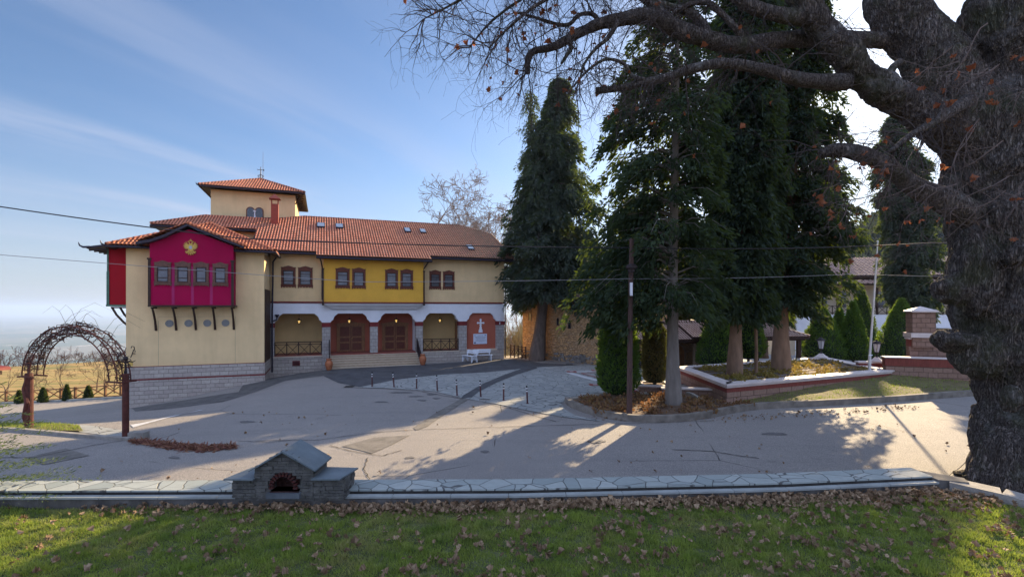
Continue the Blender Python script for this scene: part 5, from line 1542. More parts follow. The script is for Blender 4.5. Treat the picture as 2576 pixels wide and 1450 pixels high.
def hd_(c, s_): return np.array([c, s_, 0.])
def conifer(name, label, base, Yd, trunkpx, prof, r0, nb, per, mfol, mbark, L_leaf=.30, W_leaf=.055, droop=.5, rise=.25, ztop=None, cat='tree', group=None, seed=1, flat=1., tips=None, dens=1., core=.6, hang_=1., frontgap=0., wscale=1., extra=()):
    """prof: (y, xl, xr) photo outline at distance Yd; trunkpx: (x, y) axis points"""
    rg = np.random.default_rng(seed)
    base = Vector(base)
    T = thing(name, label, cat, base, 0, group)
    B = np.array(base)
    axis = np.array([tuple(at(x, y, Yd)) for x, y in trunkpx]); axis[0] = B
    zt = axis[-1, 2]
    rz_ = np.interp(axis[:, 2], [axis[0, 2], zt], [r0, .04]); rz_[0] *= 1.35
    g = M()
    ax2 = smooth_pts([Vector(a-B) for a in axis], 3)
    rr_ = [float(np.interp(p.z+B[2], axis[:, 2], rz_))*(1+.05*math.sin(i*2.1)) for i, p in enumerate(ax2)]
    g.tube([ax2[0]-Vector((0,0,.3))]+ax2, [rr_[0]*1.1]+rr_, 14)
    pz = np.array([CAMZ-(q[0]-775)/1250*Yd for q in prof])[::-1]
    pl_ = np.array([(q[1]-1288)/1250*Yd for q in prof])[::-1]; pr_ = np.array([(q[2]-1288)/1250*Yd for q in prof])[::-1]
    z0, z1 = pz[0], pz[-1]
    P = []; D_ = []
    for i in range(nb+len(extra)):
        z = z0+(z1-z0)*((i+rg.random())/nb)
        if i >= nb: z = CAMZ-(extra[i-nb][0]-775)/1250*Yd
        cx = np.interp(z, axis[:, 2], axis[:, 0]); cy = np.interp(z, axis[:, 2], axis[:, 1])
        a = rg.uniform(0, 2*math.pi) if i < nb else R(extra[i-nb][1]); ca, sa = math.cos(a), math.sin(a)
        el, er = cx-np.interp(z, pz, pl_), np.interp(z, pz, pr_)-cx
        ex = er if ca > 0 else el
        ed = (el+er)/2*.9
        Lb = 1/math.sqrt((ca/max(ex, .15))**2+(sa/max(ed, .15))**2)*rg.uniform(.72, 1.12)*wscale
        if i < nb and sa < -.35 and rg.random() < frontgap: continue
        if i >= nb: Lb = extra[i-nb][2]
        sd = np.array([-sa, ca, 0.]); nt_ = max(5, int(9*Lb*dens)); ns = max(4, int(per/7))
        t_ = np.sort(rg.uniform(.10, 1.02, nt_)**.8)
        wdt = (.12+.34*np.sin(math.pi*np.minimum(1, t_*.92)))*Lb*.55*flat+.06
        lat = rg.uniform(-1, 1, nt_)
        org = np.array([cx, cy, z])+hd_(ca, sa)*(t_*Lb)[:, None]+sd*(lat*wdt)[:, None]
        org[:, 2] += rise*Lb*np.sin(t_*2.3)-droop*Lb*t_**2-np.abs(lat)*wdt*.35
        hang = (.25+.75*droop)*rg.uniform(.35, 1.25, nt_)*hang_
        u = np.tile(np.linspace(0, 1, ns), (nt_, 1))+rg.uniform(-.1, .1, (nt_, ns))
        pts = org[:, None, :]+(hd_(ca, sa)*.22+sd*0)[None, None, :]*u[..., None]
        pts = pts+rg.normal(0, .055+.03*droop, pts.shape)*(1+L_leaf)
        pts[..., 2] -= u*hang[:, None]
        d = np.broadcast_to(hd_(ca, sa)*.55, pts.shape).copy()+sd*(np.sign(lat)[:, None, None]*rg.uniform(.0, .7, (nt_, ns, 1)))
        d = d+rg.normal(0, .28, d.shape); d[..., 2] -= droop*1.5*(.5+u)
        pts = pts.reshape(-1, 3); d = d.reshape(-1, 3)
        P.append(pts); D_.append(norm(d))
        if i % 2 == 0 or Lb > 2:
            q = [Vector((cx-B[0], cy-B[1], z-B[2]))]
            for tt in (.35, .7, .97): q.append(Vector((cx+ca*Lb*tt-B[0], cy+sa*Lb*tt-B[1], z+rise*Lb*math.sin(tt*2.3)-droop*Lb*tt*tt-B[2])))
            g.tube(q, [.012+.016*Lb, .010+.010*Lb, .012, .006], 4, False)
    g.build('trunk', mbark, T, smooth=True)
    P = np.concatenate(P)-B; D_ = np.concatenate(D_)
    if core:      # inner shaded sprays that close the crown
        n = int(len(P)*.35*core); z = rg.uniform(z0, z1, n); a = rg.uniform(0, 6.28, n)
        cx = np.interp(z, axis[:, 2], axis[:, 0]); cy = np.interp(z, axis[:, 2], axis[:, 1])
        hw_ = (np.interp(z, pz, pr_)-np.interp(z, pz, pl_))/2*.55*rg.uniform(.15, 1, n)
        mid = (np.interp(z, pz, pr_)+np.interp(z, pz, pl_))/2*.5+cx*.5
        Q = np.stack([mid+np.cos(a)*hw_, cy+np.sin(a)*hw_, z], -1)-B
        P = np.concatenate([P, Q]); dd_ = rg.normal(0, .5, (n, 3)); dd_[:, 2] -= .8; D_ = np.concatenate([D_, norm(dd_)])
    sprays('crown', P, D_, L_leaf, W_leaf, mfol, T)
    return T

# A: big drooping conifer by the church
bA = gp(1350, 905)
conifer('cedar_tree', 'tall drooping grey-green conifer with a forked top beside the stone church', bA, 39, [(1350,905),(1362,800),(1370,700),(1378,500),(1388,350),(1405,200)],
        [(195,1392,1424),(225,1385,1434),(280,1362,1440),(330,1335,1452),(400,1320,1474),(470,1300,1492),(540,1285,1502),(600,1262,1520),(650,1272,1516),(700,1280,1506),(752,1300,1470)],
        .48, 300, 84, FOLA, BARK, .36, .058, .42, .18, seed=3, dens=1.0, core=.3, hang_=1.3, wscale=1.1)
bA2 = at(1345, 640, 39.3)
conifer('cedar_leader', 'x', bA2, 39.3, [(1345,640),(1340,400),(1334,228)], [(228,1328,1346),(262,1316,1352),(300,1306,1356),(350,1302,1362),(420,1300,1370),(560,1290,1372)], .12, 80, 70, FOLA, BARK, .26, .035, .42, .2, seed=4, core=.3, hang_=1.2, dens=1.3)
# join the second leader to tree A as its own parts
_t = bpy.data.objects['cedar_leader']; _a = bpy.data.objects['cedar_tree']
for c in list(_t.children):
    c.location = _t.location-_a.location; c.parent = _a
    c['label'] = 'left leader of the forked top'
bpy.data.objects.remove(_t)
# B: fir with clear trunk
bB = gp(1695, 1024)
conifer('fir_tree', 'tall dark fir with straight pale grey trunk growing from the planting bed', bB, 21.2, [(1695,1024),(1692,850),(1694,600),(1700,300),(1704,60),(1706,-160)],
        [(-160,1690,1722),(-60,1655,1760),(0,1625,1790),(100,1585,1800),(200,1520,1800),(300,1520,1805),(400,1502,1810),(500,1482,1812),(560,1470,1815),(650,1450,1822),(720,1438,1822),(790,1470,1790)],
        .27, 330, 77, FOLB, BARKP, .27, .042, .36, .26, seed=5, dens=1.12, core=.0, hang_=1.0, frontgap=.55, wscale=.97, extra=((690,176,4.3),(735,184,4.5),(715,200,4.0),(790,178,3.7),(640,172,3.8),(600,186,3.4),(560,180,3.3),(770,215,3.2),(820,170,2.6),(760,150,3.4),(750,8,2.2),(690,-10,2.3),(500,184,3.6),(430,176,3.5)))
# C, D: tall cypresses in the planter
bC = Vector(at(1848, 942, 25.6)); bC.z = .74
conifer('cypress_tree', 'tall dense dark cypress, left one of the two rising from the raised planter', bC, 25.6, [(1848,945),(1852,800),(1862,600),(1870,300),(1876,0),(1880,-240)],
        [(-240,1868,1892),(-100,1820,1935),(0,1795,1955),(200,1788,1962),(400,1786,1966),(600,1780,1960),(700,1778,1950),(775,1800,1920)],
        .30, 470, 98, FOLC, BARKW, .30, .046, .5, .0, seed=6, dens=1.35, core=.3, flat=1.3, hang_=.9, wscale=.96, group='cypresses in the raised planter')
bD = Vector(at(1965, 932, 27.6)); bD.z = .74
conifer('cypress_tree', 'tall ragged dark cypress, right one of the two rising from the raised planter', bD, 27.6, [(1965,934),(1966,780),(1985,600),(2000,300),(2010,0),(2014,-230)],
        [(-230,2000,2030),(-80,1960,2075),(0,1945,2085),(100,1945,2105),(260,1938,2124),(400,1930,2130),(500,1930,2148),(600,1928,2160),(650,1930,2165),(700,1932,2130),(765,1950,2080)],
        .38, 420, 91, FOLC, BARKW, .30, .046, .40, .12, seed=7, dens=1.15, core=.2, flat=1.2, hang_=.9, wscale=.96, group='cypresses in the raised planter')
# slim sapling trunk between them
o = M().tube([(0,0,-.1),(.02,0,1.2),(-.02,0,2.6),(.03,0,4.4)], [.10,.085,.08,.06], 8).build('sapling', BARKW)
o.location = at(1902, 940, 25.9); o.location.z = .74; tag(o, 'slim bare young tree trunk between the two cypresses in the raised planter', 'tree')
# E: hazy cypress on the right, behind
conifer('cypress_tree', 'broad grey-green cypress seen hazily left of the big oak trunk', Vector(at(2290, 905, 44)), 44, [(2290,905),(2285,700),(2272,500),(2245,290)],
        [(290,2235,2256),(340,2208,2275),(400,2200,2320),(470,2215,2345),(560,2228,2352),(650,2232,2356),(720,2236,2350),(790,2272,2335)],
        .42, 300, 70, FOLA, BARK, .36, .06, .40, .12, seed=8, dens=1.2, core=1.0)
# background conifers closing the view behind the planter
for i, (x, yb, Yd, pr_, sd_) in enumerate(((1592, 905, 43, [(492,1582,1600),(540,1572,1620),(620,1555,1640),(700,1530,1660),(790,1520,1660)], 21), (1725, 900, 46, [(520,1715,1735),(580,1680,1770),(650,1660,1790),(780,1650,1800)], 23), (1915, 890, 42, [(400,1905,1925),(480,1880,1950),(600,1850,1980),(700,1840,1990),(800,1850,1980)], 24), (2090, 800, 75, [(400,2082,2100),(500,2070,2112),(600,2062,2122),(700,2058,2128)], 22))):
    conifer('background_conifer', ['dark conifer behind the church roof between the cedar and the fir', 'tall dark conifer standing directly behind the fir tree', 'tall dark conifer filling the space behind the two cypresses', 'hazy narrow conifer on the slope left of the far guest house'][i], Vector(at(x, yb, Yd)), Yd, [(x, yb), (x, pr_[0][0])], pr_, .4, 150, 70, FOLC if i < 3 else FOLA, BARK, .45, .08, .4, .1, seed=sd_, core=.5, dens=.9)

# clipped thuja cones
def cone(name, label, base, H_, prof, mfol=FOLCONE, n=5200, L_=.16, W_=.03, trunk=None, seed=1, group=None, hole=None):
    rg = np.random.default_rng(seed); T = thing(name, label, 'topiary', base, 0, group)
    zz = np.array([q[0] for q in prof])*H_; rr_ = np.array([q[1] for q in prof])
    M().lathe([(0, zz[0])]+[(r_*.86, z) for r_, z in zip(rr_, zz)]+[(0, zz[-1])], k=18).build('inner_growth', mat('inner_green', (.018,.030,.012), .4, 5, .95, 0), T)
    z = rg.uniform(0, 1, n)**.85*(zz[-1]-zz[0])+zz[0]; a = rg.uniform(0, 6.2832, n)
    r_ = np.interp(z, zz, rr_)*(rg.uniform(.86, 1.03, n)+.06*np.sin(a*5+z*4)+.04*np.sin(a*11-z*9))
    P = np.stack([r_*np.cos(a), r_*np.sin(a), z], -1)
    d = np.stack([np.cos(a), np.sin(a), 0*a], -1)*.55+rg.normal(0, .35, (n, 3)); d[:, 2] += .55
    sprays('foliage', P, norm(d), L_, W_, mfol, T)
    if trunk: M().tube([(0,0,-.4),(.03,0,.3),(0,0,zz[0]+.3)], [trunk,trunk*.9,trunk*.8], 8).build('trunk', BARK, T)
    return T
PF = [(.03,.75),(.08,.95),(.16,1.0),(.35,.84),(.55,.62),(.75,.38),(.9,.17),(1,.02)]
def pf(k): return [(a, b*k) for a, b in PF]
p = gp(1552, 1000); p = Vector((5.05, 23.6, gz(5.05, 23.6)))
cone('clipped_thuja', 'bright green columnar thuja with brown hollow front beside the wooden pole', p, 6.2, [(.03,.55),(.10,.92),(.25,.90),(.45,.80),(.65,.66),(.85,.42),(1,.1)], n=15000, L_=.17, W_=.028, trunk=.1, seed=2)
cl = [('clipped thuja cone directly behind the left planter trunk', 1806, 925, 33, 172, 47), ('dark clipped thuja between the two planter trunks', 1882, 905, 34, 205, 36),
      ('wide green clipped cone right of the planter with a lamp before it', 2070, 905, 37, 128, 50), ('dark narrow clipped cone behind the wide green one', 2112, 905, 39, 125, 30),
      ('bright-edged clipped cone left of the flagpole', 2146, 908, 36.5, 145, 32), ('tall hazy clipped cone behind the flagpole', 2166, 920, 46, 195, 42), ('bright green clipped cone left of the brick pillar', 2268, 905, 36, 150, 52)]
for i, (lab, x, yb, Yd, hpx, hwpx) in enumerate(cl):
    b_ = at(x, yb, Yd); H_ = hpx/1250*Yd*1.02
    cone('clipped_thuja', lab, b_, H_, pf(hwpx/1250*Yd*1.08), n=6500, L_=.19, W_=.035, trunk=.1, seed=30+i, group='clipped thujas behind the planter')
# brown clipped trunk-like topiary in its square planter
sq = gp(1650, 1002); sq = Vector((1650-1288, 0, 0)); Ysq = 25.2; sq = Vector(((1646-1288)/1250*Ysq, Ysq, gz((1646-1288)/1250*Ysq, Ysq)))
spn = thing('square_planter', 'low square stone planter with pale rim at the foot of the dry column', 'planter', tuple(sq), R(-8))
M().slab([(-.8,-.8),(.8,-.8),(.8,.8),(-.8,.8)], -.2, .36).build('block_wall', STB, spn)
g = M()
for a in ((-.85,.85,-.85,-.55),(-.85,.85,.55,.85),(-.85,-.55,-.55,.55),(.55,.85,-.55,.55)): g.box(*a, .361, .43)
g.build('rim', MOLD, spn); M().box(-.55,.55,-.55,.55,.30,.38).build('soil', EARTH, spn)
M().box(.2, 2.6, -1.3, -.9, -.2, .34).build('side_wall', STB, spn); M().box(.15, 2.65, -1.35, -.85, .341, .40).build('side_rim', MOLD, spn)
cone('dry_thuja', 'brown dried clipped thuja column standing in the square planter', sq+Vector((0,0,.38)), 3.3, [(.03,.35),(.10,.52),(.4,.55),(.8,.50),(1,.2)], mat_leaf('dry_thuja_foliage', [(.14,.085,.035), (.20,.13,.05), (.07,.05,.022)], .25, .85, .8), n=9000, L_=.14, W_=.022, trunk=.1, seed=50)

# tiny cypresses along the field fence
for i, (x, yb) in enumerate(((48, 1003), (108, 1000), (168, 997), (222, 994), (340, 990))):
    Yd = 41.5-.2*i; px = x*.8587*1.0 if False else x
    X_ = (px-1288)/1250*Yd
    cone('young_cypress', ['dark young cypress by the fence, leftmost before the arch post', 'young cypress by the fence, first inside the arch', 'young cypress by the fence near the middle of the arch', 'young cypress by the fence, second from the right under the arch', 'young cypress by the fence beside the right arch post'][i],
         Vector((X_, Yd, gz(X_, Yd))), 1.1+.12*(i % 3), pf(.27+.03*(i % 2)), n=1300, L_=.13, W_=.03, mfol=FOLB, seed=70+i, group='young cypresses along the field fence')

# bare deciduous trees
def grow(segs, p, d, L_, r_, depth, rg, spread=.55, up=.15, ratio=.72, kids=(2,3), wig=.22, minr=.004, gn=4, twig_n=0):
    n = gn; pts = [p]; rad = [r_]; q = p.copy(); dd = d.copy()
    for i in range(n):
        dd = (dd+Vector((rg.gauss(0, wig), rg.gauss(0, wig), rg.gauss(0, wig)+up*.3))).normalized()
        q = q+dd*(L_/n); pts.append(q.copy()); rad.append(max(minr, r_*(1-.45*(i+1)/n)))
    segs.append((pts, rad, 7 if r_ > .06 else (5 if r_ > .02 else 3)))
    if depth <= 0: return
    for k in range(rg.randint(*kids)):
        t_ = rg.uniform(.45, 1) if k else 1.
        i = min(n, max(1, round(t_*n))); o = pts[i]
        s = Vector((rg.gauss(0, 1), rg.gauss(0, 1), rg.gauss(0, 1))).normalized()
        nd = (dd+s*spread*rg.uniform(.6, 1.4)+Vector((0, 0, up))).normalized()
        grow(segs, o, nd, L_*ratio*rg.uniform(.75, 1.15), rad[i]*rg.uniform(.55, .8), depth-1, rg, spread, up, ratio, kids, wig, minr, gn)
def bare_tree(label, base, H_, r_, seed, m, depth=6, spread=.5, up=.18, group=None, name='bare_tree', lean=0, kids=(2,3), minr=.012, trunk=.28):
    rg = random.Random(seed); T = thing(name, label, 'tree', base, 0, group); S_ = []
    grow(S_, Vector((0,0,-.3)), Vector((lean,0,1)), H_*trunk, r_, depth, rg, spread, up, .76, kids, .13, minr)
    mx_ = max(q.z for s in S_ for q in s[0]); k_ = H_/mx_
    g = M(); g2 = M()
    for i, (pts, rad, k) in enumerate(S_): (g if i == 0 else g2).tube([q*k_ for q in pts], rad, k, False)
    g.build('trunk', m, T); g2.build('branches', m, T)
    return T
BT = mat('bare_bark_pale', (.30,.24,.19), .3, 4, .9, 0); BTF = mat('bare_bark_brown', (.17,.12,.085), .35, 4, .9, 0)
for i, (x, yb, Yd, H_, sd_, r_) in enumerate(((1084, 800, 62, 20.5, 4, .42), (1200, 790, 60, 14.5, 9, .26), (1247, 790, 61, 16.5, 12, .30), (1232, 790, 66, 14, 15, .24))):
    bare_tree(['bare spreading plane tree above the roof, leftmost of the group', 'bare tree above the right part of the roof, second from the left', 'bare tall tree above the roof, nearest the drooping conifer', 'thin bare tree behind the others above the roof end'][i],
              Vector(at(x, yb, Yd)), H_, r_*1.15, sd_, BT, 8, .86, .04, 'bare trees behind the cream building', minr=.024, kids=(2,3))
for i, (x, Yd, z, H_) in enumerate(((1296, 52, -1.2, 9), (1284, 56, -1.5, 7), (1306, 60, -2, 10))):
    bare_tree(['bare pale tree in the gap between building and church', 'small bare tree low in the gap beside the building', 'bare tree furthest back in the gap beside the church'][i], Vector(((x-1288)/1250*Yd, Yd, z)), H_, .16, 40+i, BT, 6, .6, .1, 'bare trees in the gap')
# trees in the field seen through the arch
for i, (x, Yd, H_, sd_) in enumerate(((150, 52, 5.4, 2), (58, 50, 4.8, 3), (265, 54, 5.2, 6), (288, 55, 4.8, 7), (22, 55, 4.2, 17), (240, 58, 4.6, 18))):
    X_ = (x-1288)/1250*Yd; z = float(far_z(np.array([X_]), np.array([Yd]))[0])
    bare_tree(['bare fruit tree seen through the arch, left of its middle', 'bare fruit tree left of the arch post', 'bare fruit tree seen through the right side of the arch', 'bare fruit tree next to the right arch post', 'small bare tree at the far left by the fence', 'thin bare fruit tree behind the others in the arch'][i],
              Vector((X_, Yd, z)), H_, .09, sd_, BTF, 6, .62, .10, 'bare fruit trees in the field', minr=.008, trunk=.22)
# line of scrub on the crest of the field (one mass)
S_ = []; rg = random.Random(77)
for i in range(60):
    x = rg.uniform(-30, 330); Yd = rg.uniform(118, 160); X_ = (x-1288)/1250*Yd; z = float(far_z(np.array([X_]), np.array([Yd]))[0])
    grow(S_, Vector((X_, Yd, z-.3)), Vector((rg.gauss(0,.1), 0, 1)), rg.uniform(.9, 1.7), .09, 4, rg, .6, .12, .8, (2,3), .2, .03, 3)
g = M()
for pts, rad, k in S_: g.tube(pts, rad, 3, False)
g.build('hedgerow', mat('scrub_brown', (.13,.075,.06), .3, .5, .95, 0), kind='stuff')
# scrub and woodland behind the gap and on the hill, as one mass
PP = []; DD = []
for i in range(900):
    Yd = nr.uniform(120, 320); az = nr.uniform(.38, 1.15); X_ = Yd*az; z = float(far_z(np.array([X_]), np.array([Yd]))[0])
    h_ = nr.uniform(3.5, 7.5); n = 46; q = nr.normal(0, 1, (n, 3)); q = norm(q)*nr.uniform(.5, 1, (n, 1))
    PP.append(np.array([X_, Yd, z+h_*.6])+q*np.array([h_*.4, h_*.4, h_*.55])); dd_ = q.copy(); dd_[:, 2] += .6; DD.append(norm(dd_))
sprays('hillside_wood', np.concatenate(PP), np.concatenate(DD), 2.0, .55, mat_leaf('hazed_wood_mass', [(.028,.038,.040), (.045,.048,.046), (.018,.026,.030)], .08, .9, .05), kind='stuff')  # distance haze painted into the bluish foliage colours
PP = []; DD = []
for i in range(70):
    Yd = nr.uniform(50, 64); X_ = nr.uniform(-2.5, 3.0); h_ = nr.uniform(1.5, 4.); n = 90; q = norm(nr.normal(0, 1, (n, 3)))*nr.uniform(.3, 1, (n, 1))
    z = float(far_z(np.array([X_]), np.array([Yd]))[0])
    PP.append(np.array([X_, Yd, z+h_*.4])+q*np.array([.9, .9, h_*.6])); dd_ = q.copy(); dd_[:, 2] += .8; DD.append(norm(dd_))
sprays('thicket', np.concatenate(PP), np.concatenate(DD), .55, .03, mat_leaf('thicket_twigs', [(.22,.17,.13), (.32,.26,.20), (.12,.09,.07)], .1, .9, .5), kind='stuff')

# ================================================================== stone church and its porch
CHS = mat_rubble('church_stone', (.56,.33,.15), (.44,.30,.18), (.26,.16,.09), 4.2, 1.9, .05, .05)
cw0 = Vector((.88, 41.2, 0)); cw1 = Vector((6.9, 35.9, 0))
cd = (cw1-cw0); cL = cd.length; cd.normalize(); crz = math.atan2(cd.y, cd.x)
ch = thing('stone_church', 'old rubble-stone church with tiny arched windows and low tiled roof behind the conifers', 'church', (cw0.x, cw0.y, 0), crz)
# local: x along the visible wall, y into the church
n_ = Vector((-cd.y, cd.x, 0))
g = M(); g.box(0, cL+1.2, 0, 9, -.6, 4.95)
g.prism([(0, 4.95), (cL+1.2, 4.95), (cL+1.2, 4.951)], 0, .01)
WL = g.build('wall', CHS, ch)
g = M()
r_ = random.Random(6)
for i in range(150):      # plinth boulders, worn and darker
    x = r_.uniform(0, cL+1); z = r_.uniform(0, .7)
    g.obox((x, -.02, z), (r_.uniform(.06,.16),0,r_.uniform(-.02,.02)), (0,.05,0), (0,0,r_.uniform(.04,.10)))
g.build('plinth_stones', mat('plinth_stone', (.22,.20,.18), .5, 4, .9, .03, 20), ch)
for x, z, hw_ in ((.78, 3.62, .13), (3.62, 3.25, .13), (4.72, 3.05, .16)):
    P = [(x-hw_, z-.38), (x+hw_, z-.38)]+[(x+hw_*math.cos(a), z+.12+hw_*math.sin(a)) for a in np.linspace(0, math.pi, 7)]
    Wn = M().prism(P, -.012, -.004).build('window', PANE, ch)
    g = M(); Q = [(x-hw_, z-.38)]+[(x-hw_*math.cos(a), z+.12+hw_*math.sin(a)) for a in np.linspace(0, math.pi, 7)]+[(x+hw_, z-.38)]
    for a, b in zip(Q[:-1], Q[1:]): g.bar((a[0], -.02, a[1]), (b[0], -.02, b[1]), .05, .05)
    g.build('frame', mat('reveal_stone', (.33,.22,.13), .3, 5, .9), Wn)
cg = .48
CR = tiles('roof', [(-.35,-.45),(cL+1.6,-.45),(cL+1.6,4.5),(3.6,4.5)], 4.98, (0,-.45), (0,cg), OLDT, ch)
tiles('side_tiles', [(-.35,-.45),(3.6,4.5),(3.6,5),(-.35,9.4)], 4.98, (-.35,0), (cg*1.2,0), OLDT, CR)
g = M(); zr = 4.95+cg*4.95
g.sheet([(-.35,-.45,4.95),(cL+1.6,-.45,4.95),(cL+1.6,4.5,zr),(3.6,4.5,zr)], .1); g.sheet([(-.35,-.45,4.95),(3.6,4.5,zr),(3.6,5,zr),(-.35,9.4,4.95)], .1); g.sheet([(3.6,4.5,zr),(cL+1.6,4.5,zr),(cL+1.6,9.4,4.95),(-.35,9.4,4.95)], .1)
g.build('roof_boards', WOODD, CR)
g = M(); caps(g, (-.35,-.45,5.03), (3.6,4.5,zr+.08)); caps(g, (3.6,4.5,zr+.08), (cL+1.6,4.5,zr+.08)); g.build('ridge_tiles', OLDT, CR)

# low porch range right of the church (door, arch, posts, old tiled roof)
pc = thing('church_porch', 'low stone porch with brown arched door under an old tiled lean-to roof', 'porch', (8.0, 33.6, 0), R(6))
g = M(); g.box(0, 7.6, 1.6, 1.9, -.8, 2.6); g.build('back_wall', CHS, pc)
for a, b in ((0,.5),(1.9,2.4),(4.6,5.1),(5.9,6.0)):
    M().box(a, b, 0, .4, -.8, 1.9).build('pier', mat('porch_pier', (.30,.22,.15), .35, 4, .9, .02), pc)
DR = M().prism([(3.1,-.7),(4.5,-.7),(4.5,1.1)]+[(3.8+.7*math.cos(a), 1.1+.6*math.sin(a)) for a in np.linspace(.2, 2.94, 8)]+[(3.1,1.1)], 1.45, 1.59).build('door', DOORW, pc)
g = M(); Q = [(3.06,-.7),(3.06,1.1)]+[(3.8-.74*math.cos(a), 1.1+.64*math.sin(a)) for a in np.linspace(.2, 2.94, 8)]+[(4.54,1.1),(4.54,-.7)]
for a, b in zip(Q[:-1], Q[1:]): g.bar((a[0],1.42,a[1]), (b[0],1.42,b[1]), .1, .12)
g.build('door_frame', mat('porch_pier2', (.26,.18,.12), .35, 4, .9, .02), DR)
M().prism([(1.0,-.7),(1.6,-.7),(1.6,.9)]+[(1.3+.3*math.cos(a), .9+.3*math.sin(a)) for a in np.linspace(.2, 2.94, 6)]+[(1.0,.9)], 1.5, 1.59).build('window', PANE, pc)
M().box(-.3, 7.8, -.35, -.2, 1.85, 2.0).build('eaves_beam', WOODD, pc)
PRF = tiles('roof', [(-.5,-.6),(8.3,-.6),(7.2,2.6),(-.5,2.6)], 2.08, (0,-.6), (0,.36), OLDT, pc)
M().sheet([(-.5,-.6,2.04),(8.3,-.6,2.04),(7.2,2.6,3.19),(-.5,2.6,3.19)], .1).build('roof_boards', WOODD, PRF)
# open tiled pavilion behind the planter
pv = thing('open_pavilion', 'open sided pavilion with hipped old tile roof and dark posts behind the planter', 'pavilion', (13.6, 33.4, 0), R(6))
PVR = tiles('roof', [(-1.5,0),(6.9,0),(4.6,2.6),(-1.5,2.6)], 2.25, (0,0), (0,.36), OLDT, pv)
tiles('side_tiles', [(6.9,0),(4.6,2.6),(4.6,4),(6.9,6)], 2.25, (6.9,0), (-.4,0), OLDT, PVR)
g = M(); g.sheet([(-1.5,0,2.2),(6.9,0,2.2),(4.6,2.6,3.14),(-1.5,2.6,3.14)], .1); g.sheet([(6.9,0,2.2),(6.9,6,2.2),(4.6,4,3.14),(4.6,2.6,3.14)], .1); g.build('roof_boards', WOODD, PVR)
g = M(); caps(g, (6.9,0,2.30), (4.6,2.6,3.25)); caps(g, (-1.5,2.6,3.25), (4.6,2.6,3.25)); g.build('ridge_tiles', OLDT, PVR)
M().box(-1.4, 6.7, .2, .34, 2.0, 2.16).build('eaves_beam', WOODD, pv)
for u in (.2, 3.2, 6.3): M().box(u-.12, u+.12, .2, .44, -1.2, 2.0).build('post', WOODD, pv)
o = M().tube([(0,0,0),(3.3,.1,-.25)], .16, 8).build('log_beam', DOORW, pv); o.location = (-1.0, -.2, 1.55)
# white step ladder
ld = thing('step_ladder', 'white folding step ladder standing before the church porch', 'ladder', (9.4, 32.6, gz(9.4, 32.6)), R(20))
for nm, y0, y1 in (('front_frame', -.35, -.02), ('rear_frame', .35, .02)):
    g = M()
    for s in (-.28, .28): g.bar((s, y0, 0), (s*.7, y1, 1.85), .05)
    if y0 < 0:
        for i in range(6): t_ = (i+.6)/6.2; g.bar((-.28+.084*t_, y0+(y1-y0)*t_, 1.85*t_), (.28-.084*t_, y0+(y1-y0)*t_, 1.85*t_), .04, .03)
    g.build(nm, WPAINT, ld)
# dim stone well-like block and low walls in front of porch
o = M().box(-.9,.9,-.3,.3,-.2,.55).build('stone_block', CHS); o.location = (10.8, 30.2, 0); tag(o, 'rough low stone block behind the dry thuja column', 'stone block')

# far guest house with balconies on the right
fh = thing('guest_house', 'large hazy balconied house with pale tiled roof behind the clipped cones', 'house', (33.5, 60.0, -3), R(-8))
FWL = mat_stucco('far_cream', (.62,.52,.38), .1)
g = M(); g.box(0, 26, 0, 10, 0, 10.2); g.build('wall', FWL, fh)
g = M(); g.box(0, 26, -1.9, -.001, 5.4, 7.0)
pf_ = [(0,5.4)]; x = .6
for i in range(6):
    pf_ += arch_pts(x, x+3.6, 3.9, 4.9, .7)[0:]; x += 4.2
g = M(); prof2 = [(0, 3.8)]
x = .6
for i in range(6): prof2 += arch_pts(x, x+3.6, 3.8, 5.0, .7); x += 4.2
prof2.append((26, 3.8))
for (a, za_), (b, zb_) in zip(prof2[:-1], prof2[1:]):
    if b-a < 1e-6: b = a+.001
    g.add([(a,-2,za_),(b,-2,zb_),(b,-2,6.3),(a,-2,6.3),(a,-1.7,za_),(b,-1.7,zb_),(b,-1.7,6.3),(a,-1.7,6.3)], [(0,1,2,3),(7,6,5,4),(0,4,5,1)])
g.box(0, 26, -2, 0, 6.3, 6.5)
g.build('arcade', WHITE, fh)
for i in range(7):
    M().box(i*4.2, i*4.2+.6, -2, -1.6, 0, 3.8).build('pier', WHITE, fh)
    M().box(i*4.2+.2, i*4.2+.38, -1.95, -1.77, 6.5, 9.6).build('post', WOODD, fh)
for i in range(12):
    W = M().box(1.1+2.1*i, 2.1+2.1*i, -.06, -.002, 7.3, 9.2).build('window', PANE, fh)
for lvl, z in (('b', 6.5), ('a', .6)):
    g = M()
    g.box(0, 26, -2.03, -1.95, z+.98, z+1.06); g.box(0, 26, -2.03, -1.95, z+.1, z+.16)
    for i in range(27):
        g.box(i*.96, i*.96+.07, -2.03, -1.95, z, z+1.05)
        if i < 26: g.bar((i*.96+.07,-1.99,z+.16), (i*.96+.96,-1.99,z+.98), .05); g.bar((i*.96+.07,-1.97,z+.98), (i*.96+.96,-1.97,z+.16), .05)
    g.build('balcony_railing', WOODD, fh)
FR = tiles('roof', [(-3,-2.8),(28,-2.8),(28,-1.2),(-3,-1.2)], 10.0, (0,-2.8), (0,.3), OLDT, fh, .5, .6, .08, .05)
tiles('upper_tiles', [(-2,-1.4),(28,-1.4),(28,5),(3.5,5)], 11.0, (0,-1.4), (0,.42), OLDT, FR, .5, .6, .08, .05)
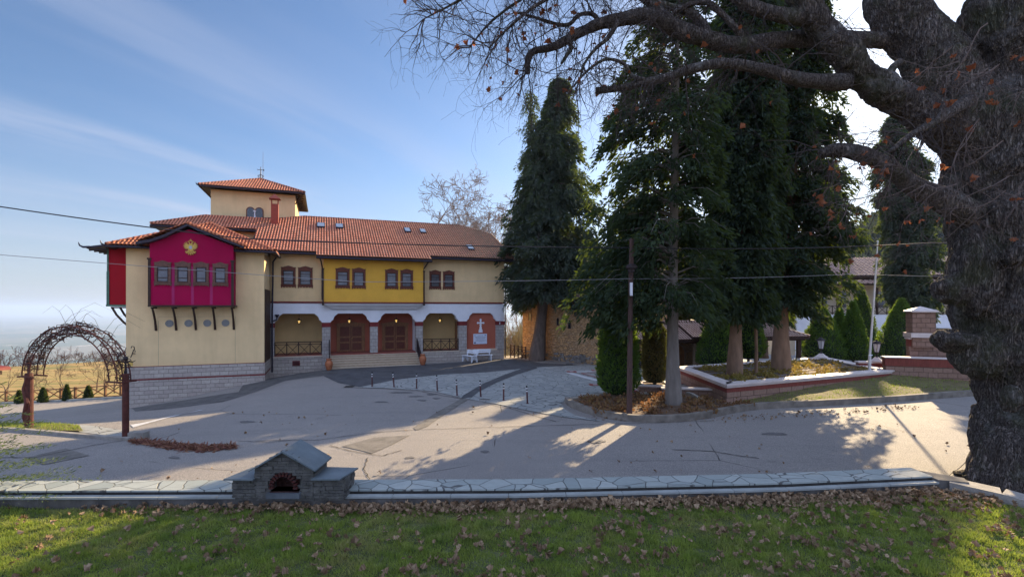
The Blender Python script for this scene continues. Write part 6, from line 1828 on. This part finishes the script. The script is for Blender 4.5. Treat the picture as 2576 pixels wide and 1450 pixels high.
g = M(); g.sheet([(-3,-2.8,9.95),(28,-2.8,9.95),(28,-1.2,10.43),(-3,-1.2,10.43)], .12); g.sheet([(-2,-1.4,10.92),(28,-1.4,10.92),(28,5,13.6),(3.5,5,13.6)], .12); g.sheet([(-2,-1.4,10.92),(3.5,5,13.6),(-2,11,10.92)], .12)
g.box(-1.4, 27, -.9, 9, 10.2, 10.85)
g.build('roof_boards', WOODD, FR)

# brick and stone fountain pillar group on the right
fp = thing('fountain_wall', 'stepped stone and red brick wall with a square capped pillar by the oak', 'wall', (20.3, 27.0, .55), R(-20))
BR2 = BRB
g = M(); g.box(0, 6.2, 0, .45, -1.0, .55); g.build('block_wall', STB, fp)
g = M(); g.box(-.02, 6.22, -.02, .47, .551, .98); g.build('brick_band', BR2, fp)
g = M(); g.box(-.06, 6.26, -.06, .52, .981, 1.04); g.build('coping', MOLD, fp)
g = M(); g.box(1.5, 5.8, 1.3, 1.75, -.5, 1.55); g.build('back_wall', STB, fp)
g = M(); g.box(1.5, 5.8, 1.28, 1.77, 1.551, 1.95); g.build('brick_band', BR2, fp)
M().box(1.44, 5.86, 1.22, 1.83, 1.951, 2.03).build('coping', MOLD, fp)
g = M(); g.box(1.6, 2.65, 1.15, 2.1, 1.5, 3.45); P_ = g.build('pillar', STB, fp)
M().box(1.5, 2.75, 1.05, 2.2, 2.05, 2.3).build('pillar_band', MOLD, P_)
M().add([(1.5,1.05,3.45),(2.75,1.05,3.45),(2.75,2.2,3.45),(1.5,2.2,3.45),(1.5,1.05,3.53),(2.75,1.05,3.53),(2.75,2.2,3.53),(1.5,2.2,3.53),(2.12,1.62,3.78)],
        [(0,3,2,1),(0,1,5,4),(1,2,6,5),(2,3,7,6),(3,0,4,7),(4,5,8),(5,6,8),(6,7,8),(7,4,8)]).build('pillar_cap', MOLD, P_)
g = M().box(4.9, 5.6, -.15, .55, 1.041, 1.16); g.add([(4.8,-.2,1.161),(5.7,-.2,1.161),(5.7,.6,1.161),(4.8,.6,1.161),(5.25,.2,1.42)], [(3,2,1,0),(0,1,4),(1,2,4),(2,3,4),(3,0,4)]); g.build('pier_cap', MOLD, fp)
M().box(6.22, 7.4, -.1, .4, -1, .42).build('low_wall', STB, fp)
# low wall with lamp between planter and fountain
lw = thing('lamp_wall', 'short red brick garden wall with pale coping behind the flagpole', 'wall', (20.4, 29.2, 0), R(-12))
M().box(0, 2.2, 0, .4, -.5, .55).build('block_wall', STB, lw); M().box(-.01, 2.21, -.01, .41, .551, 1.0).build('brick_band', BR2, lw); M().box(-.06, 2.26, -.06, .46, 1.001, 1.1).build('coping', MOLD, lw)

GLS, t, p = new_mat('lantern_milk_glass'); p.inputs['Base Color'].default_value = (.75,.76,.80,1); p.inputs['Roughness'].default_value = .25
p.inputs['Transmission Weight'].default_value = .35
def pier_lamp(loc, lab, s=1.):
    T = thing('lantern', lab, 'lantern', loc, 0, 'black lanterns on white pier caps')
    M().lathe([(.42,0),(.42,.07),(.30,.12),(.12,.26),(.0,.28)], k=4).build('pier_cap', MOLD, T)
    g = M().lathe([(.06,.26),(.09,.30),(.03,.36),(.03,.46),(.09,.50),(.11,.52)], k=10)
    g.lathe([(.27,1.02),(.25,1.05),(.14,1.14),(.05,1.18),(.03,1.25),(0,1.27)], k=6); g.lathe([(.12,.52),(.13,.55)], k=6)
    for k in range(6):
        a = k*math.pi/3; g.bar((.12*math.cos(a),.12*math.sin(a),.54), (.22*math.cos(a),.22*math.sin(a),1.03), .02)
        g.tube([(.25*math.cos(a),.25*math.sin(a),1.04),(.31*math.cos(a),.31*math.sin(a),1.02),(.33*math.cos(a),.33*math.sin(a),1.08)], .012, 4)
    g.build('iron_cage', IRON, T)
    M().lathe([(.11,.55),(.205,1.02)], k=6).build('glass', GLS, T)
    T.scale = (s, s, s); return T
pier_lamp(Vector((20.9, 33.6, .87)), 'black lantern with pale glass on the far corner of the planter', 1.15)
pier_lamp(Vector((21.35, 29.1, 1.08)), 'black lantern with pale glass just right of the flagpole', 1.05)
pier_lamp(Vector((17.1, 37.5, -.4)), 'small dark lantern low behind the planter under the pavilion', 1.0)
# flagpole
fq = Vector(at(2187, 919, 27.0)); fq.z = .8
g = thing('flagpole', 'slender bare white flagpole at the right end of the planter', 'flagpole', tuple(fq))
M().tube([(0,0,-.2),(.02,0,.9)], .075, 10).tube([(.02,0,.9),(.45,-.0,7.0)], [.055,.035], 10).build('pole', mat('pole_white', (.62,.58,.54), .15, 4, .5, 0), g)
M().tube([(-.08,-.08,.86),(.10,-.08,.88)], .03, 6).tube([(.03,-.09,.9),(.42,-.05,6.2)], .006, 4).lathe([(0,0),(.045,.01),(.05,.05),(0,.09)], (.45,0,7.0), 10).build('fittings', WPAINT, g)

# wooden utility pole
up_ = gp(1583, 1040, .15)
T = thing('utility_pole', 'weathered dark wooden utility pole with a small lamp in the planting bed', 'pole', tuple(up_), 0)
M().tube([(0,0,-.3),(.02,0,2),(.05,.02,4.4),(.10,.02,6.9)], [.115,.105,.095,.085], 12).build('pole', mat('pole_wood', (.085,.05,.042), .45, 7, .9, .02, 24, stretch=(3,3,.3)), T)
M().lathe([(.19,5.72),(.22,5.76),(.22,5.83),(.14,5.90),(.13,5.60),(.0,5.58)], (.05,-.14,0), 14).bar((.05,-.1,5.5), (.05,.02,5.5), .06).build('lamp', IRON, T)
M().box(-.0,.09,-.17,-.08,4.7,5.2).build('conduit', WPAINT, T)
def cable(name, lab, pts, r_, m, sag=0):
    P = []
    for (a, b) in zip(pts[:-1], pts[1:]):
        for j in range(14):
            t_ = j/14; q = a.lerp(b, t_); q.z -= sag*4*t_*(1-t_); P.append(q)
    P.append(pts[-1]); o_ = P[0].copy()
    o = M().tube([q-o_ for q in P], r_, 5).build(name, m); o.location = o_; tag(o, lab, 'cable')
BLK = mat('black_cable', (.012,.012,.014), .1, 3, .5, 0); WCB = mat('grey_cable', (.20,.20,.21), .1, 3, .4, 0)
top = up_+Vector((.09,0,6.55))
cable('power_cable', 'thick black cable sagging from the left edge across the roofs to the wooden pole', [at(-260,478,17.2), at(610,599,18.4), top], .022, BLK, .08)
cable('power_cable', 'thick black cable running right from the pole to the oak', [top, at(2345,610,19.5), at(2800,590,19)], .022, BLK, .12)
cable('thin_cable', 'thin pale cable crossing the facade from the left edge to the pole', [at(-240,620,17.2), at(900,708,18.2), up_+Vector((.06,-.1,5.35))], .010, WCB, .03)
cable('thin_cable', 'thin pale cable running right from the pole behind the cypresses', [up_+Vector((.06,.0,5.35)), at(2150,688,24), at(2700,696,20)], .010, WCB, .06)

# ================================================================== the big oak
oak = thing('oak_tree', 'massive old oak with burled trunk and long bare limbs filling the right side', 'tree', (11.9, 11.6, 0))
OB = Vector(oak.location)
def ow(x, y, Y): return at(x, y, Y)-OB
OAKB, t, p = new_mat('oak_bark')
v = objco(t); vs = objco(t, (1, 1, .22))
n1_ = noise(t, vs, 17, 5, .65, .8); n2_ = noise(t, vs, 38, 4, .6)
rid = mth(t, 'ABSOLUTE', mth(t, 'SUBTRACT', n1_, .5)); rid = ramp(t, rid, .0, .10)
col = mixc(t, rid, (.028,.020,.017), (.15,.125,.11))
col = mixc(t, ramp(t, n2_, .42, .68, 0, .6), col, (.27,.245,.225))
nzb = noise(t, v, 1.1, 6, .65)
col = mixc(t, ramp(t, nzb, .50, .64, 0, .6), col, (.075,.085,.04))
col = mixc(t, ramp(t, noise(t, v, 2.1, 6, .7), .56, .70, 0, .6), col, (.30,.30,.29))
lk(t, col, p.inputs['Base Color']); p.inputs['Roughness'].default_value = .95; p.inputs['Specular IOR Level'].default_value = .15
bump(t, p, mth(t, 'ADD', rid, mth(t, 'MULTIPLY', n2_, .9)), .05)
g = M()
tr_pts = [(2600,1270,11.6,1.5),(2620,1215,11.6,1.27),(2627,1150,11.6,1.2),(2622,1050,11.6,1.18),(2612,960,11.6,1.2),(2592,880,11.6,1.28),(2570,800,11.6,1.33),(2562,720,11.6,1.25),(2552,620,11.6,1.2),(2535,520,11.6,1.15),(2520,430,11.6,1.08),(2500,340,11.6,1.0),(2480,260,11.6,.92)]
def limb(pts, k=12, n=3, parent_m=None):
    P = smooth_pts([ow(x, y, Y) for x, y, Y, r_ in pts], n); Rr = []
    m_ = len(pts)
    for i in range(len(P)):
        f = i/n; a = min(int(f), m_-2); u = min(f-a, 1)
        Rr.append(pts[a][3]*(1-u)+pts[a+1][3]*u)
    Rr = [r_*(1+.05*math.sin(i*1.7+k)) for i, r_ in enumerate(Rr)]
    return P, Rr
def addl(g, pts, k=12, n=3):
    P, Rr = limb(pts, k, n); g.tube(P, Rr, k); return P, Rr
addl(g, tr_pts, 32)
S1 = [(2470,330,11.6,.9),(2405,235,11.7,.74),(2325,120,11.9,.64),(2245,0,12.1,.60),(2200,-150,12.4,.5),(2150,-320,12.6,.4)]
S2 = [(2540,360,11.6,1.0),(2570,200,11.5,.84),(2548,15,11.4,.95),(2600,-150,11.3,.7),(2620,-320,11.3,.5)]
L1 = [(2480,400,11.5,.62),(2385,322,11.4,.50),(2282,258,11.3,.40),(2190,205,11.2,.36),(2115,125,11.1,.33),(2050,45,11.0,.30),(1985,-40,10.9,.26),(1900,-130,10.8,.2)]
addl(g, S1, 24); addl(g, S2, 24); addl(g, L1, 20)
def lump(c, r_, sq=(1,1,1)):
    c = ow(*c[:3]); k = 14; V = []; F = []
    for i in range(9):
        a = math.pi*i/8
        for j in range(k):
            b = 6.2832*j/k; rr_ = r_*(1+.08*math.sin(j*2.1+i))
            V.append(c+Vector((rr_*math.sin(a)*math.cos(b)*sq[0], rr_*math.sin(a)*math.sin(b)*sq[1], rr_*math.cos(a)*sq[2])))
    for i in range(8):
        for j in range(k): F.append((i*k+j, (i+1)*k+j, (i+1)*k+(j+1) % k, i*k+(j+1) % k))
    g.add(V, F)
lump((2410,856,11.3),.44,(1.1,1,.62)); lump((2376,846,11.3),.20,(1.1,1,.7)); lump((2470,890,11.3),.55,(1.1,1,1.1))
lump((2398,728,11.3),.38,(1,1,1.0)); lump((2372,722,11.2),.20,(1.1,1,1.0)); lump((2450,690,11.3),.55,(1,1,1.9))
lump((2560,640,10.5),.30); lump((2540,1000,10.6),.28,(1,1,1.3)); lump((2385,480,11.4),.32,(.8,1,1.2))
# flared foot
for a, b, c in ((2452,1245,11.2),(2540,1270,10.6),(2440,1212,11.9)):
    g.tube([ow(2560,1060,11.6), ow((2560+a)/2+10,1160,(11.4+c)/2), ow(a,b,c)], [.9,.6,.16], 12)
tk = g.build('trunk', OAKB, oak, smooth=True)
rm = tk.modifiers.new('merge', 'REMESH'); rm.mode = 'VOXEL'; rm.voxel_size = .036; rm.use_smooth_shade = True
ev = tk.evaluated_get(bpy.context.evaluated_depsgraph_get()); nm = bpy.data.meshes.new_from_object(ev)
tk.modifiers.clear(); tk.data = nm
nv_ = len(nm.vertices); co = np.empty(nv_*3, np.float32); nm.vertices.foreach_get('co', co); co = co.reshape(-1, 3)
no = np.empty(nv_*3, np.float32); nm.vertex_normals.foreach_get('vector', no); no = no.reshape(-1, 3)
# furrowed bark: ridges running along the stem, pushed out along the normals
def vnoise(P, seed):
    r_ = np.random.default_rng(seed); T_ = r_.random((64, 64, 64)).astype(np.float32)
    i0 = np.floor(P).astype(int); f = P-i0; f = f*f*(3-2*f); o = 0
    for dx_ in (0, 1):
        for dy_ in (0, 1):
            for dz_ in (0, 1):
                o = o+T_[(i0[:, 0]+dx_) & 63, (i0[:, 1]+dy_) & 63, (i0[:, 2]+dz_) & 63]*(f[:, 0] if dx_ else 1-f[:, 0])*(f[:, 1] if dy_ else 1-f[:, 1])*(f[:, 2] if dz_ else 1-f[:, 2])
    return o
wob_ = vnoise(co*2.1, 1)[:, None]*np.array([.5, .5, 0])
Q1 = (co+wob_*.5)*np.array([10, 10, 1.9])
rdg = 1-np.abs(vnoise(Q1+50, 2)*2-1); rdg2 = 1-np.abs(vnoise(Q1*2.1+90, 3)*2-1)
lowf = vnoise(co*1.3+20, 4)-.5; mid_ = vnoise(co*np.array([4, 4, 2.6])+70, 5)-.5
co2 = co+no*((-(rdg**3)*.050-(rdg2**3)*.020+lowf*.16+mid_*.07)[:, None])
nm.vertices.foreach_set('co', co2.astype(np.float32).ravel()); nm.update(); nm.shade_smooth()
if not nm.materials: nm.materials.append(OAKB)

LIMBS = [
 [(2220,102,12.0,.20),(2165,98,11.8,.17),(2100,92,11.6,.17),(2040,98,11.5,.18),(1965,100,11.4,.19),(1890,112,11.3,.19),(1840,112,11.3,.18),(1801,104,11.3,.19),(1745,88,11.3,.19),(1694,68,11.4,.20),(1660,48,11.4,.20),(1625,40,11.4,.18),(1590,43,11.4,.16),(1545,52,11.5,.15),(1507,60,11.5,.13),(1475,74,11.6,.115),(1445,88,11.6,.11),(1404,112,11.7,.10),(1375,122,11.7,.085),(1350,126,11.8,.08),(1334,136,11.8,.085),(1327,158,11.8,.075),(1327,184,11.8,.07)],
 [(2130,205,11.1,.20),(2085,206,11.0,.17),(2010,199,10.9,.15),(1950,182,10.8,.13),(1882,166,10.8,.12),(1840,160,10.8,.11),(1801,160,10.8,.11),(1735,174,10.8,.10),(1690,190,10.8,.085),(1652,200,10.8,.085),(1610,209,10.8,.08),(1569,220,10.8,.075),(1499,228,10.8,.07)],
 [(2440,540,11.0,.34),(2370,500,10.9,.27),(2301,470,10.8,.21),(2251,431,10.7,.19),(2197,398,10.6,.17),(2135,379,10.5,.16),(2090,378,10.5,.13),(2066,388,10.5,.10)],
 [(2230,255,11.2,.10),(2240,180,11.3,.09),(2265,155,11.5,.08)],
 [(1694,68,11.4,.15),(1650,20,11.5,.12),(1600,-20,11.6,.11),(1520,-50,11.7,.09)],
 [(1780,96,11.3,.14),(1765,60,11.4,.11),(1735,30,11.4,.09),(1660,10,11.5,.08),(1600,-15,11.6,.06)],
 [(1880,110,11.3,.10),(1850,70,11.2,.08),(1800,20,11.2,.07),(1770,5,11.3,.06),(1720,15,11.3,.05),(1680,45,11.3,.04)],
 [(2050,45,11.0,.20),(1980,40,11.0,.17),(1900,20,11.1,.15),(1820,-25,11.2,.12),(1740,-60,11.3,.10)],
 [(1640,205,10.8,.05),(1590,190,10.7,.045),(1570,160,10.7,.04),(1530,148,10.7,.035),(1500,160,10.7,.03),(1470,185,10.7,.025),(1440,220,10.7,.018)],
 [(1557,50,11.4,.06),(1530,95,11.3,.05),(1500,120,11.2,.04),(1470,160,11.2,.03),(1458,200,11.1,.02),(1440,250,11.1,.012)],
 [(1445,88,11.6,.07),(1430,100,11.5,.06),(1437,120,11.5,.055),(1425,140,11.5,.04),(1412,160,11.5,.03)],
 [(1507,55,11.5,.06),(1490,35,11.5,.05),(1455,38,11.6,.045),(1430,62,11.6,.045),(1390,58,11.7,.04),(1335,40,11.8,.03),(1290,30,11.9,.02)],
 [(1740,-80,11.3,.12),(1600,-90,11.5,.10),(1450,-75,11.6,.08),(1320,-50,11.8,.06),(1200,-20,12,.04),(1120,20,12,.025),(1065,48,12,.012)],
 [(1600,-90,11.5,.07),(1480,-40,11.3,.055),(1370,0,11.2,.04),(1290,60,11.2,.028),(1230,120,11.2,.015)],
 [(1450,-75,11.6,.05),(1340,-20,12.1,.04),(1240,50,12.3,.03),(1180,120,12.4,.015)],
 [(2440,250,10.8,.16),(2360,300,10.3,.10),(2290,340,10.0,.06),(2240,380,9.8,.04)],
]
lg = M(); LP = []
for l_ in LIMBS:
    P, Rr = addl(lg, l_, 10, 3); LP.append((P, Rr))
LIM = lg.build('limbs', OAKB, oak, smooth=True)
# twigs: drooping sprays along every limb
rg = random.Random(19); S_ = []; LEAFP = []
def twig(p, d, L_, r_, depth):
    n = 5; pts = [p]; q = p.copy(); dd = d.copy(); rad = [r_]
    for i in range(n):
        dd = (dd+Vector((rg.gauss(0,.22), rg.gauss(0,.22), rg.gauss(0,.22)-.08))).normalized(); q = q+dd*(L_/n); pts.append(q.copy()); rad.append(max(.0022, r_*(1-.7*(i+1)/n)))
    S_.append((pts, rad))
    if depth == 0:
        if rg.random() < .018: LEAFP.append(q.copy())
        return
    for k in range(rg.randint(3, 5)):
        i = rg.randint(1, n); s = Vector((rg.gauss(0,1), rg.gauss(0,1), rg.gauss(0,1))).normalized()
        twig(pts[i], (dd+s*.9).normalized(), L_*rg.uniform(.4,.7), rad[i]*.7, depth-1)
dens_ = [9, 9, 7, 1, 8, 8, 7, 5, 7, 7, 3, 8, 13, 12, 11, 10]
for (P, Rr), dn in zip(LP, dens_):
    Lt = sum((b-a).length for a, b in zip(P[:-1], P[1:])); n = int(Lt*dn*.95)
    for k in range(n):
        i = rg.randint(1, len(P)-1); t_ = rg.random(); o = P[i-1].lerp(P[i], t_); ax_d = (P[i]-P[i-1]).normalized()
        if (o+OB).x > 6.3 and (o+OB).y > 10.6 and rg.random() < .45: continue
        s = Vector((rg.gauss(0,1), rg.gauss(0,1)*.8, rg.gauss(0,1)-.25)); s = (s-ax_d*s.dot(ax_d)*.6).normalized()
        twig(o, (s+ax_d*.5).normalized(), rg.uniform(.55, 1.5), rg.uniform(.010, .019), 2 if rg.random() < .75 else 1)
g = M()
for pts, rad in S_: g.tube(pts, rad, 3, False)
print('twig segs', len(S_))
g.build('twigs', mat('twig_bark', (.055,.042,.038), .35, 6, .9, 0), oak)
# paler fine shoots hanging in front of the trunk, with withered leaves
S_ = []; L2P = []
for k in range(30):
    x, y = rg.uniform(2350, 2660), rg.uniform(60, 700); Yd = rg.uniform(8.3, 10.4)
    a = ow(x+rg.uniform(40,120), y-rg.uniform(20,120), Yd+.4); p0 = ow(x, y, Yd); d = (p0-a).normalized()+Vector((-.35, rg.gauss(0,.3), -.25))
    n0 = len(S_); twig(a, d.normalized(), rg.uniform(.9, 1.9), rg.uniform(.009, .016), 2)
    for pts, rad in S_[n0:]:
        if rg.random() < .035: L2P.append(pts[-1])
for k in range(26):
    x, y = rg.uniform(2060, 2330), rg.uniform(340, 560); n0 = len(S_)
    twig(ow(x+rg.uniform(30,90), y-30, rg.uniform(9.6,10.6)), Vector((-.8, rg.gauss(0,.4), rg.gauss(-.25,.4))).normalized(), rg.uniform(.6, 1.3), rg.uniform(.006, .012), 2)
    for pts, rad in S_[n0:]:
        if rg.random() < .05: L2P.append(pts[-1])
g = M()
for pts, rad in S_: g.tube(pts, rad, 3, False)
g.build('shoots', mat('pale_twig', (.12,.09,.08), .3, 6, .9, 0), oak)
LL = [q for q in LEAFP+L2P]
leafset('withered_leaves', np.array([tuple(q-Vector((0,0,.06))) for q in LL]), .15, mat_leaf('withered_leaf', [(.26,.085,.035), (.17,.055,.03), (.32,.14,.07)], .4, .7, 2, (.40,.14,.05)), 1.0).parent = oak
# spruce branch tips at the left edge
sp0 = at(-60, 1190, 7.2)
T = thing('spruce_tree', 'young blue-green spruce whose branch tips reach in at the left edge', 'tree', (sp0.x-1.1, sp0.y, .6))
M().tube([(0,0,-1.1),(0,0,4.2)], [.06,.015], 8).build('trunk', BARK, T)
P = []; D_ = []; rg2 = np.random.default_rng(4)
for z in np.arange(.3, 4.1, .16):
    for a in np.arange(0, 6.28, .7)+rg2.uniform(0, 1):
        Lb = (4.3-z)*.62*rg2.uniform(.8, 1.1); n = int(90*Lb)
        t_ = rg2.uniform(.1, 1, n); hd = np.array([math.cos(a), math.sin(a), 0]); sd = np.array([-hd[1], hd[0], 0])
        lat = rg2.normal(0, .10, n)*(1-t_*.5)
        p_ = hd*(t_*Lb)[:, None]+sd*lat[:, None]; p_[:, 2] += z-.1*t_+rg2.normal(0, .015, n)
        P.append(p_); d = hd*.7+sd*np.sign(lat)[:, None]*.5+rg2.normal(0, .3, (n, 3)); d[:, 2] += .2; D_.append(norm(d))
sprays('crown', np.concatenate(P), np.concatenate(D_), .07, .007, mat_leaf('spruce_needles', [(.05,.085,.05), (.10,.13,.08), (.03,.05,.035)], .3, .7, 2), T)

# ================================================================== air
HZ = bpy.data.materials.new('haze_air'); HZ.use_nodes = True
t = HZ.node_tree; t.nodes.clear(); o_ = t.nodes.new('ShaderNodeOutputMaterial'); pv_ = t.nodes.new('ShaderNodeVolumePrincipled')
pv_.inputs['Color'].default_value = (.55, .72, 1.0, 1); pv_.inputs['Density'].default_value = 1.1e-4; pv_.inputs['Anisotropy'].default_value = 0.2
t.links.new(pv_.outputs[0], o_.inputs['Volume'])
M().box(-27000, 27000, -27000, 27000, -302, 125).build('haze', HZ, kind='stuff')
